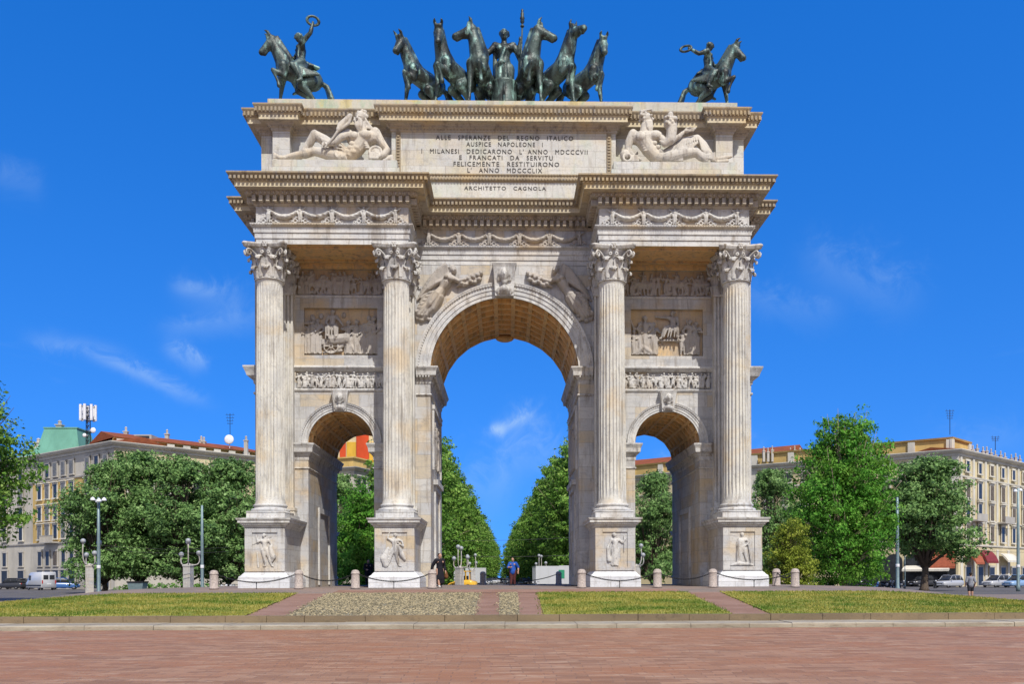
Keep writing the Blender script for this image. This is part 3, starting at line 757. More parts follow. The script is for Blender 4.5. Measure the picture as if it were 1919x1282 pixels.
def along(path, off, step, fn, closed=True, inset=.12):
    n = len(path)
    for i in range(n if closed else n-1):
        p, q = Vector(path[i]), Vector(path[(i+1) % n]); d = q-p; l = d.length; d = d/l; nn = Vector((d.y, -d.x))
        def turn(a, b_, c):
            u = b_-a; w_ = c-b_; return u.x*w_.y-u.y*w_.x
        e0 = off if turn(Vector(path[i-1]), p, q) > 0 else -off
        e1 = off if turn(p, q, Vector(path[(i+2) % n])) > 0 else -off
        a, b_ = -e0+inset, l+e1-inset; k = max(1, int(round((b_-a)/step)))
        if b_-a < step*.6: continue
        for j in range(k+1):
            s = a+(b_-a)*j/k
            if -off-.01 <= s <= l+off+.01: fn(p+d*s, d, nn)
fr = PLAN[:10]
def bead(c, d, n): 
    q = c+n*.23; e.box(q.x-.03, q.x+.03, q.y-.03, q.y+.03, 17.455, 17.5)
along(PLAN, .2, .13, bead)
e.build('frieze', M['wall'], ARCH)
e = MB()
e.sweep(PLAN, [(0,18.40),(.06,18.42),(.10,18.48),(.12,18.50),(.12,18.82),(.34,18.84),(.38,18.92),(.42,19.02),(.80,19.04)])
def modil(c, d, n):
    e.obox(c+n*.26, (d.x,d.y), 0, .28, .085, .15, 18.52)
along(PLAN, .12, .33, modil)
def egg(c, d, n):
    q = c+n*.40; e.ell((q.x,q.y,18.93), (.07,.07,.085), None, 6, 5)
along(PLAN, .40, .21, egg)
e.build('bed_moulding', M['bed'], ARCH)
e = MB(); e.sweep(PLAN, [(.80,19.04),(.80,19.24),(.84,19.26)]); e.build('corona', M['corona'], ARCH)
def cym(mb, path, prof, z, off, step, sx, sz):
    mb.sweep(path, prof)
    def lf(c, d, n):
        q = c+n*off; mb.obox(q, (d.x,d.y), 0, sz, sx, .05, z)
    along(path, off, step, lf, inset=.05)
e = MB()
cym(e, PLAN, [(.84,19.26),(.88,19.30),(.90,19.36),(.96,19.46),(1.04,19.53),(1.08,19.57),(1.10,19.58),(1.10,19.65),(-.2,19.78)], 19.34, .97, .20, .055, .17)
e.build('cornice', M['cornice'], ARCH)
t = MB(); t.poly([(x,y,19.70) for x,y in PLAN]); t.build('entablature_top', M['plain'], ARCH)

# festoons of the frieze
def festoon(x0, x1, n, yf, ends=True):
    b = MB(); z0, z1 = 17.6, 18.36
    for i in range(n):
        x = x0+(x1-x0)*i/(n-1)
        figure(b, TM((x, yf-.05, z0), .78, 0, .9), dict(el=(-.24,-.02,.86),wl=(-.34,-.03,.98),er=(.24,-.02,.86),wr=(.34,-.03,.98)), robe=0, s=.9, nose=0)
        for k in (-1, 1):
            b.torus((x+k*.24,yf-.02,z0+.10), .09, .035, Matrix.Rotation(R(90),3,'X'), 10, 6); b.torus((x+k*.46,yf-.02,z0+.07), .06, .03, Matrix.Rotation(R(90),3,'X'), 10, 6)
            b.cap([(x+k*.1,yf-.02,z0+.25),(x+k*.2,yf-.03,z0+.3),(x+k*.36,yf-.02,z0+.2)], .035, 6)
        if i < n-1:
            xb = x0+(x1-x0)*(i+1)/(n-1)
            for t_ in np.linspace(.12, .88, 19):
                sag = 4*t_*(1-t_); xx = x+(xb-x)*t_; q = .07+.055*sag
                b.ell((xx, yf-.05, z1-.12-.36*sag), (q,.11,q), None, 7, 5)
                b.ell((xx, yf-.12, z1-.12-.36*sag+.03*((int(t_*50) % 3)-1)), .05, None, 6, 4)
    return flatten(b, yf, 1.4).organic('festoon_relief', M['relief'] if abs(yf) < 1 else M['carve'], ARCH, .03, 0)
for s0 in (-1, 1):
    festoon(s0*8.29-3.05, s0*8.29+3.05, 5, BF)
festoon(-3.9, 3.9, 6, 0.0)

# ---- keystones with heads
def keystone(cx, zb, zt, wb, wt, dp):
    k = MB(); P = []
    for z, ww, d in ((zb,wb,dp*.7),(zb+(zt-zb)*.3,wb*1.05,dp*.75),(zt-.12*(zt-zb),wt,dp),(zt,wt*1.12,dp*1.1)):
        P.append([(cx-ww/2,0,z),(cx-ww/2,-d,z),(cx+ww/2,-d,z),(cx+ww/2,0,z)])
    for u, v_ in zip(P, P[1:]):
        for i in range(3): k.quad(u[i],u[i+1],v_[i+1],v_[i])
    k.poly(P[0][::-1]); k.poly(P[-1])
    ko = k.build('keystone', M['plain'], ARCH)
    b = MB(); s = (zt-zb)*2.6; h = (zt-zb)
    figure(b, TM((cx, -dp*.80, zb-h*1.62), s*.93, 0, .9), dict(el=(-.14,0,.72),er=(.14,0,.72),wl=(-.03,-.08,.70),wr=(.03,-.08,.70)), s=s*.93, hair=1, female=1)
    b.v = [v_ for v_ in b.v]
    # keep only the head and the bust
    nb = MB(); keep = {}
    T = TM((cx, -dp*.80, zb+h*.06), 1)
    hr = h*.18; hz = zb+h*.64; hy = -dp*1.08
    nb.ell((cx,hy,hz), (hr*.78,hr*.85,hr*1.12), None, 14, 10); nb.ell((cx,hy-hr*.25,hz-hr*.65),(hr*.5,hr*.55,hr*.5))
    nb.cap([(cx,hy-hr*.8,hz+hr*.15),(cx,hy-hr*1.05,hz-hr*.25)], (hr*.12,hr*.17), 6)
    nb.cap([(cx-hr*.42,hy-hr*.7,hz+hr*.25),(cx,hy-hr*.84,hz+hr*.28),(cx+hr*.42,hy-hr*.7,hz+hr*.25)], hr*.12, 6)
    nb.ell((cx,hy-hr*.82,hz-hr*.55),(hr*.22,hr*.13,hr*.1))
    for i in range(13):
        a = PI*(i/12.0); nb.cap([(cx+math.cos(a)*hr*.82, hy-hr*.1, hz+math.sin(a)*hr*1.1), (cx+math.cos(a)*hr*1.05, hy+hr*.2, hz-hr*.2+math.sin(a)*hr*.6), (cx+math.cos(a)*hr*1.15, hy+hr*.4, hz-hr*1.0)], (hr*.24,hr*.26,hr*.16), 6)
    nb.ell((cx,hy+hr*.1,hz-hr*1.3),(hr*.55,hr*.6,hr*.6)); nb.cap([(cx-hr*1.3,-dp*.6,zb+h*.14),(cx,-dp*.95,zb+h*.2),(cx+hr*1.3,-dp*.6,zb+h*.14)], (hr*.5,hr*.65,hr*.5))
    for i in range(5): nb.cap([(cx+(i-2)*hr*.5,-dp*.9,zb+h*.22),(cx+(i-2)*hr*.55,-dp*.85,zb+h*.02)], (hr*.22,hr*.14), 6)
    nb.organic('carved_head', M['carve'], ko, h*.028, 2)
keystone(0, 14.92, 16.52, .95, 1.12, .62)
for sx in (-SX, SX): keystone(sx, 9.02, 10.06, .62, .82, .42)

# ---- relief panels
def wheel(b, x, z, y, r):
    b.torus((x,y,z), r, r*.10, Matrix.Rotation(R(90),3,'X'), 28, 8); b.torus((x,y,z), r*.22, r*.10, Matrix.Rotation(R(90),3,'X'), 14, 6)
    for k in range(8):
        a = PI*k/4; b.cap([(x+.2*r*math.cos(a),y,z+.2*r*math.sin(a)),(x+r*.95*math.cos(a),y,z+r*.95*math.sin(a))], r*.07, 6)
def stand(b, x, y, z0, h, **kw):
    robe = kw.pop('robe', 1); return figure(b, TM((x,y,z0), h, 0, .9), kw, robe=robe, s=h, nose=1)
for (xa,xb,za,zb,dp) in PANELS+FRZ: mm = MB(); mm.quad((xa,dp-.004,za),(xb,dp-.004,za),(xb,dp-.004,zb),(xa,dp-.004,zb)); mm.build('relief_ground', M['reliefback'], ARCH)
y = .19
b = MB()                                                         # left: a robed figure enthroned on a chariot
wheel(b, -8.92, 12.40, -.02, .36)
SEAT = dict(kl=(-.1,-.22,.50),kr=(.1,-.22,.48),al=(-.12,-.2,.22),ar=(.12,-.2,.2),tl=(-.13,-.28,.2),tr=(.13,-.28,.18))
figure(b, TM((-8.85,y-.06,12.55), 1.75, 0, .8), dict(SEAT, er=(.22,-.05,.66), wr=(.30,-.10,.55), el=(-.2,0,.62), wl=(-.12,-.1,.56)), robe=0, s=1.9)
for k in range(5): b.cap([(-9.02+.085*k,y-.16,13.55),(-9.14+.145*k,y-.36-.05*(k%2),13.34),(-9.16+.15*k+.03*(k%2),y-.36-.06*(k%2),12.75)], (.05,.065,.04), 6)
b.cap([(-9.3,y,12.45),(-8.9,y-.1,12.75),(-8.2,y-.1,12.8),(-7.9,y,12.5)], (.14,.3,.3,.14), 8); b.box(-9.4,-7.9,y-.2,y,12.5,12.78)
for x, h, sd in ((-10.05,1.75,0),(-9.62,1.85,1),(-7.62,1.80,2),(-6.95,1.78,3),(-10.2,1.45,1),(-7.25,1.6,0),(-9.85,2.0,2),(-8.05,1.75,1),(-6.75,1.95,0)):
    stand(b, x, y-.05, 12.0, h, el=(-.2,-.04,.70+.05*sd), wl=(-.2+.1*sd,-.1,.62+.09*sd), er=(.19,-.05,.68), wr=(.1,-.1,.60), face=(.8 if x < -8.8 else -.8,-1,0))
for k, (xa,za) in enumerate(((-9.9,13.95),(-9.45,14.0),(-8.3,14.05),(-7.0,13.9))): b.ell((xa,y,za),(.13,.10,.16))
b.cap([(-9.3,y-.1,12.1),(-8.4,y-.12,12.2)], .07, 8); b.cap([(-8.5,y-.12,12.35),(-7.9,y-.1,12.75)], (.12,.06), 8)
b.torus((-6.85,y-.12,12.4), .26, .06, Matrix.Rotation(R(90),3,'X'), 20, 6); b.cap([(-8.2,y-.1,12.1),(-7.9,y-.12,12.45),(-7.7,y-.1,12.15)], .09, 8)
flatten(b, .22, 1.0).organic('relief_panel', M['relief'], ARCH, .026, 0)
b = MB()                                                         # right: a seated ruler with a kneeling crowd
figure(b, TM((8.75,y-.06,12.55), 1.75, 0, .8), dict(SEAT, el=(-.26,-.04,.80), wl=(-.48,-.05,.82), er=(.16,0,.62), wr=(.12,-.1,.52), kl=(-.26,-.2,.48), al=(-.36,-.12,.18), tl=(-.42,-.16,.16), face=(-.9,-.7,0)), robe=0, s=1.9)
for k in range(5): b.cap([(8.6+.07*k,y-.16,13.5),(8.40+.13*k,y-.34-.05*(k%2),13.32),(8.22+.17*k+.03*(k%2),y-.36-.05*(k%2),12.88)], (.05,.065,.035), 6)
b.box(7.9,9.4,y-.16,y,12.72,12.82); b.cap([(7.95,y-.05,12.75),(7.95,y-.05,12.1)], .05, 6)
for x, h, a_ in ((6.72,1.3,1),(7.05,1.72,2),(7.35,1.6,0),(7.75,1.72,3),(9.25,1.35,4),(9.62,1.85,5),(9.95,1.75,2),(7.3,2.05,0)):
    stand(b, x, y-.05-(.03 if h < 1.5 else 0), 12.0, h, robe=0 if a_ == 4 else 1, el=(-.2,-.04,.80 if a_ == 2 else .66), wl=(-.28 if a_ == 2 else -.12,-.08,1.0 if a_ == 2 else .58), er=(.19,-.05,.68), wr=(.1,-.1,.60+.04*a_), face=(.8 if x < 8.6 else -.8,-1,0))
b.cap([(6.85,y-.1,12.1),(7.2,y-.14,12.4),(7.6,y-.12,12.1)], (.12,.16,.12), 8); b.cap([(8.2,y,12.7),(8.6,y-.06,12.95),(9.0,y,12.7)], .06, 8)
flatten(b, .22, 1.0).organic('relief_panel', M['relief'], ARCH, .026, 0)
def hrelief(b, x, z, s, y, sg=1):
    """small horse in relief, walking"""
    def q(a, c): return (x+sg*a*s, y-.04, z+c*s)
    b.cap([q(-.55,.95),q(0,.93),q(.5,1.0)], (.24*s,.23*s,.25*s), 8); b.cap([q(.5,1.05),q(.72,1.4),q(.8,1.6)], (.2*s,.13*s,.1*s), 8)
    b.cap([q(.8,1.6),q(1.0,1.42),q(1.1,1.25)], (.11*s,.09*s,.06*s), 8)
    for a, c, d, e_ in ((-.6,-.75,.85,.45),(-.5,-.35,.85,.45),(.5,.4,.85,.45),(.55,.85,.9,.6)):
        b.cap([q(a,d),q((a+c)/2+.06,e_),q(c,.05)], (.13*s,.08*s,.05*s), 7)
    b.cap([q(-.75,1.0),q(-.95,.7),q(-1.0,.35)], (.06*s,.07*s,.03*s), 6)
for s0 in (-1, 1):
    b = MB(); xa, xb = sorted((s0*6.05, s0*10.72)); y = .14
    for k, (fx, sg) in enumerate(((.18,1),(.42,-1),(.84,1)) if s0 < 0 else ((.25,-1),(.62,1),(.90,-1))):
        hrelief(b, xa+(xb-xa)*fx, 15.08, .62, y, sg); figure(b, TM((xa+(xb-xa)*fx, y-.06, 15.42), .92, 0, .8), dict(el=(-.2,0,.75),wl=(-.3,-.05,.9),kl=(-.1,-.1,.35),kr=(.1,-.1,.35)), s=.9, nose=0, folds=3)
    crowd(b, xa+.1, xb-.1, 15.06, 16.3, 13, y-.02, 60+s0, (.70,1.0), .5)
    for k in range(5): b.cap([(xa+.4+k*.85,y,15.1),(xa+.9+k*.85,y-.05,15.22)], (.07,.1), 6)
    flatten(b, .16, 1.0).organic('relief_frieze', M['relief'], ARCH, .028, 0)
    b = MB(); y = .10; crowd(b, xa+.08, xb-.08, 10.26, 11.08, 20, y-.03, 80+s0, (.84,1.02), .35)
    for k in range(4): hrelief(b, xa+.6+k*1.15, 10.28, .42, y, 1 if k % 2 else -1)
    flatten(b, .12, 1.2).organic('band_relief', M['carve'], ARCH, .022, 0)

# spandrel victories
def victory(sg):
    b = MB(); y = -.03
    def q(px, py, dy=0): 
        p_ = at(px, py, y); return Vector((-sg*-1*p_.x if False else p_.x, y+dy, p_.z))
    H_ = q(849,508)
    b.ell(H_, (.20,.20,.25)); b.ell(H_+Vector((.05,-.14,-.06)), (.12,.10,.14)); b.cap([H_+Vector((.10,-.2,.02)), H_+Vector((.14,-.22,-.05))], .035, 6)
    for k in range(9): b.ell(H_+Vector((-.16+.03*k,-.02,.16+.06*math.sin(k*.4))), .085, None, 6, 5)
    b.cap([q(846,514), q(841,522), q(836,532), q(829,543), q(821,554)], (.13,.25,.27,.22,.29), 12)
    b.ell(q(845,527,-.2), (.16,.12,.14)); b.ell(q(838,524,-.2), (.16,.12,.14))
    b.cap([q(821,554), q(807,572,-.06), q(797,583), q(787,595)], (.29,.22,.16,.09)); b.cap([q(823,558), q(812,580,-.04), q(800,592)], (.27,.18,.10))
    b.cap([q(845,521,-.06), q(860,530,-.12), q(872,527,-.14)], (.15,.11,.08)); b.cap([q(836,524), q(818,532,-.05), q(806,541,-.06)], (.14,.11,.08))
    b.cap([q(868,529,-.1), q(882,520,-.06), q(896,517,-.04), q(903,513,-.02)], (.07,.13,.15,.07)); b.torus(q(870,532,-.1), .18, .05, Matrix.Rotation(R(90),3,'X'), 14, 6)
    for k in range(7): b.ell(q(876+k*4.2,524-k*1.6+(k%2)*3,-.1), .12, None, 6, 5)
    for k in range(11):                                          # robe folds
        t_ = k/10; b.cap([q(835-14*t_,538+16*t_,-.08), q(815-10*t_,566+4*t_,-.14), q(800-18*t_+6*math.sin(k*2),590+3*math.cos(k*3),-.08), q(790-8*t_,602-12*t_)], (.05,.075,.085,.05), 6)
    for k in range(14):                                          # wing
        t_ = k/13; tip = q(838-30*math.sin(t_*1.25)-27*t_, 500.5+4*t_+58*t_**1.7); root_ = q(838-4*t_, 514+8*t_, .02)
        mid = root_.lerp(tip,.55)+Vector((-.10,-.06,.16*(1-t_)+.05)); b.cap([root_, mid, tip], (.13,.125,.06), 6)
    for k in range(10): t_ = k/9; b.ell(q(836-22*math.sin(t_*1.2)-18*t_, 503+3*t_+36*t_**1.7,-.05), .10, None, 6, 5)
    for k in range(6): b.cap([q(826-5*k,545+6*k,-.05), q(806-5*k,552+7*k,-.12), q(790-2.2*k,560+7*k,-.05)], (.05,.10,.06), 6)
    for k in range(5): b.cap([q(856+7*k,538-2.5*k,-.04), q(866+8*k,534-2*k+(k%2)*4,-.12), q(878+6*k,530-2*k)], (.05,.10,.05), 6)
    for k in range(4): b.ell(q(783+k*8,597+(k%2)*3), (.15,.10,.12)); b.cap([q(783+k*8,592), q(787+k*8,584)], (.09,.05), 6)
    if sg > 0: b.v = [(-x, yy, z) for x, yy, z in b.v]; b.f = [f[::-1] for f in b.f]
    flatten(b, 0, 1.7).organic('spandrel_victory', M['relief'], ARCH, .026, 0)
victory(-1); victory(1)

# ---- attic
YA, YP = 0.2, -0.3
def att(y0, yp, s):
    xs = [(-12.5,y0),(-11.8,y0),(-11.8,yp),(-10.93,yp),(-10.93,y0),(-5.75,y0),(-5.75,yp),(5.75,yp),(5.75,y0),(10.93,y0),(10.93,yp),(11.8,yp),(11.8,y0),(12.5,y0)]
    return xs if s > 0 else [(-x, y) for x, y in xs]
APL = att(YA, YP, 1)+att(D-YA, D-YP, -1)
e = MB(); e.sweep(APL, [(0,19.6),(0,23.45)]); e.build('attic', M['attic'], ARCH)
e = MB()
e.sweep(APL, [(0,23.3),(.06,23.34),(.08,23.44),(.14,23.46),(.18,23.54),(.26,23.60),(.28,23.64),(.55,23.66)])
def dent(c, d, n): e.obox(c+n*.17, (d.x,d.y), 0, .07, .03, .04, 23.48)
along(APL, .14, .12, dent)
e.build('bed_moulding', M['bed'], ARCH)
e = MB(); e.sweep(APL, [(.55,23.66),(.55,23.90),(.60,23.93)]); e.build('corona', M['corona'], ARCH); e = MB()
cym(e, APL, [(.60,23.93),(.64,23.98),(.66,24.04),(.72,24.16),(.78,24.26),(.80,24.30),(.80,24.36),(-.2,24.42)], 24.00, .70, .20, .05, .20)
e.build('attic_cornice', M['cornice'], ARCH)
e = MB(); e.box(-12.15, 12.15, .1, D-.1, 24.3, 25.18); e.box(-12.25,12.25,.06,D-.06,24.3,24.5); e.build('blocking_course', M['top'], ARCH)

# inscription tablet: frame, mouldings, letters
e = MB()
zt = gz(238, YP); zb = gz(322, YP); xl, xr = -5.52, 5.52
for (x0,x1,z0,z1) in ((xl,xl+.24,19.75,zt),(xr-.24,xr,19.75,zt),(xl+.24,xr-.24,zt-.26,zt)):
    e.box(x0, x1, YP-.06, YP-.0, z0, z1)
k = 0
x = xl+.04
while x < xr-.1: e.box(x, x+.09, YP-.10, YP-.058, zt-.22, zt-.04); x += .17
z = 19.9
while z < zt-.3:
    for xx in (xl+.05, xr-.19): e.box(xx, xx+.14, YP-.10, YP-.058, z, z+.07)
    z += .15
z1, z2 = gz(327, YP), gz(341, YP)
e.sweep([(xl+.25,YP),(xr-.25,YP)], [(0,z2-.02),(.05,z2),(.10,z2+.08),(.12,z2+.14),(.06,z2+.2),(.06,z1-.1),(.10,z1-.06),(.10,z1),(0,z1+.02)], False)
x = xl+.3
while x < xr-.3: e.ell((x, YP-.12, z2+.09), (.07,.05,.07), None, 6, 4); e.ell((x, YP-.10, z1-.05), (.04,.04,.05), None, 6, 4); x += .16
e.build('tablet_frame', M['cornice'], ARCH)
def line(txt, px0, px1, py, hpx, bold=.0):
    c = bpy.data.curves.new('inscription', 'FONT'); c.body = txt; c.align_x = 'LEFT'; c.extrude = .012; c.offset = bold
    c.size = 1.0; c.space_character = 1.22; c.space_word = 1.5; c.resolution_u = 2
    o = bpy.data.objects.new('tmp', c); COL.objects.link(o)
    dg = bpy.context.evaluated_depsgraph_get(); me = bpy.data.meshes.new_from_object(o.evaluated_get(dg))
    bpy.data.objects.remove(o)
    V = np.array([v_.co[:] for v_ in me.vertices]); a, c_ = V.min(0), V.max(0)
    A0, A1 = at(px0, py, YP), at(px1, py, YP); hh = hpx/ (F_PX/(YP-CAM.y))
    for v_ in me.vertices:
        u = (v_.co.x-a[0])/(c_[0]-a[0]); q = (v_.co.y-0.0)/0.729
        v_.co = (A0.x+(A1.x-A0.x)*u, YP-.008-v_.co.z, A0.z+(q-.5)*hh)
    me.update(); me.name = 'inscription'
    ob = bpy.data.objects.new('inscription', me); COL.objects.link(ob); ob.parent = ARCH; me.materials.clear(); me.materials.append(M['letter']); return ob
line('ALLE  SPERANZE  DEL  REGNO  ITALICO', 817, 1074, 257, 8.6)
line('AUSPICE  NAPOLEONE  I', 874, 1017, 269.5, 8.6)
line("I  MILANESI  DEDICARONO  L' ANNO  MDCCCVII", 790, 1101, 282.5, 8.8)
line('E  FRANCATI  DA  SERVITU', 861, 1036, 294.5, 8.6)
line('FELICEMENTE  RESTITUIRONO', 850, 1048, 306.5, 8.8)
line("L'  ANNO  MDCCCLIX", 876, 1016, 318.5, 8.8)
line('ARCHITETTO  CAGNOLA', 870, 1023, 352, 7.2)
# ---------------------------------------------------------------- GROUND
def sstep(a, b, x):
    t = min(1, max(0, (x-a)/(b-a))); return t*t*(3-2*t)
def ground_h(x, y):
    """the low mound the arch stands on"""
    if y < -18.7: p = -.735
    elif y < -7.3: p = -.735+(.525)*(y+18.7)/11.4
    elif y < -4.2: p = -.21+.21*(y+7.3)/3.1
    elif y < 13: p = 0.0
    else: p = -1.0*sstep(13, 24, y)
    q = 1-sstep(16.5, 28, abs(x))
    g = 1-sstep(-15.5, -8.0, y)
    return -1.02+max((p+1.02)*q, .285*g)

def paving_mat():
    m, t, b = newmat('red_stone_paving')
    P = wpos(t)
    br = N(t, 'ShaderNodeTexBrick'); br.offset = .37; br.squash = 1.0
    setin(br, Scale=1.0, Mortar_Size=0.010, Mortar_Smooth=0.3, Bias=0.0, Brick_Width=0.50, Row_Height=0.25)
    br.inputs['Color1'].default_value = (0,0,0,1); br.inputs['Color2'].default_value = (1,1,1,1); br.inputs['Mortar'].default_value = (.5,.5,.5,1)
    wv = N(t, 'ShaderNodeVectorMath', operation='ADD'); nzv = N(t, 'ShaderNodeTexNoise'); setin(nzv, Scale=.5, Detail=2.0); L(t, P, nzv.inputs['Vector'])
    L(t, P, wv.inputs[0]); sc = N(t, 'ShaderNodeVectorMath', operation='SCALE'); L(t, nzv.outputs[1], sc.inputs[0]); sc.inputs['Scale'].default_value = .5; L(t, sc.outputs[0], wv.inputs[1])
    L(t, wv.outputs[0], br.inputs['Vector'])
    c = mixc(t, br.outputs[0], (0.245,0.125,0.068), (0.385,0.215,0.125))
    c = mixc(t, rng(t, noise(t, wpos(t, (.5,.9,1)), .8, 5, .6), .4, .66), c, (0.335,0.155,0.076), 'MIX')
    c = mixc(t, rng(t, noise(t, wpos(t, (.9,3.2,1)), 1.4, 6, .65), .53, .68, 0, .75), c, (0.47,0.315,0.205))
    c = mixc(t, rng(t, noise(t, wpos(t, (1.1,3.0,1)), 1.9, 6, .7), .60, .78, 0, .7), c, (0.16,0.10,0.085))
    c = mixc(t, rng(t, noise(t, P, 9.0, 5, .7), .60, .74, 0, .55), c, (0.12,0.085,0.075))
    c = mixc(t, mth(t, 'MULTIPLY', br.outputs[1], .5), c, (0.15,0.10,0.075))
    L(t, c, b.inputs['Base Color']); setin(b, Roughness=.7); b.inputs['Specular IOR Level'].default_value = .3
    c = mixc(t, rng(t, noise(t, wpos(t, (.12,.35,1)), 1.0, 4, .6), .50, .62, 0, .45), c, (0.20,0.12,0.09)); c = mixc(t, rng(t, noise(t, wpos(t, (.3,.5,1), (0,0,.6)), 1.3, 5, .7), .60, .66, 0, .5), c, (0.16,0.11,0.09))
    hh = mth(t, 'ADD', mth(t, 'MULTIPLY', noise(t, wpos(t, (1,2.2,1)), 5.0, 6, .7), 1.0), mth(t, 'MULTIPLY', br.outputs[1], -.35))
    bump(t, b, hh, .55, .05)
    return m
def earth_mat(name, a, c2, c3, sc=3.0, rough=.9, d=.5):
    m, t, b = newmat(name)
    c = mixc(t, rng(t, noise(t, wpos(t, (.35,.6,1)), sc, 5, .6), .36, .66), a, c2)
    c = mixc(t, rng(t, noise(t, wpos(t, (1,1.3,1)), sc*5, 5, .7), .52, .72, 0, d), c, c3)
    L(t, c, b.inputs['Base Color']); setin(b, Roughness=rough); b.inputs['Specular IOR Level'].default_value = .15
    bump(t, b, noise(t, wpos(t), 22, 4, .7), .4, .03); return m
M['paving'] = paving_mat()
M['asphalt'] = earth_mat('asphalt', (.10,.095,.095), (.15,.14,.135), (.06,.055,.055), 1.2)
M['plat'] = earth_mat('stone_pavement', (.20,.17,.15), (.27,.20,.165), (.11,.09,.08), .9)
M['brickpath'] = earth_mat('red_path', (.30,.185,.14), (.24,.14,.10), (.15,.09,.07), 1.3)
M['lawn'] = earth_mat('lawn_soil', (.34,.31,.07), (.16,.21,.035), (.46,.38,.13), .9)
M['gravelbed'] = earth_mat('gravel_soil', (.28,.25,.17), (.20,.19,.14), (.40,.35,.23), 3.0)
def kerb_mat():
    m, t, b = newmat('kerb_stone')
    P = wpos(t); s = N(t, 'ShaderNodeSeparateXYZ'); L(t, P, s.inputs[0])
    c = mixc(t, rng(t, noise(t, wpos(t, (.6,1,1)), 1.0, 5, .6), .35, .65), (.38,.335,.25), (.28,.24,.175))
    c = mixc(t, rng(t, noise(t, wpos(t, (1,2,6)), 2.2, 6, .7), .5, .7, 0, .7), c, (.17,.13,.09))
    L(t, c, b.inputs['Base Color']); setin(b, Roughness=.85); bump(t, b, noise(t, P, 12, 5, .7), .5, .03); return m
M['kerb'] = kerb_mat()
M['kerbdark'] = earth_mat('old_kerb_stone', (.24,.18,.11), (.17,.13,.085), (.08,.065,.05), .9)

g = MB(); g.quad((-2500,-2500,-1.06),(2500,-2500,-1.06),(2500,3500,-1.06),(-2500,3500,-1.06))
struct(g.build('ground', M['asphalt']))
g = MB(); g.quad((-70,-90,-1.03),(70,-90,-1.03),(70,-20.45,-1.03),(-70,-20.45,-1.03))
struct(g.build('plaza_paving', M['paving']))
# two kerb courses made of long stones
rd = random.Random(5)
kb = MB(); kd = MB()
x = -45.0
while x < 45:
    l = rd.uniform(1.05, 2.3); dz = rd.uniform(-.008,.008); dy = rd.uniform(-.015,.015)
    kb.add([(x+.006,-20.40+dy,-1.05),(x+l-.006,-20.40+dy,-1.05),(x+l-.006,-20.40+dy,-.925+dz),(x+.006,-20.40+dy,-.925+dz),(x+.006,-20.36+dy,-.895+dz),(x+l-.006,-20.36+dy,-.895+dz),(x+.006,-19.0,-.885+dz),(x+l-.006,-19.0,-.885+dz)],
           [(0,1,2,3),(3,2,5,4),(4,5,7,6),(0,3,4,6),(1,7,5,2)]); x += l
x = -45.0
while x < 45:
    l = rd.uniform(1.1, 2.5); dz = rd.uniform(-.012,.012); dy = rd.uniform(-.012,.012)
    kd.box(x+.008, x+l-.008, -19.02+dy, -18.66, -.93, -.688+dz*.6); x += l
kb.quad((-45,-20.34,-.96),(45,-20.34,-.96),(45,-18.9,-.96),(-45,-18.9,-.96))
struct(kb.build('kerb', M['kerb'])); struct(kd.build('kerb_step', M['kerbdark']))
# mound
xs = np.concatenate([np.linspace(-45,-15,31), np.linspace(-14,14,29), np.linspace(15,45,31)]); ys = np.linspace(-18.7, 26, 60)
g = MB(); vs = [(x, y, ground_h(x,y)) for y in ys for x in xs]; nx = len(xs)
g.add(vs, [(j*nx+i, j*nx+i+1, (j+1)*nx+i+1, (j+1)*nx+i) for j in range(len(ys)-1) for i in range(nx-1)])
struct(g.build('pavement', M['plat'], smooth=True))
YB, YT = -18.70, -7.5
def patch(name, lb, rb, lt, rt, mat, eps, yt=None, nx=24, ny=12):
    vs = []
    for j in range(ny+1):
        t = j/ny
        for i in range(nx+1):
            u = i/nx; x = (lb+(rb-lb)*u)*(1-t)+(lt+(rt-lt)*u)*t
            y = YB+((yt(x) if yt else YT)-YB)*t
            vs.append((x, y, ground_h(x,y)+eps))
    m = nx+1
    o = MB().add(vs, [(j*m+i, j*m+i+1, (j+1)*m+i+1, (j+1)*m+i) for j in range(ny) for i in range(nx)]).build(name, mat, smooth=True)
    return struct(o)
def bx_(px): return at(px, 1155, YB).x
def tx_(px): return at(px, 1112, YT).x
ytl = lambda x: YT-max(0, abs(x)-16.5)*.85
BEDS = {}
def bed(name, b0, b1, t0, t1, mat, eps, yt=None):
    a = (bx_(b0) if b0 is not None else -24, bx_(b1) if b1 is not None else 24, tx_(t0) if t0 is not None else -26, tx_(t1) if t1 is not None else 26)
    BEDS.setdefault(name, []).append((a, yt)); return patch(name, *a, mat, eps, yt)
bed('lawn', None, 458, None, 556, M['lawn'], .05, ytl)
bed('path', 458, 538, 556, 616, M['brickpath'], .02)
bed('gravel_bed', 538, 888, 616, 899, M['gravelbed'], .035)
bed('path', 888, 935, 899, 936, M['brickpath'], .02)
bed('gravel_bed', 935, 974, 936, 970, M['gravelbed'], .035)
bed('path', 974, 1019, 970, 1008, M['brickpath'], .02)
bed('lawn', 1019, 1372, 1008, 1285, M['lawn'], .05)
bed('path', 1372, 1446, 1285, 1350, M['brickpath'], .02)
bed('lawn', 1446, None, 1350, None, M['lawn'], .05, ytl)
g = MB(); 
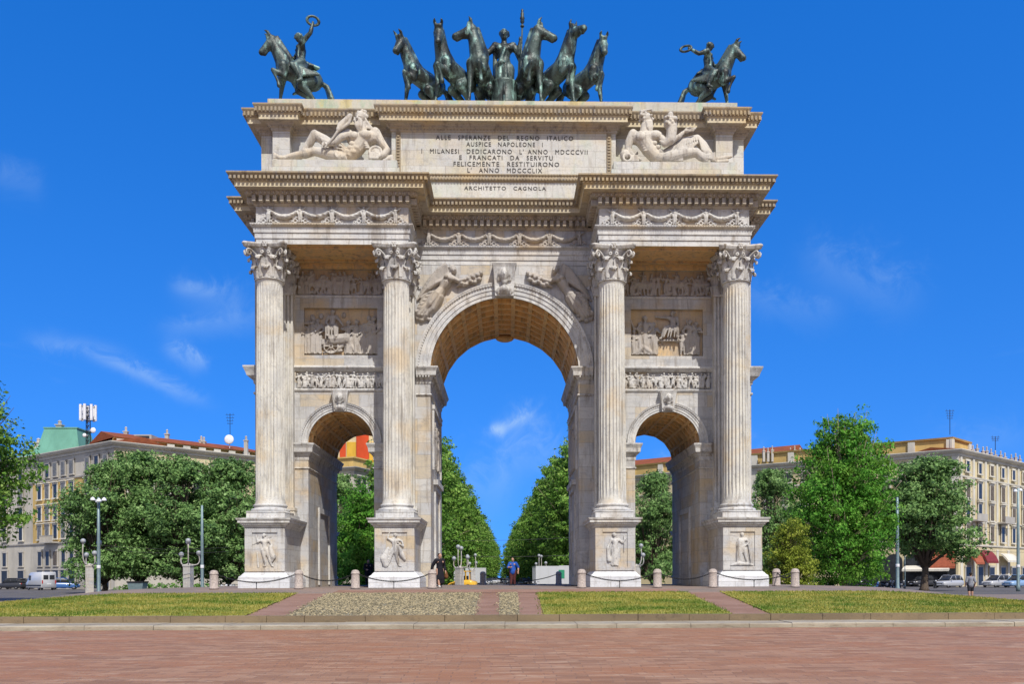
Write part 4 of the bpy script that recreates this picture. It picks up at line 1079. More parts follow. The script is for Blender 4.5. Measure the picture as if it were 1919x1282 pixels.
for xa, xb in ((tx_(616)+.1, tx_(1285)-.1),):
    for i in range(24):
        x0 = xa+(xb-xa)*i/24; x1 = xa+(xb-xa)*(i+1)/24
        g.add([(x0,-7.5,ground_h(x0,-7.5)+.03),(x1,-7.5,ground_h(x1,-7.5)+.03),(x1,-5.6,ground_h(x1,-5.6)+.03),(x0,-5.6,ground_h(x0,-5.6)+.03)], [(0,1,2,3)])
struct(g.build('terrace_path', M['brickpath']))

def attr_mat(name, cols, rough=.65, trans=0.25, spec=.12, patchy=None):
    """cols: list of (pos, rgb) on a per-face tone attribute; patchy=(scale, colour, amount) adds larger natural patches"""
    m, t, b = newmat(name)
    a = N(t, 'ShaderNodeAttribute', attribute_name='tone'); rp_ = N(t, 'ShaderNodeValToRGB'); L(t, a.outputs['Fac'], rp_.inputs[0])
    e = rp_.color_ramp.elements
    e[0].position, e[0].color = cols[0][0], (*cols[0][1],1); e[1].position, e[1].color = cols[-1][0], (*cols[-1][1],1)
    for p_, c_ in cols[1:-1]: q = e.new(p_); q.color = (*c_,1)
    c = rp_.outputs[0]
    if patchy: c = mixc(t, rng(t, noise(t, wpos(t), patchy[0], 4, .6), .42, .66, 0, patchy[2]), c, patchy[1])
    L(t, c, b.inputs['Base Color']); setin(b, Roughness=rough); b.inputs['Specular IOR Level'].default_value = spec
    if trans:
        tr = N(t, 'ShaderNodeBsdfTranslucent'); L(t, c, tr.inputs[0]); mx = N(t, 'ShaderNodeMixShader'); mx.inputs[0].default_value = trans
        out = t.nodes['Material Output']; L(t, b.outputs[0], mx.inputs[1]); L(t, tr.outputs[0], mx.inputs[2]); L(t, mx.outputs[0], out.inputs[0])
    return m
def np_mesh(name, V, Fq, tone, mat):
    me = bpy.data.meshes.new(name); nf, k = Fq.shape
    me.vertices.add(len(V)); me.vertices.foreach_set('co', V.astype(np.float32).ravel())
    me.loops.add(nf*k); me.loops.foreach_set('vertex_index', Fq.astype(np.int32).ravel())
    me.polygons.add(nf); me.polygons.foreach_set('loop_start', np.arange(0, nf*k, k, dtype=np.int32))
    me.update(calc_edges=True)
    at_ = me.attributes.new('tone', 'FLOAT', 'FACE'); at_.data.foreach_set('value', tone.astype(np.float32))
    me.materials.append(mat); return me
# grass blades
M['grass'] = attr_mat('grass_blades', [(0,(.08,.12,.015)),(.5,(.33,.31,.055)),(1,(.56,.46,.14))], .6, .3, patchy=(.5,(.085,.17,.018),1.0))
def scatter_bed(beds, n, seed):
    r_ = np.random.default_rng(seed); out = []
    areas = [abs(a[1]-a[0])+abs(a[3]-a[2]) for a, _ in beds]; tot = sum(areas)
    for (a, yt), ar in zip(beds, areas):
        k = int(n*ar/tot); u = r_.random(k); t = r_.random(k)**1.0
        x = (a[0]+(a[1]-a[0])*u)*(1-t)+(a[2]+(a[3]-a[2])*u)*t
        x = x+r_.normal(0,.09,k)*((u<.03)|(u>.97)|(r_.random(k)<.1)); t = t+np.where(t>.94, np.abs(r_.normal(0,.014,k)), 0)
        for xx, tt in zip(x, t): 
            y = YB+((yt(xx) if yt else YT)-YB)*tt; out.append((xx, y, ground_h(xx,y)+.04))
    return np.array(out)
pts = scatter_bed(BEDS['lawn'], 110000, 3); n = len(pts); r_ = np.random.default_rng(4)
an = r_.random(n)*2*PI; hgt = .035+.06*r_.random(n)**2; wd = .012+.012*r_.random(n)
dx, dy = np.cos(an)*wd, np.sin(an)*wd; lx, ly = (r_.random(n)-.5)*.08, (r_.random(n)-.5)*.08
V = np.stack([pts+np.stack([dx,dy,0*dx],1), pts-np.stack([dx,dy,0*dx],1), pts+np.stack([lx,ly,hgt],1)], 1).reshape(-1,3)
go = bpy.data.objects.new('grass', np_mesh('grass', V, np.arange(3*n).reshape(-1,3), np.clip(r_.normal(.55,.25,n),0,1), M['grass'])); COL.objects.link(go)
tag(go, 'short sun-dried grass on the sloping lawns', 'grass', kind='stuff')
M['gravel'] = attr_mat('gravel_stones', [(0,(.08,.07,.045)),(.5,(.25,.21,.125)),(1,(.47,.385,.22))], .85, 0)
pts = scatter_bed(BEDS['gravel_bed'], 15000, 6); n = len(pts); r_ = np.random.default_rng(8)
oc = np.array([(1,0,0),(0,1,0),(-1,0,0),(0,-1,0),(0,0,1),(0,0,-.3)]); of = np.array([(0,1,4),(1,2,4),(2,3,4),(3,0,4)])
sz = .02+.045*r_.random((n,1))**1.6; a = r_.random(n)*2*PI; ca, sa = np.cos(a)[:,None], np.sin(a)[:,None]
ox = oc[None,:,0]*ca-oc[None,:,1]*sa*.75; oy = oc[None,:,0]*sa+oc[None,:,1]*ca*.75; oz = np.repeat(oc[None,:,2]*.6, n, 0)
V = (np.stack([ox,oy,oz],2)*sz[:,None,:]+pts[:,None,:]).reshape(-1,3); Fq = (of[None]+6*np.arange(n)[:,None,None]).reshape(-1,3)
go = bpy.data.objects.new('gravel', np_mesh('gravel', V, Fq, np.repeat(r_.random(n),4), M['gravel'])); COL.objects.link(go)
tag(go, 'loose pale gravel filling the beds between the red paths', 'gravel', kind='stuff')

# ---------------------------------------------------------------- BRONZE GROUP ON TOP
ZT = 25.18
def horse(b, pitch=22, neck=66, nyaw=0, hyaw=None, hpitch=-38, raise_l=1.0, raise_r=0.0, mane=True, hipz=1.20, hd=0, tail=True):
    """rearing horse of 1.6 m withers height, facing +x, hind feet at z = 0"""
    p = R(pitch); hip = Vector((-.55,0,hipz)); hyaw = nyaw if hyaw is None else hyaw
    def tp(x, y, z): return hip+Vector((x*math.cos(p)-z*math.sin(p), y, x*math.sin(p)+z*math.cos(p)))
    b.ell(tp(-.05,.09,.02), (.34,.19,.31)); b.ell(tp(-.05,-.09,.02), (.34,.19,.31)); b.cap([tp(.05,0,.0), tp(.4,0,-.07), tp(.75,0,-.05)], (.28,.28,.29), 14)
    b.ell(tp(.92,.08,-.04), (.25,.16,.30)); b.ell(tp(.92,-.08,-.04), (.25,.16,.30)); b.cap([tp(.2,0,.2), tp(.6,0,.2), tp(.86,0,.26)], (.14,.12,.16))
    nb = tp(.98,0,.14); na = R(neck); ny = R(nyaw)
    def dirv(el, yw): return Vector((math.cos(el)*math.cos(yw), math.cos(el)*math.sin(yw), math.sin(el)))
    nd = dirv(na, ny); poll = nb+dirv(na*.93, ny*.6)*.36+nd*.40
    mid = nb+dirv(na*.93, ny*.5)*.38
    b.cap([tp(.9,0,.0), nb, mid, poll], (.29,.265,.205,.145), 14)
    hv = dirv(R(hpitch), R(hyaw)); side = Vector((-math.sin(R(hyaw)), math.cos(R(hyaw)), 0)); upv = side.cross(hv)*-1
    if upv.z < 0 and abs(hpitch) < 80: upv = -upv
    q = [poll-hv*.02, poll+hv*.17-upv*.03, poll+hv*.38, poll+hv*.54]
    b.cap(q, (.160,.165,.118,.108), 12); b.cap([poll+hv*.10-upv*.10, poll+hv*.28-upv*.10], (.10,.08)); b.cap([poll+hv*.36-upv*.09, poll+hv*.53-upv*.115], (.065,.055))
    for s in (-1, 1):
        b.cap([poll+side*.085*s-hv*.05+upv*.10, poll+side*.115*s-hv*.08+upv*.24, poll+side*.10*s-hv*.05+upv*.37], (.055,.055,.018), 6)
        b.ell(poll+side*.125*s+hv*.17+upv*.05, .038, None, 6, 5); b.ell(poll+side*.075*s+hv*.56+upv*.035, .040, None, 6, 5)
    back = (nd.cross(Vector((-math.sin(ny), math.cos(ny), 0))))
    if back.x*math.cos(ny)+back.y*math.sin(ny) > 0: back = -back
    if mane:
        for i in range(20):
            t_ = i/19; c = nb.lerp(poll, t_)+back*(.215-.10*t_); w = .07 if i % 2 else -.07
            b.cap([c, c+back*.07+Vector((0,w*.7,.02)), c+back*.05+Vector((0,w*1.7,-.13-.04*(i % 3)))], (.085,.062,.028), 6)
        for i in range(4): b.cap([poll+upv*.10, poll+upv*.20+side*(i-1.5)*.05+hv*.02, poll+hv*.10+upv*.12+side*(i-1.5)*.06], (.06,.045,.02), 6)
    for s in (-1, 1):                                           # hind legs, braced
        fx = -.62+(.18 if s > 0 else -.12); h0 = tp(-.02,s*.17,-.08); st = tp(.26,s*.2,-.40)
        hk = Vector((fx-.16, s*.19, .47)); ft = Vector((fx-.03, s*.19, .13))
        b.cap([h0, st], (.21,.135)); b.cap([st, st.lerp(hk,.5)+Vector((-.03,0,.02)), hk], (.14,.10,.066)); b.cap([hk, hk.lerp(ft,.6), ft], (.072,.05,.058))
        b.cap([ft, Vector((fx+.05, s*.19, .05))], (.055,.078)); b.box(fx-.03, fx+.13, s*.19-.07, s*.19+.07, 0, .06)
        sh = tp(.95,s*.19,-.08); el = tp(.82,s*.21,-.38)
        b.cap([sh, el], (.18,.115))
        rs = raise_l if s > 0 else raise_r
        if rs > .01:
            kn = el+Vector((.36*rs, 0, -.14+.26*rs)); fe = kn+Vector((-.10-.10*rs+.12*hd, 0, -.34)); ho = fe+Vector((-.05+.05*hd, 0, -.14))
        else:
            kn = el+Vector((.05, s*.01, -.40)); fe = kn+Vector((.05, 0, -.36)); ho = fe+Vector((.06, 0, -.12))
        b.cap([el, el.lerp(kn,.5), kn], (.11,.085,.070)); b.cap([kn, kn.lerp(fe,.6), fe], (.07,.048,.056)); b.cap([fe, ho], (.05,.075))
    if tail:
        a = tp(-.36,0,.10)
        for k in range(6):
            w = (k-2.5)*.05; b.cap([a, a+Vector((-.16,w*.5,-.12)), a+Vector((-.30,w,-.5)), Vector((a.x-.42-abs(w)*.5, w*1.4, .12))], (.07,.08,.085,.045), 7)
    return tp
def flip_y(b): b.v = [(x,-y,z) for x,y,z in b.v]; b.f = [f[::-1] for f in b.f]; return b

# six horses of the chariot team: centre of the hindquarters (photo column), heading, neck and head turn
TEAM = [ # px, Y, heading deg (0 = +x, -90 = to viewer), scale, pitch, neck, neck yaw, head yaw, head pitch, flip, label
 (790, 1.9, -146, 1.60, 19, 62, 6, 22, -58, 0, 'outermost bronze chariot horse on the raised-wreath rider end, muzzle tucked to its chest'),
 (849, 1.6, -138, 1.70, 21, 74, 20, 46, -64, 0, 'bronze chariot horse facing forward with pricked ears, second from the raised-wreath rider end'),
 (906, 1.9, -112, 1.75, 25, 74, -40, -70, -22, 0, 'bronze chariot horse beside the standing woman, head turned in profile towards the raised wreath'),
 (993, 1.9, -68, 1.75, 25, 74, 40, 66, -26, 1, 'bronze chariot horse beside the tall staff, head in profile with open mouth'),
 (1049, 1.6, -42, 1.70, 21, 68, -6, -14, -14, 1, 'bronze chariot horse throwing its head up, second from the low-wreath rider end'),
 (1103, 1.9, -38, 1.60, 19, 68, -6, -44, -62, 1, 'outermost bronze chariot horse at the low-wreath rider end, raised foreleg hanging clear'),
]
for (px, Y, hd_, sc, pt, nk, ny_, hy_, hp_, fl_, lab) in TEAM:
    b = MB(); horse(b, pt, nk, ny_ if not fl_ else -ny_, hy_ if not fl_ else -hy_, hp_, 1.0, .35 if px in (857,907,985,1040) else 0.0, hd=.4)
    if fl_: flip_y(b)
    b.cap([(.30,-.36,1.30),(.42,0,1.72),(.30,.36,1.30)], .035, 6)
    o = b.organic('bronze_horse', M['bronze'], None, .030, 2, (gx(px, Y)+.0, Y, ZT))
    o.rotation_euler = (0,0,R(hd_)); o.scale = (sc,)*3
    tag(o, lab, 'horse statue', 'bronze horses of the chariot team')

# chariot and the goddess
Yg = 2.1; cx = at(945, 190, Yg).x
ch = empty('bronze_chariot', 'bronze chariot with a round ornamented front between the middle horses', 'chariot', (cx, Yg, ZT))
b = MB(); b.lathe([(.66,0),(.68,.1),(.66,.55),(.74,.6),(.74,.78),(.68,.84),(.66,1.75),(.70,1.85),(.70,1.95),(.60,1.97),(.58,1.2)], 28); b.build('body', M['bronze'], ch, True)
b = MB()
for k in range(10):
    a = PI+PI*(k+.5)/10; c, s_ = math.cos(a), math.sin(a)
    b.torus((.70*c,.70*s_,.34), .11, .035, Matrix.Rotation(a+PI/2,3,'Z') @ Matrix.Rotation(R(90),3,'X'), 10, 6); b.ell((.70*c,.70*s_,.34), .06); b.ell((.68*c,.68*s_,.15), .07)
b.build('ornament', M['bronze'], ch, True)
b = MB(); b.cap([(0,-.66,1.65),(0,-.85,.9),(0,-1.2,.1)], .07, 8); b.build('pole', M['bronze'], ch, True)
for s_ in (-1, 1):
    b = MB(); b.torus((s_*.85,.35,.6), .55, .06, Matrix.Rotation(R(90),3,'Y'), 24, 8)
    for k in range(8): b.tube([(s_*.85,.35,.6),(s_*.85,.35+.55*math.cos(PI*k/4),.6+.55*math.sin(PI*k/4))], .03, 6)
    b.build('wheel', M['bronze'], ch, True)
gs = 4.35
go = empty('bronze_goddess_statue', 'bronze robed woman standing in the chariot holding a tall staff', 'statue', (cx, Yg+.5, ZT+.78))
b = MB()
P = figure(b, TM((0,0,0), gs, 0, 1), dict(el=(-.20,-.02,.70), wl=(-.30,-.06,.78), er=(.185,-.02,.69), wr=(.20,-.05,.83), face=(-.1,-1,-.1)), robe=1, s=gs, female=1, folds=7)
for k in range(5): b.cap([P['sr']+Vector((.03*k,.1,0)), P['er']+Vector((.06,.1,-.3)), P['er']+Vector((.04*k-.02,.08,-1.1))], (.09,.11,.07), 7)
for k in range(4): b.cap([P['sl']+Vector((-.02*k,.12,0)), P['pel']+Vector((-.42-.04*k,.1,0)), P['kl']+Vector((-.42+.05*k,.1,0))], (.07,.10,.06), 7)
b.organic('body', M['bronze'], go, .036, 2)
b = MB(); q = P['wr']+Vector((.06,-.08,0)); b.tube([(q.x-.10,q.y,.2),(q.x+.06,q.y,gs*1.02)], .045, 8)
b.lathe([(.03,0),(.11,.04),(.11,.1),(.05,.14),(.05,.2),(.12,.3),(.10,.42),(.14,.5),(.09,.62),(.10,.75),(.06,.85),(.08,.92),(.02,1.02)], 10, (q.x+.06,q.y,gs*1.0)); b.build('staff', M['bronze'], go, True)

# the two mounted victories at the corners
def rider(px, Y, hd_, sc, lab, up, nyaw, fl_):
    e_ = empty('bronze_rider_statue', lab, 'statue', (gx(px, Y), Y, ZT), R(hd_), 'bronze riders on the attic corners'); e_.scale = (sc,)*3
    b = MB(); tp = horse(b, 18, 64, nyaw, nyaw*1.2, -52, 1.0, 0.0, hd=.3, hipz=1.16)
    if fl_: flip_y(b)
    b.organic('horse', M['bronze'], e_, .028, 2)
    sg = 1 if fl_ else -1                                       # the side turned to the viewer
    b = MB(); s = 2.12; st = tp(.44, 0, .30)
    T = Matrix.Translation(st+Vector((.0,-.02*0,-.52*s+.06))) @ Matrix.Rotation(R(90) if True else 0, 4, 'Z') @ Matrix.Diagonal((s,s,s,1))
    pose = dict(head=(0,-.03,.93), kl=(-.17,-.12,.40), kr=(.17,-.12,.40), al=(-.20,-.02,.18), ar=(.20,-.02,.18), tl=(-.21,-.09,.14), tr=(.21,-.09,.14), hl=(-.08,0,.51), hr=(.08,0,.51))
    a1, w1 = ('er','wr') if sg < 0 else ('el','wl'); a2, w2 = ('el','wl') if sg < 0 else ('er','wr'); k = 1 if sg < 0 else -1
    vs_ = 1
    # arm that carries the wreath, back arm in the rider's local axes: x lateral, -y forwards
    if up: pose[a1] = (k*.20,.12,.93); pose[w1] = (k*.20,.15,1.06)
    else: pose[a1] = (k*.16,.13,.76); pose[w1] = (k*.16,.27,.86)
    pose[a2] = (-k*.2,-.08,.68); pose[w2] = (-k*.12,-.24,.70)
    P = figure(b, T, pose, robe=0, s=s, female=1)
    for q in range(8):
        t_ = q/7; b.cap([P['pel']+Vector((.12-.34*t_,0,.02)), (P['kl'] if sg > 0 else P['kr'])+Vector((.10-.42*t_,0,.02-.1*t_)), (P['al'] if sg > 0 else P['ar'])+Vector((.08-.62*t_,0,.12+.02*q))], (.09,.075,.05), 7)
        b.cap([P['chest']+Vector((.08,(q-3.5)*.05,.05)), P['pel']+Vector((.12,(q-3.5)*.05,.05))], (.035,.045), 6)
        b.cap([P['pel']+Vector((-.1,0,.05)), P['pel']+Vector((-.35-.03*q,(q-3.5)*.05,-.12))], (.09,.05), 6)
    b.organic('rider', M['bronze'], e_, .024, 2)
    b = MB(); wv = P[w1]+Vector((-.02,0,.14 if up else .06)) if up else P[w1]+Vector((-.17,0,.05))
    b.torus(wv, .17, .042, Matrix.Rotation(R(70),3,'X') @ Matrix.Rotation(R(0),3,'Z'), 22, 7, (1.15,.8,1))
    for q in range(16): b.ell(wv+Matrix.Rotation(R(70),3,'X') @ Vector((.172*math.cos(q*PI/8),.12*math.sin(q*PI/8),0)), (.04,.04,.03), None, 5, 4)
    b.build('wreath', M['bronze'], e_, True)
    return e_
rider(554, 1.5, -160, 1.60, 'bronze woman on a rearing horse holding a wreath straight up', True, -8, 0)
rider(1342, 1.5, -20, 1.50, 'bronze woman on a rearing horse holding a wreath out behind her', False, 8, 1)
e_ = MB(); pt = [(0,0,.08),(.5,0,.14),(.95,.05,.22),(1.3,.05,.12)]
# ---------------------------------------------------------------- RECLINING RIVER GODS
def zpx(zx, zy, x0, y0, k, Y, dy=0): 
    p_ = at(x0+zx/k, y0+zy/k, Y); return Vector((p_.x, Y+dy, p_.z))
def recliner(name, lab, fn, Y, base, parts):
    e_ = empty(name, lab, 'statue', (0,0,0), 0, 'reclining marble statues on the cornice')
    x0, x1, zt_ = base
    b = MB(); b.box(x0, x1, Y-.75, YA-.02, 19.66, zt_); b.box(x0-.12, x1+.12, Y-.85, YA-.02, 19.66, zt_-.42); b.build('plinth', M['attic'], e_)
    b = MB(); fn(b); b.organic('figure', M['statue'], e_, .025, 3)
    for nm, f2 in parts: b = MB(); f2(b); b.organic(nm, M['statue'], e_, .028, 1)
    return e_
Yr = -1.15
q1 = lambda x, y, d=0: zpx(x, y, 500, 190, 7.676, Yr, d)
def god1(b):
    b.ell(q1(1350,235,-.1), (.24,.26,.30)); b.ell(q1(1335,300,-.2), (.17,.18,.17))
    b.cap([q1(1322,262,-.36), q1(1316,292,-.42)], (.035,.06), 6); b.cap([q1(1290,255,-.30), q1(1325,250,-.36), q1(1362,255,-.32)], .045, 6)
    rd = random.Random(3)
    for i in range(46): b.ell(q1(1350+rd.uniform(-95,100), 200+rd.uniform(-70,95), rd.uniform(-.05,.12)), rd.uniform(.06,.10), None, 6, 5)
    for i in range(16): b.cap([q1(1290+i*6, 320, -.30), q1(1300+i*5+rd.uniform(-8,8), 390, -.33), q1(1325+i*2.5, 450+rd.uniform(-30,15), -.28)], (.06,.055,.03), 6)
    for i in range(8): b.cap([q1(1420,260,.0), q1(1450+i*6,330+i*4,.05), q1(1450+i*16,380+i*5,.0)], (.07,.07,.04), 6)
    b.cap([q1(1360,330), q1(1370,440)], (.22,.28)); 
    b.cap([q1(1240,560,-.05), q1(1390,540), q1(1520,520)], (.30,.40,.34), 14)
    b.cap([q1(1380,560), q1(1310,680,-.02), q1(1200,770,-.02), q1(1080,790)], (.42,.36,.34,.33), 14)
    b.ell(q1(1260,530,-.32), (.30,.16,.20)); b.ell(q1(1430,520,-.34), (.32,.17,.22))
    for k, (xx, yy) in enumerate(((1235,645),(1330,640),(1205,705),(1300,700),(1165,760),(1255,760))): b.ell(q1(xx,yy,-.30), (.16,.10,.12))
    for k in range(4): b.ell(q1(1420+k*14,620+k*28,-.22), (.16,.12,.06))
    b.cap([q1(1190,490,-.2), q1(1090,560,-.38), q1(985,650,-.42)], (.22,.20,.15)); b.cap([q1(985,650,-.42), q1(930,660,-.42), q1(870,670,-.40)], (.15,.14,.09))
    b.ell(q1(850,680,-.42), (.13,.10,.12))
    for k in range(4): b.cap([q1(850,650+k*14,-.46), q1(825,670+k*16,-.52), q1(832,695+k*14,-.54)], .035, 6)
    b.cap([q1(860,650,-.48), q1(885,690,-.54)], .04, 6)
    b.cap([q1(1560,450), q1(1640,580,-.05), q1(1735,710,-.1)], (.27,.21,.16)); b.cap([q1(1735,710,-.1), q1(1690,790,-.2), q1(1620,840,-.25)], (.17,.15,.09))
    for k in range(4): b.cap([q1(1630,835,-.3), q1(1600-k*6,850-k*8,-.32), q1(1585-k*4,868-k*8,-.32)], .038, 6)
    b.cap([q1(1020,780), q1(860,760,-.1), q1(690,735,-.15)], (.34,.28,.21), 12); b.cap([q1(690,735,-.15), q1(560,775,-.15), q1(380,800,-.15), q1(280,825,-.15)], (.22,.22,.15,.11), 12)
    b.cap([q1(280,830,-.15), q1(200,835,-.2), q1(135,800,-.2)], (.12,.12,.09))
    for k in range(5): b.cap([q1(150,790+k*12,-.22), q1(112,770+k*18,-.24)], (.05,.035), 6)
    b.cap([q1(1000,700,.1), q1(830,560,.0), q1(690,475,-.05)], (.33,.27,.20), 12); b.cap([q1(690,475,-.05), q1(620,590,.0), q1(545,700,.0), q1(485,790,.05)], (.21,.21,.17,.11), 12)
    b.cap([q1(490,800,.0), q1(400,840,-.1)], (.12,.09))
    for k in range(7): b.cap([q1(790+k*22,480+k*14,-.08), q1(800+k*16,570+k*8,-.25), q1(830+k*6,640,-.22)], (.05,.055,.04), 6)
    for k in range(8): b.cap([q1(1000+k*22,770,-.30), q1(1010+k*18,820+((k*3)%4)*8,-.36), q1(1050+k*16,870,-.30)], (.06,.07,.05), 6)
    for k in range(3): b.cap([q1(985,640+k*30,-.3), q1(1090,650+k*40,-.36), q1(1190,740+k*34,-.32)], .04, 6)
def oar(b):
    b.cap([q1(868,735,-.55), q1(990,600,-.6), q1(1060,500,-.62)], (.05,.06,.07), 8)
    for k in range(9): t_ = k/8; b.cap([q1(1045+8*k,500-10*k,-.60), q1(1060+22*k,400-18*k if k < 5 else 328,-.58)], (.06,.05), 6)
    b.cap([q1(1045,480,-.6), q1(1080,400,-.6), q1(1220,275,-.6), q1(1245,290,-.6), q1(1210,400,-.6), q1(1070,500,-.6)], .07, 6)
    b.cap([q1(1060,490,-.6), q1(1140,390,-.6), q1(1230,290,-.6)], .11, 8)
def urn(b):
    c = q1(1575,770,-.30); Mx = Matrix.Rotation(R(70),3,'X')
    b.torus(c, .30, .075, Matrix.Rotation(R(80),3,'X'), 22, 8); b.ell(c+Vector((.05,.28,.0)), (.36,.34,.36))
    for k in range(6): b.cap([q1(1500+k*22,790,-.38), q1(1500+k*22,872,-.42)], .06, 6)
    b.cap([q1(1690,860,-.1), q1(1790,790,.05), q1(1800,860,.05)], .12, 8)
xz = at(505, 305, Yr-.75)
recliner('reclining_river_god', 'bearded marble man reclining with an oar and an overturned urn', god1, Yr, (at(510,305,Yr-.75).x, at(744,305,Yr-.75).x, q1(960,872).z-.22), (('oar', oar), ('urn', urn)))
q2 = lambda x, y, d=0: zpx(x, y, 1140, 190, 7.38, Yr, d)
def god2(b):
    b.ell(q2(530,235,0), (.24,.26,.31)); b.ell(q2(565,300,-.05), (.16,.17,.17)); b.cap([q2(600,235,-.1), q2(616,262,-.12)], (.04,.065), 6); b.cap([q2(560,215,-.2), q2(595,212,-.2)], .045, 6)
    rd = random.Random(7)
    for i in range(36): b.ell(q2(490+rd.uniform(-55,75), 190+rd.uniform(-50,120), rd.uniform(-.18,.2)), rd.uniform(.06,.10), None, 6, 5)
    for k in range(6): b.cap([q2(440+k*18,190-k*9,-.2), q2(500+k*18,150-k*3,-.22), q2(600,140+k*6,-.15)], (.035,.04,.025), 6)
    for i in range(15): b.cap([q2(520+i*5, 300, -.20), q2(535+i*4+rd.uniform(-8,8), 390, -.25), q2(560+i*2, 450+rd.uniform(-30,12), -.26)], (.06,.06,.03), 6)
    b.cap([q2(510,330), q2(500,450)], (.22,.28))
    b.cap([q2(360,500,.05), q2(500,520), q2(660,490)], (.30,.40,.32), 14); b.cap([q2(490,540), q2(560,660), q2(650,760), q2(780,800)], (.42,.37,.34,.34), 14)
    b.ell(q2(450,525,-.30), (.30,.17,.22)); b.ell(q2(640,500,-.28), (.28,.16,.20))
    for k, (xx, yy) in enumerate(((540,620),(630,605),(590,680),(680,660),(640,740),(720,720))): b.ell(q2(xx,yy,-.26), (.14,.09,.11))
    for k in range(4): b.ell(q2(470+k*14,620+k*30,-.2), (.15,.12,.06))
    b.cap([q2(345,450,.05), q2(285,570,.0), q2(270,665,0)], (.26,.21,.17)); b.cap([q2(270,670,0), q2(330,770,-.1), q2(430,830,-.2)], (.17,.15,.09))
    b.cap([q2(690,480,-.05), q2(760,580,-.25), q2(860,590,-.35)], (.22,.18,.15)); b.cap([q2(860,590,-.35), q2(960,530,-.35), q2(1010,480,-.35)], (.15,.13,.09))
    b.ell(q2(1060,455,-.35), (.16,.11,.10))
    for k in range(4): b.cap([q2(1090,430+k*12,-.38), q2(1140,425+k*13,-.42), q2(1190-k*14,420+k*16,-.42)], .035, 6)
    b.cap([q2(1050,425,-.4), q2(1110,415,-.45)], .04, 6)
    b.cap([q2(820,740,.05), q2(1040,590,.0), q2(1225,520,.0)], (.35,.30,.22), 12); b.cap([q2(1225,520,.0), q2(1310,610,.0), q2(1390,710,.0), q2(1460,800,.0)], (.22,.23,.17,.12), 12)
    b.cap([q2(1460,810,.0), q2(1560,805,-.1), q2(1690,780,-.15)], (.13,.13,.07)); b.cap([q2(1500,850,-.1), q2(1640,840,-.15)], (.1,.07))
    b.cap([q2(820,810,-.2), q2(1020,760,-.25), q2(1200,735,-.25)], (.33,.29,.22), 12); b.cap([q2(1200,735,-.25), q2(1270,800,-.25), q2(1340,850,-.25)], (.22,.2,.12), 12)
    for k in range(9): b.cap([q2(960+k*30,600-k*8,-.22), q2(930+k*36,690-k*10,-.32), q2(840+k*20,800,-.40), q2(800+k*26,865,-.36)], (.045,.05,.05,.05), 6)
    for k in range(7): b.cap([q2(1235+k*8,530+k*10,-.20), q2(1280+k*22,700+k*8,-.28), q2(1390+k*12,830+k*4,-.25)], (.05,.055,.05), 6)
    for k in range(5): b.cap([q2(1190,700+k*14,-.4), q2(1330,790+k*10,-.36), q2(1460,740+k*20,-.25)], (.05,.05,.04), 6)
def horn(b):
    b.cap([q2(700,590,-.35), q2(760,640,-.4), q2(840,580,-.4), q2(860,450,-.38), q2(850,350,-.35)], (.05,.16,.26,.27,.30), 12)
    rd = random.Random(9)
    for i in range(34): b.ell(q2(845+rd.uniform(-80,80), 340+rd.uniform(-50,70), -.5+rd.uniform(-.12,.15)), rd.uniform(.07,.12), None, 7, 5)
    b.ell(q2(840,250,-.4), (.16,.16,.2)); b.ell(q2(840,225,-.4), .12)
def urn2(b):
    b.ell(q2(230,760,-.1), (.28,.3,.30)); b.torus(q2(250,820,-.35), .20, .07, Matrix.Rotation(R(80),3,'X'), 18, 8)
    for k in range(4): b.cap([q2(310+k*25,790,-.3), q2(310+k*30,868,-.34)], .06, 6)
    b.cap([q2(180,860,0), q2(140,850,.1)], .12, 8)
recliner('reclining_river_god', 'laurel-crowned marble man reclining with a horn of fruit', god2, Yr, (at(1150,305,Yr-.75).x, at(1382,305,Yr-.75).x, q2(960,868).z-.22), (('cornucopia', horn), ('urn', urn2)))
# ---------------------------------------------------------------- TREES
GZ = -1.04
M['bark'] = plain('bark', (.10,.075,.055), .9, 0, .3, 6)
M['palebark'] = plain('pale_bark', (.28,.23,.16), .85, 0, .3, 5)
M['leaf_dark'] = attr_mat('dark_leaves', [(0,(.045,.10,.035)),(.45,(.165,.30,.085)),(1,(.34,.50,.19))], .6, .25, .12)
M['leaf_mid'] = attr_mat('plane_leaves', [(0,(.05,.12,.02)),(.5,(.165,.33,.05)),(1,(.36,.50,.12))], .6, .3, .12)
M['leaf_bright'] = attr_mat('bright_leaves', [(0,(.03,.11,.015)),(.5,(.12,.36,.04)),(1,(.32,.58,.11))], .6, .35, .12, (.45,(.14,.20,.02),.45))
M['leaf_yellow'] = attr_mat('yellow_green_leaves', [(0,(.08,.12,.015)),(.5,(.27,.34,.04)),(1,(.50,.54,.10))], .6, .35, .12)
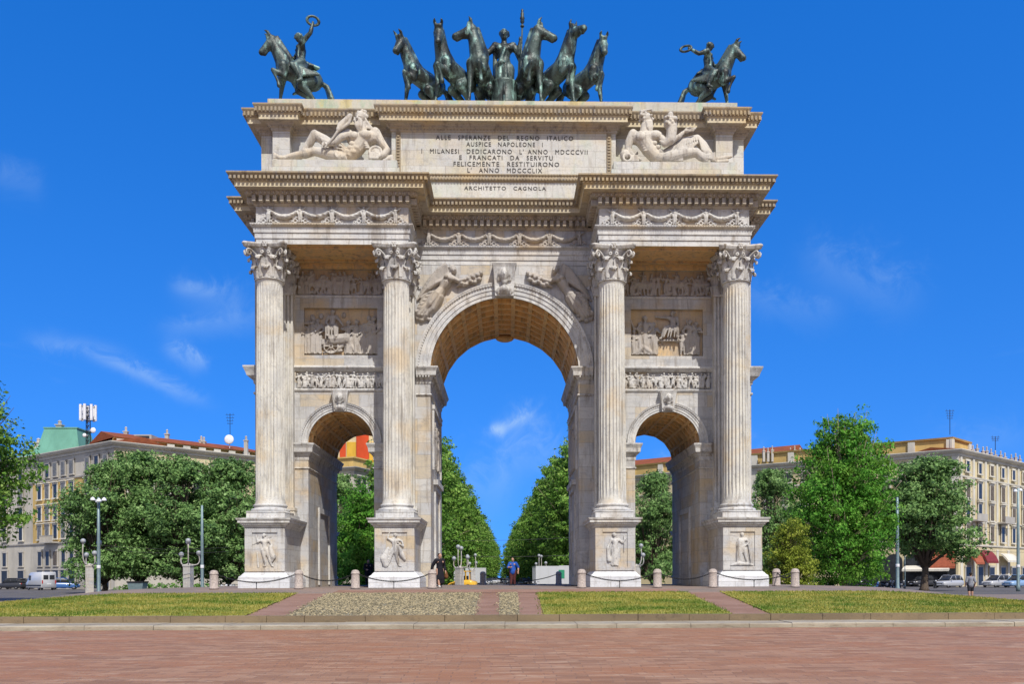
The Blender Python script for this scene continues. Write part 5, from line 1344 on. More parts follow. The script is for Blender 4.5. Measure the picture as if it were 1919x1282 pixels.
def crown_mesh(name, lumps, nclump, nleaf, leaf, mat, seed, cr=.75, inner=.35):
    r_ = np.random.default_rng(seed); lm = np.array(lumps, float)
    wgt = (lm[:,3]*lm[:,5])**1.0; wgt /= wgt.sum()
    k = r_.choice(len(lm), nclump, p=wgt); d = r_.normal(size=(nclump,3)); d /= np.linalg.norm(d,axis=1)[:,None]
    rad = 1-np.abs(r_.normal(0,inner,nclump)); rad = np.clip(rad,.05,1.06)
    C = lm[k,:3]+d*lm[k,3:6]*rad[:,None]
    csz = cr*(.6+.8*r_.random(nclump)); ctone = np.clip(r_.normal(.45,.17,nclump),0,1)
    ci = np.repeat(np.arange(nclump), nleaf); n = len(ci)
    off = r_.normal(size=(n,3)); off /= np.linalg.norm(off,axis=1)[:,None]; off *= (r_.random(n)**.5)[:,None]*csz[ci][:,None]*np.array([1,1,.62])
    P = C[ci]+off
    nn = off/(csz[ci][:,None]+1e-6)*.7+d[ci]*.5+r_.normal(size=(n,3))*.55+np.array([0,0,.35]); nn /= np.linalg.norm(nn,axis=1)[:,None]
    t = np.cross(nn, r_.normal(size=(n,3))); t /= np.linalg.norm(t,axis=1)[:,None]; bt = np.cross(nn,t)
    l = leaf*(.45+1.15*r_.random(n)**1.4)[:,None]
    V = np.stack([P-t*l, P-bt*l*.55+nn*l*.12, P+t*l*1.05-nn*l*.15, P+bt*l*.55+nn*l*.12],1).reshape(-1,3)
    tone = np.clip(ctone[ci]+r_.normal(0,.16,n),0,1)
    return np_mesh(name, V, np.arange(4*n).reshape(-1,4), tone, mat)
def trunk_mesh(h, r0, lumps, seed, z0=0):
    rd = random.Random(seed); b = MB()
    top = Vector((rd.uniform(-.2,.2), rd.uniform(-.2,.2), h))
    b.tube([(0,0,z0-.1),(0,0,z0+.3),(rd.uniform(-.1,.1),rd.uniform(-.1,.1),h*.5),top], [r0*1.5,r0*1.05,r0*.85,r0*.7], 10)
    for (x,y,z,rx,ry,rz) in lumps:
        e = Vector((x,y,z+rz*.3)); m_ = top.lerp(e,.5)+Vector((0,0,-.3)); b.tube([top-Vector((0,0,h*.25*rd.random())), m_, e], [r0*.5,r0*.3,r0*.08], 6)
        for k in range(4):
            q = e+Vector((rd.uniform(-1,1)*rx*.8, rd.uniform(-1,1)*ry*.8, rd.uniform(-.6,.7)*rz)); b.tube([m_, m_.lerp(q,.5)+Vector((0,0,.2)), q], [r0*.22,r0*.12,r0*.03], 5)
    me = b.mesh('trunk', True); return me
def tree(name, lab, loc, tm, cm, bark, rz=0, sc=1.0, group=None):
    e_ = empty(name, lab, 'tree', loc, rz, group); e_.scale = (sc,)*3 if not hasattr(sc,'__len__') else sc
    for nm, me in (('trunk',tm),('crown',cm)):
        o = bpy.data.objects.new(nm, me); COL.objects.link(o); o.parent = e_
    return e_
def lumps_dome(R_, h0, h1, n, seed, f=.5):
    rd = random.Random(seed); out = [(0,0,(h0+h1)/2, R_*.72, R_*.72, (h1-h0)*.46)]
    for i in range(n):
        a = 2*PI*i/n+rd.uniform(-.3,.3); q = rd.uniform(.45,.68)*R_; z = h0+(h1-h0)*rd.uniform(.14,.70); s_ = R_*rd.uniform(.34,.5)
        out.append((q*math.cos(a), q*math.sin(a), z, s_, s_, s_*.85))
    for i in range(max(3,n//3)):
        a = rd.uniform(0,6.28); q = rd.uniform(0,.35)*R_; s_ = R_*rd.uniform(.32,.46); out.append((q*math.cos(a), q*math.sin(a), h1-s_*.8, s_, s_, s_*.75))
    return out
def lumps_cone(R_, h0, h1, n, seed, blunt=False):
    rd = random.Random(seed); out = []
    if blunt:
        for i in range(n):
            t_ = (i+.5)/n; a = i*2.4+rd.uniform(-.4,.4); prof = min(1, .62+1.3*t_)*max(.12, 1-t_**2.6)**.6
            q = R_*prof*rd.uniform(.35,.68); s_ = R_*(.20+.20*prof)*rd.uniform(.85,1.15); out.append((q*math.cos(a), q*math.sin(a), h0+(h1-h0)*t_, s_, s_, s_*1.15))
        for i in range(5): a = i*1.26; out.append((R_*.26*math.cos(a), R_*.26*math.sin(a), h1-rd.uniform(-.4,1.6), R_*.11, R_*.11, R_*.30))
        for i in range(4): out.append((0,0,h0+(h1-h0)*(.15+.2*i), R_*.5,R_*.5,R_*.5))
        return out
    for i in range(n):
        t_ = (i+.5)/n; a = i*2.4+rd.uniform(-.4,.4); prof = math.sin(PI*(.16+.78*t_))**.75*(1-.25*t_)
        q = R_*prof*rd.uniform(.25,.6); s_ = R_*(.28+.34*prof)*rd.uniform(.85,1.15); z = h0+(h1-h0)*t_
        out.append((q*math.cos(a), q*math.sin(a), z, s_, s_, s_*1.1))
    return out
def kind(h0, h1, R_, shape, n, nc, nl, leaf, mat, seed, r0, bark, cr=.75, inner=.3):
    lm = lumps_dome(R_,h0,h1,n,seed) if shape == 'dome' else lumps_cone(R_,h0,h1,n,seed,shape == 'blunt')
    cm = crown_mesh('crown', lm, nc, nl, leaf, M[mat], seed, cr, inner); tm = trunk_mesh(h0+.6, r0, lm, seed); tm.materials.append(M[bark]); return tm, cm
DK = [kind(.6, 15.2, 5.8, 'dome', 20, 1150, 34, .15, 'leaf_dark', s_, .36, 'bark', .72) for s_ in (11, 12)]
PL = [kind(1.8, 20.0, 6.2, 'cone', 26, 900, 34, .20, 'leaf_mid', s_, .4, 'palebark', .85) for s_ in (21, 22)]
def put(name, lab, px, Y, km, top, href, group=None, rz=0, wx=1.0, gz_=GZ):
    X = gx(px, Y); H = gz(top, Y, px)-gz_; s_ = H/href
    return tree(name, lab, (X, Y, gz_), km[0], km[1], None, rz, (s_*wx, s_*wx, s_), group)
GDK = 'dark round trees before the apartment blocks'
put('dark_tree', 'broad dark tree by the grey apartment front, behind the floodlight pole', 196, 50, DK[0], 856, 15.6, GDK, .3, .92)
put('dark_tree', 'tallest dark tree of the row before the red-roofed block', 262, 55, DK[1], 838, 15.6, GDK, 1.7, 1.05)
put('dark_tree', 'dark tree behind the bare steel pole and globe lamp pillar', 346, 51, DK[0], 846, 15.6, GDK, 3.2, 1.12)
put('dark_tree', 'dark tree partly behind the outermost fluted column and its pedestal', 428, 55, DK[1], 852, 15.6, GDK, 4.4, 1.12)
put('dark_tree', 'low dark tree half hidden between the outermost column and the small arch', 512, 60, DK[0], 890, 15.6, GDK, 5.0, 1.0)
put('dark_tree', 'dark tree seen through the small arch below the striped building', 632, 66, DK[1], 880, 15.6, GDK, 2.5, .85)
put('dark_tree', 'dark tree seen through the small arch with the shaded inner wall', 1222, 52, DK[0], 876, 15.6, GDK, .9, .8)
put('dark_tree', 'dark tree beside the outer column behind the yellow-green bush tree', 1446, 58, DK[1], 872, 15.6, GDK, 2.0, .85)
FK = kind(2.4, 15.2, 5.8, 'dome', 18, 1050, 34, .15, 'leaf_dark', 14, .40, 'bark', .72)
put('dark_tree', 'dark round tree with forked trunk beside the pale yellow corner block', 1732, 48, FK, 850, 15.6, GDK, 3.9, 1.14)
BR = kind(1.8, 15.0, 7.2, 'blunt', 40, 1700, 44, .125, 'leaf_bright', 31, .42, 'palebark', .75, .33)
put('bright_green_tree', 'tall bright green tree with a pale flared trunk on the lawn edge', 1582, 27, BR, 779, 16.2, None, .4, .92)
SM = kind(.8, 6.6, 3.0, 'cone', 14, 420, 44, .10, 'leaf_yellow', 35, .16, 'bark', .55, .33)
put('young_tree', 'small yellowish-green tree beside the outer pedestal', 1482, 12, SM, 984, 7.0, None, 0, .98)
LB = kind(.8, 9.0, 3.6, 'cone', 16, 620, 44, .12, 'leaf_bright', 37, .2, 'bark', .6, .33)
put('young_tree', 'leafy light green tree seen through the small arch', 680, 28, LB, 915, 9.6, None, 1.0, .95)
NT = kind(3.4, 15.5, 5.6, 'dome', 16, 1000, 44, .13, 'leaf_mid', 41, .4, 'bark', .8, .3)
put('plane_tree', 'large tree cut off by the picture edge beside the parked white van', -98, 14, NT, 660, 16.0, None, 0, .95)
# the avenue behind the arch: two rows of planes
GAV = 'plane trees lining the avenue behind the arch'
LAV = ['nearest plane tree of the avenue row on the yellow machine side', 'second plane tree of the avenue row on the yellow machine side', 'third plane tree of the avenue row on the yellow machine side']
RAV = ['nearest plane tree of the avenue row on the white lorry side', 'second plane tree of the avenue row on the white lorry side', 'third plane tree of the avenue row on the white lorry side']
FAR = 'distant plane tree far down the avenue, merging with its row'
for sd in (-1, 1):
    for i in range(22):
        Y = 68+i*14+(0 if sd < 0 else 14); 
        X = -12.2+.016*(Y-70) if sd < 0 else 11.2-.024*(Y-70)
        km = PL[(i+(sd > 0)) % 2]; H = (24.0-.22*i if sd < 0 else 23.6-.12*i)+((i*37) % 5)*.3; s_ = H/22.4
        lab = (LAV if sd < 0 else RAV)[i] if i < 3 else (FAR if True else '')
        if i < 10: lab = '%s plane tree from the arch in the avenue row on the %s side' % (('first','second','third','fourth','fifth','sixth','seventh','eighth','ninth','tenth')[i], 'yellow machine' if sd < 0 else 'white lorry')
        else: lab = 'far plane tree past the tenth of the avenue row on the %s side' % ('yellow machine' if sd < 0 else 'white lorry')
        tree('plane_tree', lab, (X, Y, GZ), km[0], km[1], None, i*1.3+sd, (s_*1.06, s_*1.06, s_), GAV+(' on the yellow machine side' if sd < 0 else ' on the white lorry side'))
for k, (xx, yy_, hh_) in enumerate(((-6.5,395,9.5),(-1.5,410,7.6),(3.0,398,10.5))): tree('plane_tree', ('far tree closing the avenue, on the yellow machine side','low far tree in the gap that closes the avenue','far tree closing the avenue, on the white lorry side')[k], (xx, yy_, GZ), PL[k % 2][0], PL[k % 2][1], None, k*1.1, hh_/22.4, 'trees closing the avenue')
# low hedge behind the lamp pillar
hb = crown_mesh('hedge', [(0,0,.55,5.2,.5,.55),(-3.4,0,.5,2.0,.5,.5),(3.4,0,.5,2.0,.5,.5)], 240, 26, .07, M['leaf_bright'], 51, .22, .3)
o = bpy.data.objects.new('hedge', hb); COL.objects.link(o); o.location = (gx(315,42), 42, GZ); tag(o, 'low clipped green hedge under the dark trees', 'hedge')

# ---------------------------------------------------------------- BUILDINGS
def stucco(name, col, dirt=.35, sc=1.0):
    m, t, b = newmat(name)
    c = mixc(t, rng(t, noise(t, wpos(t, (.4,.4,.25)), .8*sc, 5, .6), .35, .68), col, tuple(x*.78 for x in col))
    c = mixc(t, rng(t, noise(t, wpos(t, (1.3,1.3,.2)), 1.0, 6, .7), .52, .72, 0, dirt), c, tuple(x*.45 for x in col))
    L(t, c, b.inputs['Base Color']); setin(b, Roughness=.85); b.inputs['Specular IOR Level'].default_value = .15; return m
M['ochre'] = stucco('ochre_stucco', (.66,.46,.17)); M['greystone'] = stucco('grey_stone', (.56,.52,.44)); M['cream'] = stucco('cream_stucco', (.68,.58,.36))
M['pale'] = stucco('pale_trim', (.70,.66,.56)); M['greytrim'] = stucco('grey_trim', (.50,.47,.42)); M['redpaint'] = stucco('red_paint', (.62,.085,.03), .15); M['yellowpaint'] = stucco('yellow_paint', (.70,.42,.06), .15)
M['tile'] = earth_mat('clay_tiles', (.28,.085,.035), (.20,.06,.03), (.10,.045,.03), 2.0); M['copper'] = stucco('green_copper', (.16,.38,.29), .3)
M['glass'] = plain('window_glass', (.03,.033,.038), .35, 0, .3, 2, .35); M['shutter'] = plain('shutters', (.17,.14,.11), .7, 0, .25, 3); M['shutterg'] = plain('grey_shutters', (.22,.23,.24), .7, 0, .25, 3)
M['awning'] = plain('orange_awning', (.36,.10,.05), .85); M['awningred'] = plain('dark_red_awning', (.20,.03,.03), .7); M['whitepaint'] = plain('white_paint', (.75,.75,.76), .4, 0, .05)
M['metalgrey'] = plain('grey_green_metal', (.20,.27,.28), .45, .3, .1); M['globe'] = plain('opal_globe', (.36,.37,.38), .25, 0, .05)

def wframe(hw, h, surround, trimmed=True, ped=False, shut='shutter', arch=False):
    """window facing -y, origin at the sill centre on the wall plane: frame mesh, pane mesh"""
    b = MB(); t = .22
    b.box(-hw-t, -hw, -.10, .0, -.05, h); b.box(hw, hw+t, -.10, .0, -.05, h); b.box(-hw-t-.05, hw+t+.05, -.14, .0, h, h+.28); b.box(-hw-t-.12, hw+t+.12, -.25, .0, -.25, -.05)
    if ped: b.box(-hw-t-.15, hw+t+.15, -.34, .0, h+.28, h+.46)
    f = b.mesh('window'); f.materials.append(M[surround])
    b = MB(); b.box(-hw+.002, hw-.002, .02, .06, 0, h); g_ = b.mesh('pane'); g_.materials.append(M['glass'])
    b = MB(); b.box(-hw+.02, -.02, -.04, .0, 0.02, h*.98); b.box(.02, hw-.02, -.04, .0, 0.02, h*.98)
    k = h/16
    for i in range(15): b.box(-hw+.06, hw-.06, -.06, -.035, (i+.6)*k, (i+1.0)*k)
    s_ = b.mesh('shutter'); s_.materials.append(M[shut]); return f, g_, s_
def seg(P0, P1):
    d = Vector((P1[0]-P0[0], P1[1]-P0[1])); l = d.length; d /= l; return d, l, math.atan2(d.y, d.x)
def block(root, pts, zb, bands, wmat):
    """bands = [(z0, z1, material, out)]; pts = open plan polyline, outward to the right of travel"""
    for z0, z1, mat, out in bands:
        b = MB(); b.sweep(pts, [(out, z0), (out, z1)], False); b.build('wall', M[mat], root)
def windows(root, P0, P1, z, h, hw, n, meshes, m0=1.2, m1=1.2, rd=None, pclosed=.6, cap_=None):
    d, l, a = seg(P0, P1); f, g_, s_ = meshes
    for i in range(n):
        if root.get('wn', 0) >= 99: return
        root['wn'] = root.get('wn', 0)+1
        s = m0+(l-m0-m1)*(i+.5)/n; x, y = P0[0]+d.x*s, P0[1]+d.y*s; nx_, ny_ = d.y, -d.x
        o = bpy.data.objects.new('window', f); COL.objects.link(o); o.parent = root; o.location = (x+nx_*.06, y+ny_*.06, z); o.rotation_euler = (0,0,a)
        c = bpy.data.objects.new('pane', g_); COL.objects.link(c); c.parent = o; c.location = (0,-.10,0)
        if rd and rd.random() < pclosed:
            c = bpy.data.objects.new('shutter', s_); COL.objects.link(c); c.parent = o; c.location = (0,-.12,0)
def cornice_run(root, pts, z, prof, mat, name='cornice'):
    b = MB(); b.sweep(pts, [(o, z+zz) for o, zz in prof], False); b.build(name, M[mat], root)
EAVE = [(0,-.7),(.1,-.65),(.15,-.3),(.5,-.25),(.75,-.05),(.85,.1),(.85,.2),(0,.3)]
BAND = [(0,-.15),(.15,-.1),(.18,.1),(0,.15)]
def chimney(root, x, y, z, h, w_=.5):
    b = MB(); b.box(x-w_/2, x+w_/2, y-w_/2, y+w_/2, z-1.2, z+h); b.box(x-w_*.65, x+w_*.65, y-w_*.65, y+w_*.65, z+h, z+h+.15); b.lathe([(w_*.3,0),(w_*.3,.5),(w_*.38,.55),(w_*.1,.75)], 8, (x,y,z+h+.1)); b.build('chimney', M['greytrim'], root)
def gp(px, d): Y = d-47.3; return (gx(px, Y), Y)
rd = random.Random(17)
WA = wframe(.55, 2.0, 'pale', True, True, 'shutterg'); WB = wframe(.55, 2.0, 'greytrim', True, False, 'shutterg'); WC = wframe(.6, 2.3, 'pale', True, True, 'shutter'); WS = wframe(.5, 1.5, 'pale', True, False, 'shutter')
WT = wframe(.55, 2.1, 'greytrim', True, False, 'shutter'); WG = wframe(.9, 2.7, 'greytrim', True, False, 'shutter')
# -- the block with the red roof
LB_ = empty('apartment_block', 'ochre and grey apartment block with red tile roof and green copper turret', 'building', (0,0,0))
lp = [gp(-120,165), gp(62,146), gp(150,136.5), gp(215,130), gp(480,146), gp(600,162)]
HE = 19.6
block(LB_, lp, GZ, [(GZ,5.9,'greystone',.0)], None)
block(LB_, lp[:4], GZ, [(5.9,HE,'greystone',-.05)], None); block(LB_, lp[3:], GZ, [(5.9,HE,'cream',-.05)], None)
for a_, b_ in ((0,1),(1,2),(2,3)):
    P0, P1 = lp[a_], lp[b_]; n = {0:6,1:5,2:3}[a_]
    for z, h, ws in ((16.2,1.8,WB),(12.9,2.0,WA if a_ else WB),(9.6,2.0,WA),(6.7,2.0,WA)): windows(LB_, P0, P1, z, 2, .5, n, ws, 1.2, 1.0, rd, .45)
    windows(LB_, P0, P1, 2.6, 2, .6, n, WT, 1.2, 1.0, rd, .2); windows(LB_, P0, P1, -.9, 2, .6, n, WG, 1.2, 1.0, rd, 0)
# ochre strip on the near end of the street front
d_, l_, a_ = seg(lp[1], lp[2]); b = MB()
b.sweep([lp[1], (lp[1][0]+d_.x*l_*.62, lp[1][1]+d_.y*l_*.62)], [(.004,5.95),(.004,15.6)], False); b.build('wall', M['ochre'], LB_)
b = MB(); b.sweep([(lp[1][0]+d_.x*l_*.62, lp[1][1]+d_.y*l_*.62), lp[2], lp[3]], [(.004,11.8),(.004,15.6)], False); b.build('wall', M['ochre'], LB_)
for z, h, ws in ((16.2,1.8,WS),(12.9,2.0,WC),(9.6,2.0,WC)): windows(LB_, lp[3], lp[4], z, 2, .5, 8, ws, 1.2, 1.2, rd, .5)
cornice_run(LB_, lp, HE, EAVE, 'pale'); cornice_run(LB_, lp, 5.95, BAND, 'greytrim', 'string_course'); cornice_run(LB_, lp, 15.6, BAND, 'greytrim', 'string_course')
for px, dd in ((100,142),(182,133.6)):
    x, y = gp(px, dd); b = MB(); d_, l_, a_ = seg(lp[1], lp[3]); b.obox((x+d_.y*.6, y-d_.x*.6), (d_.x,d_.y), 0, .18, 2.2, .6, 5.95)
    for k in range(23): b.obox((x+d_.y*1.1+d_.x*(k-11)*.19, y-d_.x*1.1+d_.y*(k-11)*.19), (d_.x,d_.y), 0, .95, .03, .03, 6.13)
    b.obox((x+d_.y*1.1, y-d_.x*1.1), (d_.x,d_.y), 0, .08, 2.2, .04, 7.05); b.build('balcony', M['greytrim'], LB_)
# attic storey and tiled roof
ap = [gp(215,131.5), gp(480,147.5), gp(600,163.5)]
b = MB(); b.sweep(ap, [(-.6,HE+.2),(-.6,20.5),(-.2,20.55),(-.2,20.7)], False); b.build('wall', M['ochre'], LB_)
d_, l_, a_ = seg(ap[0], ap[1]); 
for i in range(9): b = MB(); s = 1+l_/9*i; b.obox((ap[0][0]+d_.x*s-d_.y*.45, ap[0][1]+d_.y*s+d_.x*.45), (d_.x,d_.y), 0, .72, .55, .22, HE+.25); b.build('attic_pier', M['pale'], LB_)
b = MB(); b.sweep(ap, [(-.1,20.68),(-.1,20.78),(-4.6,22.0),(-9,20.5)], False); b.build('roof', M['tile'], LB_)
b = MB(); b.sweep(lp[:4], [(.5,HE+.25),(-4.5,20.9),(-9,HE)], False); b.build('roof', M['tile'], LB_)
# copper turret
tx, ty = gp(128,147); b = MB(); d_, l_, a_ = seg(lp[1], lp[3]); 
def frust(b, c, u, w0, t0, w1, t1, z0, z1):
    n = (-u[1],u[0]); P = []
    for w_, t_, z in ((w0,t0,z0),(w1,t1,z1)):
        for a, q in ((-1,-1),(1,-1),(1,1),(-1,1)): P.append((c[0]+u[0]*w_*a+n[0]*t_*q, c[1]+u[1]*w_*a+n[1]*t_*q, z))
    b.add(P, [(4,5,6,7),(0,1,5,4),(1,2,6,5),(2,3,7,6),(3,0,4,7)])
frust(b, (tx,ty), (1,0), 3.4, 3.4, 2.5, 2.4, 19.9, 24.0); b.box(tx-2.65, tx+2.65, ty-2.5, ty+2.5, 24.0, 24.2)
frust(b, gp(90,149), (d_.x,d_.y), 4.6, 3.2, 3.6, 1.0, 19.4, 22.0); b.build('copper_turret', M['copper'], LB_)
for px, dd, h in ((113,148,1.1),(73,149,1.0)): x, y = gp(px,dd); chimney(LB_, x, y, 23.9 if px > 100 else 21.3, h, .9)
for px, top in ((237,803),(314,808),(378,820),(383,822),(462,820)):
    x, y = gp(px, 138 if px < 300 else 145); z = gz(top, y, px); chimney(LB_, x, y, z-1.6, 1.0, .55)
b = MB(); x, y = gp(430,145); z = gz(824, y, 430); b.ell((x,y,z), (.75,.18,.75), None, 14, 8); b.tube([(x,y+.2,z),(x,y+.4,z-2.2)], .07, 6); b.build('satellite_dish', M['whitepaint'], LB_, True)
# dormer
x, y = gp(272,138); b = MB(); b.box(x-1.3,x+1.3,y-.8,y+3,20.8,21.9); b.build('dormer', M['greytrim'], LB_); b = MB(); b.box(x-1.0,x+1.0,y-.86,y-.81,20.9,21.7); b.build('dormer_window', M['glass'], LB_)
# mobile phone mast
x, y = gp(166,140); MA = empty('antenna_mast', 'roof mast carrying a cluster of white panel antennas', 'mast', (x,y,gz(838,y,166)-1.0))
mh = gz(748,y,166)-MA.location.z; b = MB()
for a in range(3): b.tube([(.35*math.cos(a*2.1),.35*math.sin(a*2.1),0),(.3*math.cos(a*2.1),.3*math.sin(a*2.1),mh*.86)], .07, 6)
for k in range(9):
    for a in range(3): b.tube([(.33*math.cos(a*2.1),.33*math.sin(a*2.1),mh*.09*k),(.33*math.cos((a+1)*2.1),.33*math.sin((a+1)*2.1),mh*.09*(k+1))], .035, 5)
for zz in (.62,.86): b.torus((0,0,mh*zz), .95, .05, None, 16, 6)
b.build('lattice', M['darkmetal'], MA)
for k in range(7):
    a = 2*PI*k/7+.2; b = MB(); c, s_ = 1.05*math.cos(a), 1.05*math.sin(a); b.box(c-.17,c+.17,s_-.10,s_+.10,mh*.6,mh*.6+2.4); b.box(c-.1,c+.1,s_-.13,s_-.10,mh*.62,mh*.6+2.2); b.build('panel_antenna', M['whitepaint'], MA)
for (xx, zz, r_q) in ((.9,mh*.42,.42),(-.4,mh*.33,.3)): b = MB(); b.ell((xx,-.35,zz), (r_q,.14,r_q), None, 14, 8); b.tube([(xx,-.3,zz),(0,0,zz)], .05, 6); b.build('dish', M['whitepaint'], MA, True)
# thin television aerials
def aerial(lab, px, d_, top, base, n):
    x, y = gp(px, d_); z0, z1 = gz(base,y,px), gz(top,y,px); b = MB(); b.tube([(x,y,z0),(x,y,z1)], .05, 6)
    for k in range(n):
        z = z1-(z1-z0)*.1*(k+.5); w_ = .7-.08*k
        b.tube([(x-w_,y,z),(x+w_,y,z)], .03, 5); b.tube([(x-w_*.7,y,z),(x-w_*.7,y,z+.25)], .025, 5); b.tube([(x+w_*.7,y,z),(x+w_*.7,y,z+.25)], .025, 5)
    tag(b.build('roof_aerial', M['darkmetal']), lab, 'aerial', 'television aerials on the roofs')
aerial('thin aerial above the red roof beside the satellite dish', 432, 147, 775, 830, 4)
aerial('tall aerial on the yellow block above the round dark tree', 1781, 140, 768, 815, 4)
aerial('short aerial on the far end of the yellow block roof', 1866, 146, 818, 850, 3)

# -- rounded grey corner house and the striped tower behind it
GB_ = empty('corner_house', 'grey corner house with bracketed cornice seen through the small arch', 'building', (0,0,0))
cp = [gp(580,150), gp(664,146), gp(690,150), gp(712,160), gp(760,190)]; ze = gz(878, cp[1][1], 664)
block(GB_, cp, GZ, [(GZ,ze,'greystone',0)], None)
cornice_run(GB_, cp, ze, EAVE, 'greytrim'); b = MB(); b.sweep(cp, [(-.3,ze),(-.3,ze+1.6),(0,ze+1.7),(0,ze+1.9),(-3,ze+2)], False); b.build('parapet', M['ochre'], GB_)
for a_, n in ((0,4),(1,2),(2,2)):
    for z in (ze-3.4, ze-6.8, ze-10.2, ze-13.6): windows(GB_, cp[a_], cp[a_+1], z, 2, .5, n, WA, .6, .6, rd, .4)
x, y = gp(690,147.5); b = MB(); b.obox((x,y), (.6,.8), 0, .18, 2.0, 1.0, ze-4.2); b.build('balcony', M['greytrim'], GB_)
ST = empty('striped_tower', 'tower block with bold red and yellow vertical stripes', 'building', (0,0,0))
Ys = 118; zs0, zs1 = 0, gz(806, Ys, 660)
b = MB(); xa, xb = gx(600,Ys), gx(703,Ys); b.box(xa, xb, Ys, Ys+16, GZ, zs1); b.build('wall', M['cream'], ST)
for i, (p0, p1, k_) in enumerate(((604,618,'redpaint'),(622,634,'yellowpaint'),(638,649,'redpaint'),(651,668,'yellowpaint'),(669,692,'redpaint'),(693,702,'yellowpaint'))):
    b = MB(); b.box(gx(p0,Ys), gx(p1,Ys), Ys-.25, Ys+.02, GZ+2, zs1-(.0 if k_ == 'redpaint' else 2.2)); b.build('painted_panel', M[k_], ST)
b = MB(); b.box(xa-.3, xb+.3, Ys-.3, Ys+16.3, zs1, zs1+.4); b.build('roof', M['greytrim'], ST)
for i in range(5): b = MB(); b.box(xb, xb+1.3, Ys+1, Ys+6, 4+i*4.2, 5.1+i*4.2); b.build('balcony', M['greytrim'], ST)

# -- the pale yellow block
RB_ = empty('apartment_block', 'pale yellow apartment block with roof-top ochre attic and street arcade', 'building', (0,0,0))
rp_ = [gp(1130,170), gp(1410,150), gp(1796,131), gp(1930,150), gp(2080,174)]
HR = gz(845, rp_[2][1], 1796)
block(RB_, rp_, GZ, [(GZ,5.0,'cream',.0),(5.0,HR,'cream',-.06)], None)
cornice_run(RB_, rp_, HR, EAVE, 'pale'); cornice_run(RB_, rp_, 5.05, BAND, 'pale', 'string_course'); cornice_run(RB_, rp_, 15.1, BAND, 'pale', 'string_course'); cornice_run(RB_, rp_, 8.7, [(0,-.1),(.12,-.05),(.12,.05),(0,.1)], 'pale', 'string_course')
for (i0, n) in ((2,6),(3,5)):
    P0, P1 = rp_[i0], rp_[i0+1]
    for z, ws in ((15.9,WS),(12.1,WC),(9.0,WC),(5.8,WC)): windows(RB_, P0, P1, z, 2, .5, n, ws, 1.0, .6, rd, .55)
    windows(RB_, P0, P1, -.9, 2, .6, n, WG, 1.0, .6, rd, 0)
    d_, l_, a_ = seg(P0, P1)
    for i in range(n+1):
        b = MB(); s = max(.35, min(l_-.35, 1.0+(l_-1.6)*i/n)); b.obox((P0[0]+d_.x*s, P0[1]+d_.y*s), (d_.x,d_.y), 0, HR-5.9, .30, .12, 5.2)
        b.obox((P0[0]+d_.x*s, P0[1]+d_.y*s), (d_.x,d_.y), 0, 5.6, .42, .14, GZ); b.build('pilaster', M['pale'], RB_)
for z, ws in ((15.7,WS),(12.1,WC),(9.0,WC),(5.8,WC)): windows(RB_, rp_[1], rp_[2], z, 2, .5, 9, ws, 1.5, 2.5, rd, .55)
d_, l_, a_ = seg(rp_[1], rp_[2])
for s in (.35, l_-.35, l_-4.4): b = MB(); b.obox((rp_[1][0]+d_.x*s, rp_[1][1]+d_.y*s), (d_.x,d_.y), 0, HR-5.9, .5, .12, 5.2); b.build('pilaster', M['pale'], RB_)
for px, dd in ((1828,134.5),(1880,141.6)):
    x, y = gp(px,dd); d_, l_, a_ = seg(rp_[2], rp_[3]); b = MB(); b.obox((x+d_.y*.5,y-d_.x*.5), (d_.x,d_.y), 0, .22, 1.9, .6, 8.6); b.obox((x+d_.y*1.05,y-d_.x*1.05), (d_.x,d_.y), 0, .9, 1.9, .05, 8.8); b.build('balcony', M['greytrim'], RB_)
# flat dark sheets standing for the shade in the arcade openings; awnings
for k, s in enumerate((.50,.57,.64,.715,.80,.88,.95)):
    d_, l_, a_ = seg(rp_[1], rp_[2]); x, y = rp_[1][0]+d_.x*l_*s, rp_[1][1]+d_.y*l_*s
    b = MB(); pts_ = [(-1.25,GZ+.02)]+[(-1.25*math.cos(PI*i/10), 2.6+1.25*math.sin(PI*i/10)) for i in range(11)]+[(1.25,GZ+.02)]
    b.poly([(x+d_.x*u+d_.y*.05, y+d_.y*u-d_.x*.05, z) for u, z in pts_]); b.build('arcade_dark_sheet', M['glass'], RB_)
def awning(px, dd, w_, z0, z1, dep, mat, sgm):
    x, y = gp(px, dd); d_, l_, a_ = seg(*sgm); b = MB(); n_ = (d_.y,-d_.x); pr = [(0,z1),(.35*dep,z1-.12*(z1-z0)),(.75*dep,z1-.45*(z1-z0)),(dep,z0+.3),(dep,z0)]
    vs = [(x+d_.x*u+n_[0]*o_, y+d_.y*u+n_[1]*o_, z) for u in (-w_,w_) for o_, z in pr]; m_ = len(pr)
    b.add(vs, [(i,i+1,m_+i+1,m_+i) for i in range(m_-1)]+[tuple(range(m_)), tuple(range(2*m_-1,m_-1,-1))]); b.build('awning', M[mat], RB_)
awning(1764,132.6,2.2,1.6,4.9,1.8,'awning',(rp_[1],rp_[2])); awning(1740,133.6,3.2,1.2,2.1,2.2,'pale',(rp_[1],rp_[2]))
awning(1818,133.2,1.5,2.2,4.4,1.5,'awning',(rp_[2],rp_[3])); awning(1843,136.6,2.2,2.4,4.4,1.4,'awningred',(rp_[2],rp_[3])); awning(1885,142.2,2.4,2.6,4.0,1.2,'pale',(rp_[2],rp_[3]))
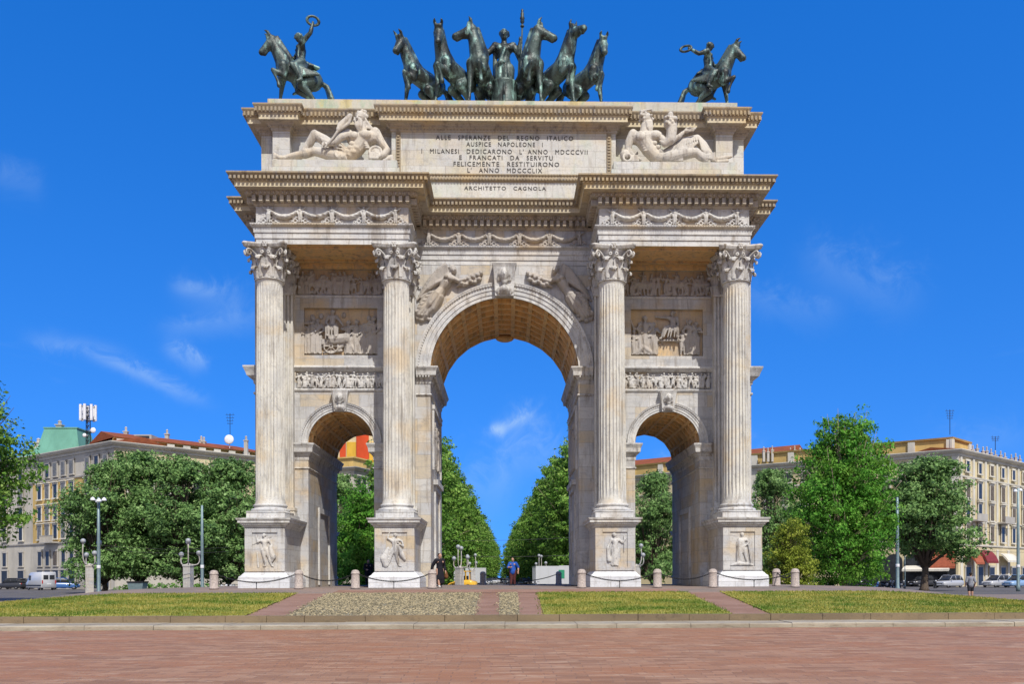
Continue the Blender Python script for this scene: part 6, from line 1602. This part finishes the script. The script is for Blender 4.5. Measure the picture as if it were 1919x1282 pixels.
# attic storey and roof
ap = [gp(1130,172), gp(1410,152), gp(1786,133.5), gp(1822,139)]
b = MB(); b.sweep(ap, [(-.3,HR+.2),(-.3,HR+2.1),(0,HR+2.15),(.1,HR+2.4),(-6,HR+2.6)], False); b.build('wall', M['ochre'], RB_)
for i in range(3):
    d_, l_, a_ = seg(ap[i], ap[i+1]); n = max(1, int(l_/5.2))
    for k in range(n+1): b = MB(); s = min(l_-.4, .4+l_*k/n); b.obox((ap[i][0]+d_.x*s-d_.y*.2, ap[i][1]+d_.y*s+d_.x*.2), (d_.x,d_.y), 0, 1.9, .5, .16, HR+.22); b.build('attic_pier', M['pale'], RB_)
b = MB(); b.sweep([ap[0], gp(1480,149)], [(.1,HR+2.35),(.1,HR+2.45),(-4.5,HR+4.0),(-9,HR+2)], False); b.build('roof', M['tile'], RB_)
b = MB(); b.sweep([rp_[2],rp_[3],rp_[4]], [(.7,HR+.25),(-4,HR+.9),(-8,HR)], False); b.build('roof', M['tile'], RB_)
for px in (1432,1440,1448,1482,1490,1500,1716,1738,1744,1752,1824,1832,1843,1850,1858,1866,1876,1884,1896,1904,1912):
    dd = 150 if px < 1520 else (140 if px < 1800 else 131+(px-1796)*.143+3); x, y = gp(px, dd); z = HR+(2.9 if px < 1520 else 2.5 if px < 1800 else 1.6); chimney(RB_, x, y, z-.9, .30+.16*((px*7) % 3), .36)
for o_ in (LB_, GB_, RB_):
    if 'wn' in o_: del o_['wn']
# ---------------------------------------------------------------- BOLLARDS AND CHAINS
def bollard_mesh():
    return MB().lathe([(.235,0),(.235,.08),(.215,.10),(.205,.72),(.205,.74),(.225,.75),(.225,.79),(.205,.80),(.20,.86),(.16,.92),(.09,.955),(.0,.965)], 24).mesh('bollard', True)
BM = bollard_mesh(); BM.materials.append(M['granite'])
YBOL = -4.6
def gh(x, y): return ground_h(x, y)
BP = {}
def bollard(px, Y, lab, sc=.92):
    x = gx(px, Y); o = bpy.data.objects.new('stone_bollard', BM); COL.objects.link(o); o.location = (x, Y, gh(x,Y)); o.scale = (sc,)*3; o.rotation_euler = (0,0,px*.37)
    tag(o, lab, 'bollard', 'granite bollards linked by chains'); BP[px] = Vector((x, Y, gh(x,Y)+.80*sc)); return o
for px, Y, lab in ((401,YBOL,'granite bollard standing before the dark trees beside parked motorbikes'),(560,YBOL,'granite bollard between the javelin-thrower pedestal and the small arch'),
    (666,YBOL,'granite bollard in the small arch before the light green tree'),(810,YBOL,'granite bollard beside the walking woman in black'),
    (1090,YBOL,'granite bollard at the central opening opposite the walking woman'),(1232,YBOL,'granite bollard in the small arch before the dark tree'),
    (1336,YBOL,'granite bollard beside the pedestal of the robe-carrying man, shaded arch pier behind'),(1490,YBOL,'granite bollard before the small yellow-green tree'),
    (1455,-1.5,'granite bollard close behind the outer pedestal corner, near the yellow-green tree'),
    (1047,13.4,'small shaded bollard beyond the central opening before the white lorry'),(905,13.4,'small bollard beyond the central opening near the yellow machine')):
    bollard(px, Y, lab)
def link_chain(a, b_, sag, lab, stake=True):
    e_ = empty('bollard_chain', lab, 'chain', (0,0,0), 0, 'chains between the bollards')
    d = b_-a; n = int(d.length*1.06/.085); mb = MB()
    def P(t_): return a+d*t_-Vector((0,0,4*sag*t_*(1-t_)))
    for i in range(n):
        p = P((i+.5)/n); t_ = (P((i+.6)/n)-P((i+.4)/n)).normalized(); Mx = t_.to_track_quat('X','Z').to_matrix() @ Matrix.Rotation(R(45+90*(i % 2)),3,'X')
        mb.torus(p, .040, .013, Mx, 8, 5, (1.45,.8,1))
    mb.build('links', M['darkmetal'], e_, True)
    if stake:
        p = P(.5); z = gh(p.x,p.y); mb = MB(); mb.tube([(p.x,p.y,z-.05),(p.x,p.y,p.z-.10)], .018, 6); mb.torus((p.x,p.y,p.z-.04), .055, .014, Matrix.Rotation(R(90),3,'Y'), 12, 5); mb.build('stake', M['darkmetal'], e_)
for a, c, sg_, st_, lab in ((401,560,.42,1,'chain sagging across the pedestal of the javelin thrower'),(560,666,.36,0,'chain across the small arch before the light green tree'),
    (666,810,.40,1,'chain sagging across the pedestal of the striding man'),(1090,1232,.40,1,'chain sagging across the pedestal of the robed woman'),
    (1232,1336,.34,0,'chain across the small arch on the shaded pier side'),(1336,1490,.38,1,'chain sagging across the pedestal of the man with a robe over his arm'),
    (1455,1490,.30,0,'short chain from the bollard behind the outer pedestal'),(905,1047,.50,1,'chain across the far side of the central opening')):
    link_chain(BP[a], BP[c], sg_, lab, st_)

# ---------------------------------------------------------------- LAMPS, POLES, WIRES
M['pillar'] = marble('lamp_pillar_stone', white=(.52,.50,.46), grey=(.42,.41,.39), bw=2.0, bh=.28, ochre_amt=.2, dirt_amt=.4, grey_amt=.5)
def lamp_pillar(name, lab, px, Y, rz, sc=1.0):
    x = gx(px, Y); e_ = empty(name, lab, 'street lamp', (x, Y, GZ), rz, 'stone lamp pillars with four globes'); e_.scale = (sc,)*3
    b = MB(); b.box(-.42,.42,-.42,.42,0,.35); b.box(-.34,.34,-.34,.34,.35,2.75); b.box(-.38,.38,-.38,.38,2.75,2.88); b.lathe([(.2,2.88),(.14,3.0),(.10,3.05)], 12); b.build('pillar', M['pillar'], e_)
    for k, (a, r_, h) in enumerate(((0,.95,1.75),(R(90),.62,.62),(R(180),.62,1.85),(R(270),.95,.75))):
        c, s_ = math.cos(a+.5), math.sin(a+.5); b = MB(); pts = []
        for t_ in np.linspace(0,1,12):
            q = t_*PI*.62; pts.append((c*r_*math.sin(q)*1.02, s_*r_*math.sin(q)*1.02, 3.0-.22*math.sin(t_*PI)+h*t_**2))
        b.tube(pts, .055, 7); ao = b.build('arm', M['pillar'], e_, True)
        p = pts[-1]; b = MB(); b.ell((p[0],p[1],p[2]+.22), .23, None, 14, 10); b.build('globe', M['globe'], ao, True); b = MB(); b.lathe([(.05,-.06),(.12,-.02),(.12,.03)], 10, p); b.build('collar', M['pillar'], ao, True)
    return e_
lamp_pillar('lamp_pillar', 'stone lamp pillar with four globes beside the floodlight pole', 168, 30, .4, .92)
lamp_pillar('lamp_pillar', 'stone lamp pillar with four globes before the low green hedge', 353, 30, 1.4, .92)
lamp_pillar('lamp_pillar', 'stone lamp pillar with globes in the central opening by the yellow machine', 861, 36, .9, .85)
lamp_pillar('lamp_pillar', 'farther lamp pillar with globes under the avenue trees', 885, 66, 2.0, .85)
lamp_pillar('lamp_pillar', 'lamp pillar with globes in the small arch before the dark tree', 1192, 38, 0.3, .9)
lamp_pillar('lamp_pillar', 'lamp pillar with globes beside the white lorry in the avenue', 1012, 70, .8, .85)
def pole(px, Y, top, r_, lab, floods=0, cross=False):
    x = gx(px, Y); h = gz(top, Y, px)-GZ; e_ = empty('steel_pole', lab, 'pole', (x, Y, GZ))
    b = MB(); b.lathe([(r_*1.7,0),(r_*1.7,.5),(r_*1.25,.6),(r_*1.1,h*.5),(r_*.85,h-.05),(r_*.2,h)], 14); b.build('shaft', M['metalgrey'], e_, True)
    b = MB(); b.lathe([(r_*1.35,2.35),(r_*1.4,2.38),(r_*1.4,2.6),(r_*1.35,2.62)], 14); b.build('band', M['whitepaint'], e_, True)
    for k in range(floods):
        a = 2*PI*k/floods+.5; b = MB(); c = Vector((.42*math.cos(a), .42*math.sin(a), h-.15-.12*(k % 2)))
        b.tube([(0,0,c.z-.1), (c.x*.6,c.y*.6,c.z-.1)], .03, 6); b.lathe([(.05,.14),(.17,.02),(.2,-.1),(.2,-.14)], 10, c); b.build('floodlight', M['whitepaint'], e_, True)
    return e_
pole(185, 28, 932, .115, 'grey-green pole with a ring of floodlights beside a lamp pillar', 4)
pole(379, 28, 947, .105, 'bare grey-green pole beside the lamp pillar and hedge')
pole(1682, 34, 932, .125, 'bare grey-green pole before the forked dark tree')
pole(1908, 42, 915, .12, 'grey-green pole with lamp heads before the yellow block windows', 2)
pole(1696, 58, 1040, .05, 'thin short sign pole beside the forked dark tree')
def wire(p, q, lab):
    b = MB(); p, q = Vector(p), Vector(q); b.tube([p.lerp(q,t_)-Vector((0,0,.25*4*t_*(1-t_))) for t_ in np.linspace(0,1,12)], .022, 5)
    tag(b.build('tram_wire', M['darkmetal']), lab, 'wire', 'overhead tram wires')
wire((gx(185,28),28,gz(1022,28,185)), (gx(430,28),28,gz(1026,28,430)), 'upper tram wire crossing before the dark trees')
wire((gx(185,28),28,gz(1029,28,185)), (gx(430,28),28,gz(1034,28,430)), 'lower tram wire crossing before the dark trees')
wire((gx(800,66),66,gz(1040,66,800)), (gx(1100,66),66,gz(1040,66,1100)), 'tram wire across the avenue, lower one')
wire((gx(800,74),74,gz(1013,74,800)), (gx(1100,74),74,gz(1006,74,1100)), 'tram wire across the avenue, upper one')
wire((gx(1800,76),76,gz(985,76,1800)), (gx(1990,76),76,gz(992,76,1990)), 'tram wire before the yellow block balconies')
wire((gx(1800,76),76,gz(1030,76,1800)), (gx(1990,76),76,gz(1034,76,1990)), 'tram wire above the street awnings')

# ---------------------------------------------------------------- VEHICLES
def paint(name, col, rough=.3):
    m, t, b = newmat(name); b.inputs['Base Color'].default_value = (*col,1); setin(b, Roughness=rough); b.inputs['Coat Weight'].default_value = .5; return m
PT = {k: paint('paint_'+k, c) for k, c in dict(silver=(.42,.43,.45), white=(.52,.53,.54), blue=(.05,.14,.38), dark=(.03,.032,.04), grey=(.16,.17,.18), paleblue=(.22,.36,.56), red=(.35,.03,.03), yellow=(.80,.45,.03)).items()}
M['rubber'] = plain('tyre_rubber', (.02,.02,.02), .85); M['rim'] = plain('wheel_rim', (.45,.45,.46), .35, .7); M['lampglass'] = plain('headlight_glass', (.65,.66,.66), .1); M['taillight'] = plain('tail_light', (.45,.02,.02), .25); M['plate'] = plain('number_plate', (.7,.7,.68), .5)
def loft(b, secs):
    """secs = [(x, [(y,z)...])] closed rings"""
    n = len(secs[0][1]); vs = []; fs = []
    for x, rg in secs: vs += [(x,yy,z) for yy, z in rg]
    for i in range(len(secs)-1):
        for k in range(n): q = (k+1) % n; fs.append((i*n+k, i*n+q, (i+1)*n+q, (i+1)*n+k))
    fs.append(tuple(range(n-1,-1,-1))); fs.append(tuple((len(secs)-1)*n+k for k in range(n))); return b.add(vs, fs)
def ringy(w, z0, z1, tum=.0): return [(-w*.92,z0),(w*.92,z0),(w,z0+.12),(w*1.0,z0+(z1-z0)*.55),(w*(.97-tum),z1-.05),(w*(.88-tum),z1),(-w*(.88-tum),z1),(-w*(.97-tum),z1-.05),(-w,z0+(z1-z0)*.55),(-w,z0+.12)]
def wheel_part(root, x, y, r_):
    b = MB(); b.torus((x,y,r_), r_*.78, r_*.24, Matrix.Rotation(R(90),3,'X'), 20, 8); t_ = b.build('wheel', M['rubber'], root, True)
    b = MB(); b.lathe([(0,-.07),(r_*.5,-.06),(r_*.62,-.02),(r_*.62,.02),(r_*.5,.06),(0,.07)], 14); b.xf(Matrix.Translation((x,y,r_)) @ Matrix.Rotation(R(90),4,'X')); b.build('rim', M['rim'], t_, True)
def car(lab, px, d, head, col, kind_='suv', group='cars parked along the street'):
    x, Y = gp(px, d); root = empty('parked_car', lab, 'car', (x,Y,GZ), R(head), group); pm = PT[col]
    Hh = 1.62 if kind_ == 'suv' else 1.45
    b = MB(); loft(b, [(2.12,ringy(.72,.32,.62)),(2.05,ringy(.80,.26,.74)),(1.5,ringy(.86,.22,.86)),(.85,ringy(.88,.20,.96)),(-.6,ringy(.88,.20,.98)),(-1.7,ringy(.87,.22,1.0)),(-2.05,ringy(.82,.28,.92)),(-2.12,ringy(.74,.36,.72))]); b.build('body', pm, root, True)
    b = MB(); loft(b, [(1.05,ringy(.80,.90,.98)),(.35,ringy(.74,.94,Hh-.08)),(0,ringy(.72,.94,Hh)),(-1.2,ringy(.72,.94,Hh)),(-1.75,ringy(.74,.94,Hh-.22)),(-2.0,ringy(.78,.90,1.02))]); cb = b.build('cabin', M['glass'], root, True)
    b = MB(); loft(b, [(.32,ringy(.70,Hh-.10,Hh-.045)),(0,ringy(.735,Hh-.06,Hh+.025)),(-1.25,ringy(.735,Hh-.06,Hh+.02)),(-1.7,ringy(.70,Hh-.2,Hh-.14))])
    for s_ in (-1,1):
        for xa, xb in ((1.0,.36),(-.42,-.38),(-1.3,-1.4),(-1.98,-1.72)): b.tube([(xa,s_*.80,.95),(xb,s_*.72,Hh-.08)], .035, 5)
    b.build('roof', pm, root, True)
    for s_ in (-1,1):
        for xw in (1.32,-1.30): wheel_part(root, xw, s_*.78, .33)
        b = MB(); b.ell((2.02,s_*.60,.66), (.12,.19,.09), None, 10, 7); b.build('headlight', M['lampglass'], root, True)
        b = MB(); b.ell((-2.06,s_*.66,.80), (.07,.12,.12), None, 10, 7); b.build('tail_light', M['taillight'], root, True)
        b = MB(); b.ell((.78,s_*.98,1.0), (.10,.09,.07), None, 8, 6); b.build('mirror', pm, root, True)
    b = MB(); b.box(2.10,2.14,-.26,.26,.38,.50); b.build('number_plate', M['plate'], root); b = MB(); b.box(2.06,2.125,-.5,.5,.53,.64); b.build('grille', M['darkmetal'], root)
    return root
car('silver car parked under the orange awning facing out', 1778, 120, -150, 'silver')
car('pale silver car between the walking man and the blue car', 1868, 121, -155, 'silver')
car('pale blue car cut by the edge of the picture', 1908, 118, -158, 'paleblue')
car('blue car half hidden behind the white van', 120, 134, 20, 'blue')
car('dark car parked at the picture edge before the grey arcade', 22, 138, 170, 'dark')
car('grey car between the dark car and the white van', 40, 146, 170, 'grey')
car('dark car in the shade beside the forked tree trunk', 1730, 132, -165, 'dark')
for i, (px, d, col) in enumerate(((915,190,'grey'),(925,215,'white'),(934,240,'silver'),(945,235,'dark'),(953,205,'grey'),(985,170,'dark'))):
    car(['grey car far down the avenue','white car far down the avenue','silver car far down the avenue beyond the white one','dark car far down the avenue on the near lane','grey car in the avenue behind the blue-shirted man','dark car in the shade beside the blue-shirted man'][i], px, d, -90+3*i, col, 'car', 'cars in the avenue')
# white van
x, Y = gp(76, 128); root = empty('parked_van', 'white high-roofed van parked before the grey street arcade', 'van', (x,Y,GZ), R(138))
b = MB(); loft(b, [(2.75,ringy(.80,.35,.85)),(2.65,ringy(.92,.30,1.08)),(2.1,ringy(.97,.28,1.25)),(1.45,ringy(.98,.28,2.2,.04)),(1.1,ringy(.98,.28,2.46,.04)),(-2.7,ringy(.98,.28,2.48,.04)),(-2.78,ringy(.96,.34,2.40,.04))]); b.build('body', PT['white'], root, True)
b = MB(); b.add([(2.12,-.80,1.30),(2.12,.80,1.30),(1.46,.78,2.16),(1.46,-.78,2.16),(2.05,-.82,1.24),(2.05,.82,1.24)], [(0,1,2,3)]); b.xf(Matrix.Translation((.035,0,.03))); b.build('windscreen', M['glass'], root)
for s_ in (-1,1):
    b = MB(); b.box(.75,1.5,s_*.955,s_*.995,1.35,2.0); b.build('side_window', M['glass'], root); b = MB(); b.box(-2.6,2.4,s_*.97,s_*1.0,.55,.72); b.build('rub_strip', M['darkmetal'], root)
    b = MB(); b.box(-2.80,-2.77,s_*.08,s_*.72,1.45,2.05); b.build('rear_window', M['glass'], root); b = MB(); b.box(-2.82,-2.76,s_*.80,s_*.92,.9,1.35); b.build('tail_light', M['taillight'], root)
    b = MB(); b.ell((2.6,s_*.72,.95), (.14,.17,.16), None, 10, 7); b.build('headlight', M['lampglass'], root, True)
    for xw in (1.75,-1.7): wheel_part(root, xw, s_*.86, .36)
b = MB(); b.box(-2.82,-2.79,-.27,.27,.75,.88); b.build('number_plate', M['plate'], root)
# white lorry trailers in the avenue, with a ramp
def lorry(lab, px, d, hd_, L_, hh, mark):
    x, Y = gp(px, d); root = empty('white_lorry', lab, 'lorry', (x,Y,GZ), R(hd_), 'white lorries behind the arch')
    b = MB(); b.box(-L_/2,L_/2,-1.2,1.2,.75,.75+hh); b.box(-L_/2+.2,L_/2-.2,-.9,.9,.5,.75)
    for k in range(5): xx = -L_/2+L_*(k+.5)/5; b.box(xx-.03,xx+.03,-1.225,-1.2,.75,.75+hh)
    b.build('box_body', PT['white'], root)
    if mark: b = MB(); b.box(.2,.9,-1.235,-1.21,1.4,2.4); b.build('green_panel', paint('paint_green',(.02,.25,.12)), root)
    b = MB(); b.box(L_/2+.1,L_/2+1.7,-1.1,1.1,.6,2.5); b.build('cab', PT['white'], root); b = MB(); b.box(L_/2+.5,L_/2+1.4,-1.13,-1.10,1.5,2.2); b.build('side_window', M['glass'], root)
    for xw in (-L_/2+.9, L_/2-.6, L_/2+1.0):
        for s_ in (-1,1): wheel_part(root, xw, s_*1.0, .42)
lorry('white box lorry with a green panel seen through the central opening', 1040, 108, 8, 5.0, 2.1, True)
lorry('second white lorry standing closer behind the shaded pier', 1076, 112, 4, 4.0, 2.2, False)
lorry('pale lorry across the avenue behind the yellow machine', 892, 135, 180, 3.0, 2.2, False)
# yellow loader
x, Y = gp(868, 92); root = empty('yellow_loader', 'small yellow street works loader in the central opening', 'loader', (x,Y,GZ), R(160))
b = MB(); loft(b, [(-1.3,ringy(.6,.5,1.1)),(-.9,ringy(.65,.45,1.3)),(.2,ringy(.65,.45,1.25)),(.9,ringy(.55,.5,.95))]); b.build('body', PT['yellow'], root, True)
b = MB(); 
for a in (-.5,.3):
    for s_ in (-.5,.5): b.tube([(a,s_,1.2),(a,s_,2.1)], .05, 6)
b.box(-.62,.42,-.6,.6,2.1,2.2); b.build('cab_frame', PT['yellow'], root); b = MB(); b.box(-.4,.2,-.45,.45,1.2,1.7); b.build('seat', M['darkmetal'], root)
b = MB(); b.tube([(.2,-.7,1.2),(1.2,-.7,.9),(1.6,-.7,.4)], .08, 6); b.tube([(.2,.7,1.2),(1.2,.7,.9),(1.6,.7,.4)], .08, 6); b.build('lift_arm', PT['yellow'], root)
b = MB(); b.add([(1.5,-.9,.1),(1.5,.9,.1),(1.6,.9,.8),(1.6,-.9,.8),(2.2,-.9,.12),(2.2,.9,.12)], [(0,1,2,3),(0,1,5,4),(0,3,4),(1,2,5)]); b.build('bucket', PT['yellow'], root)
for xw in (-.8,.55):
    for s_ in (-1,1): wheel_part(root, xw, s_*.72, .42)
# motorbikes and scooters
def scooter(lab, px, d, hd_, col):
    x, Y = gp(px, d); root = empty('parked_scooter', lab, 'scooter', (x,Y,ground_h(x,Y)-.02 if Y < 26 else GZ), R(hd_), 'scooters and motorbikes parked in rows')
    b = MB(); b.cap([(-.55,0,.62),(-.25,0,.55),(.05,0,.38),(.35,0,.34),(.55,0,.6),(.62,0,.92)], (.17,.18,.11,.10,.13,.10), 8); b.build('body', PT[col], root, True)
    b = MB(); b.cap([(-.62,0,.80),(-.05,0,.78)], (.12,.11), 8); b.build('seat', M['rubber'], root, True)
    b = MB(); b.tube([(.60,-.32,1.0),(.63,0,1.04),(.60,.32,1.0)], .025, 6); b.tube([(.63,0,1.0),(.78,0,.26)], .04, 6); b.build('handlebar', M['darkmetal'], root)
    b = MB(); b.ell((.72,0,.95), (.07,.10,.09), None, 8, 6); b.build('headlight', M['lampglass'], root, True)
    for xw in (-.62,.8): wheel_part(root, xw, 0, .26)
SL = [(1515,74,'dark','dark scooter beside the small yellow-green tree'),(1528,77,'silver','silver scooter second along beside the yellow-green tree'),(1541,75,'dark','dark scooter between the silver one and the pale trunk'),(1556,76,'grey','grey scooter close to the pale flared trunk'),
      (1612,92,'dark','dark motorbike beyond the pale flared trunk'),(1636,96,'blue','blue scooter under the bright green tree'),(1660,104,'dark','dark motorbike before the dark arcade opening'),(1668,106,'silver','silver scooter before the dark arcade opening'),(1690,112,'grey','grey scooter beside the thin sign pole'),(1752,112,'dark','dark scooter beside the silver car'),
      (412,72,'silver','silver motorbike behind the bollard at the pedestal end'),(424,70,'red','red scooter behind the chain at the outer pedestal'),(436,73,'dark','dark motorbike tucked against the outer pedestal'),(445,76,'grey','grey scooter half behind the outer pedestal'),
      (905,112,'dark','dark motorbike in the avenue near the pale lorry'),(912,116,'white','white scooter in the avenue near the pale lorry'),(996,104,'dark','dark scooter before the white box lorry'),(1005,106,'silver','silver scooter before the white box lorry')]
for i, (px, d, col, lab) in enumerate(SL): scooter(lab, px, d, 250+(i*47) % 60, col)
# row of bins beside the hedge
x, Y = gp(258, 84); e_ = empty('litter_bin', 'grey wheeled bin beside the low hedge', 'bin', (x,Y,GZ)); b = MB(); frust(b, (0,0), (1,0), .55, .5, .7, .6, .1, 1.15); b.build('body', M['metalgrey'], e_); b = MB(); b.box(-.75,.75,-.65,.65,1.15,1.28); b.build('lid', M['darkmetal'], e_)

# ---------------------------------------------------------------- PEOPLE
def cloth(name, col, var=.2): return plain(name, col, .85, 0, var, 9, .1)
M['skin'] = plain('skin', (.45,.26,.18), .55, 0, .06); M['hair_dark'] = cloth('dark_hair', (.025,.018,.014)); M['cl_black'] = cloth('black_cloth', (.018,.017,.022)); M['cl_blue'] = cloth('bright_blue_cloth', (.03,.10,.42)); M['cl_brown'] = cloth('dark_red_cloth', (.10,.035,.035)); M['cl_grey'] = cloth('grey_cloth', (.22,.23,.26)); M['cl_dark'] = cloth('charcoal_cloth', (.03,.03,.035)); M['cl_white'] = cloth('white_shoes', (.62,.60,.55)); M['bag'] = cloth('brown_bag', (.16,.07,.03))
def person(lab, px, Y, hgt, rz, pose, outfit, zg=None):
    x = gx(px, Y); z = ground_h(x,Y)+.0 if zg is None else zg
    e_ = empty('person', lab, 'person', (x,Y,z), rz)
    b = MB(); P = figure(b, TM((0,0,0), hgt), pose, robe=0, s=hgt, hair=0, fingers=1, female=outfit.get('f',0)); b.organic('body', M['skin'], e_, .010, 2)
    s = hgt; up = Vector((0,0,1))
    b = MB(); hd_ = P['head']; fw = Vector(pose.get('face',(0,-1,0))).normalized()
    b.ell(hd_+up*.030*s-fw*.012*s, (.060*s,.064*s,.058*s)); b.cap([hd_+up*.02*s-fw*.04*s, hd_-up*(.09 if outfit.get('long') else .01)*s-fw*.05*s], (.045*s,.03*s)); b.organic('hair', M['hair_dark'], e_, .010, 1)
    b = MB(); k = 1.18                                        # top with sleeves
    b.cap([P['chest']+up*.02*s, P['waist'], P['pel']+up*.02*s], (.098*s,.092*s,.104*s), 12); b.cap([P['sl'], P['chest']+up*.04*s, P['sr']], (.060*s,.085*s,.060*s), 12)
    for a_, e2, w2 in (('sl','el','wl'),('sr','er','wr')):
        b.cap([P[a_], P[e2]], (.060*s,.050*s)); 
        if outfit.get('sleeve',0): b.cap([P[e2], P[e2].lerp(P[w2],.85)], (.048*s,.036*s))
    if outfit.get('loose'): b.cap([P['waist'], P['pel']-up*.03*s], (.11*s,.125*s), 12)
    b.organic('top', M[outfit['top']], e_, .012, 2)
    b = MB(); L_ = outfit.get('leg',1.0)
    b.cap([P['pel']+up*.03*s, P['pel']], (.10*s,.104*s), 12)
    if outfit.get('skirt'):
        m_ = (P['kl']+P['kr'])*.5; 
        for q in range(10):
            a = 2*PI*q/10; v_ = Vector((math.cos(a), math.sin(a)*.8, 0)); b.cap([P['pel']+v_*.05*s, m_+v_*.085*s-up*.02*s, m_+v_*.095*s-up*.13*s], (.065*s,.060*s,.050*s), 7)
        b.cap([P['pel'], m_, m_-up*.12*s], (.10*s,.115*s,.11*s))
    else:
        for h_, k_, a_ in (('hl','kl','al'),('hr','kr','ar')):
            b.cap([P[h_], P[k_]], (.090*s,.062*s))
            if L_ > .5: b.cap([P[k_], P[k_].lerp(P[a_],.92)], (.060*s,.044*s))
    b.organic('skirt' if outfit.get('skirt') else 'trousers' if L_ > .5 else 'shorts', M[outfit['legs']], e_, .012, 2)
    for a_, t_ in (('al','tl'),('ar','tr')):
        b = MB(); b.cap([P[a_]-up*.005*s, P[t_]], (.036*s,.028*s), 8); b.organic('shoe', M[outfit['shoes']], e_, .010, 1)
    return e_, P
e_, P = person('woman in black top and skirt with pale shoes walking past a bollard', 824, -3.6, 1.62, R(25),
    dict(kl=(-.06,-.06,.28),al=(-.06,-.12,.05),tl=(-.07,-.19,.025),kr=(.06,.02,.28),ar=(.06,.12,.07),tr=(.065,.04,.02),el=(-.2,.06,.65),wl=(-.24,.05,.52),er=(.16,.05,.64),wr=(.17,-.02,.5),face=(.3,-1,0)),
    dict(top='cl_black', legs='cl_black', skirt=1, shoes='cl_white', sleeve=1, f=1))
b = MB(); b.cap([P['wr']+Vector((.03,.0,-.10)), P['wr']+Vector((.05,.02,-.28))], (.07,.11), 10); tag(b.organic('shoulder_bag', M['bag'], None, .014, 1, tuple(e_.location)), 'small dark bag carried by the walking woman in black', 'bag'); bpy.data.objects['shoulder_bag'].rotation_euler = (0,0,R(25))
person('man in a bright blue top and dark trousers under the central arch', 961, 6.5, 1.62, R(-10),
    dict(kl=(-.05,-.03,.28),al=(-.06,-.05,.05),tl=(-.08,-.13,.02),kr=(.05,.01,.28),ar=(.055,.05,.05),tr=(.07,-.03,.02),el=(-.17,-.05,.66),wl=(-.06,-.15,.66),er=(.19,.05,.66),wr=(.2,0,.52),face=(.1,-1,0)),
    dict(top='cl_blue', legs='cl_brown', shoes='cl_dark', loose=1))
person('man in grey shirt and dark shorts walking away on the street side', 1819, 16.5, 1.72, R(165),
    dict(kl=(-.06,-.03,.28),al=(-.065,-.03,.05),tl=(-.08,-.11,.02),kr=(.06,.01,.28),ar=(.065,.04,.05),tr=(.08,-.03,.02),el=(-.17,.03,.64),wl=(-.17,-.05,.5),er=(.17,.03,.64),wr=(.18,-.06,.52)),
    dict(top='cl_grey', legs='cl_dark', leg=.4, shoes='cl_dark', loose=1))
person('person in dark clothes standing in the shade of the small arch', 690, 12.5, 1.65, R(20),
    dict(el=(-.15,.0,.64),wl=(-.10,-.12,.62)), dict(top='cl_dark', legs='cl_dark', shoes='cl_dark', sleeve=1))
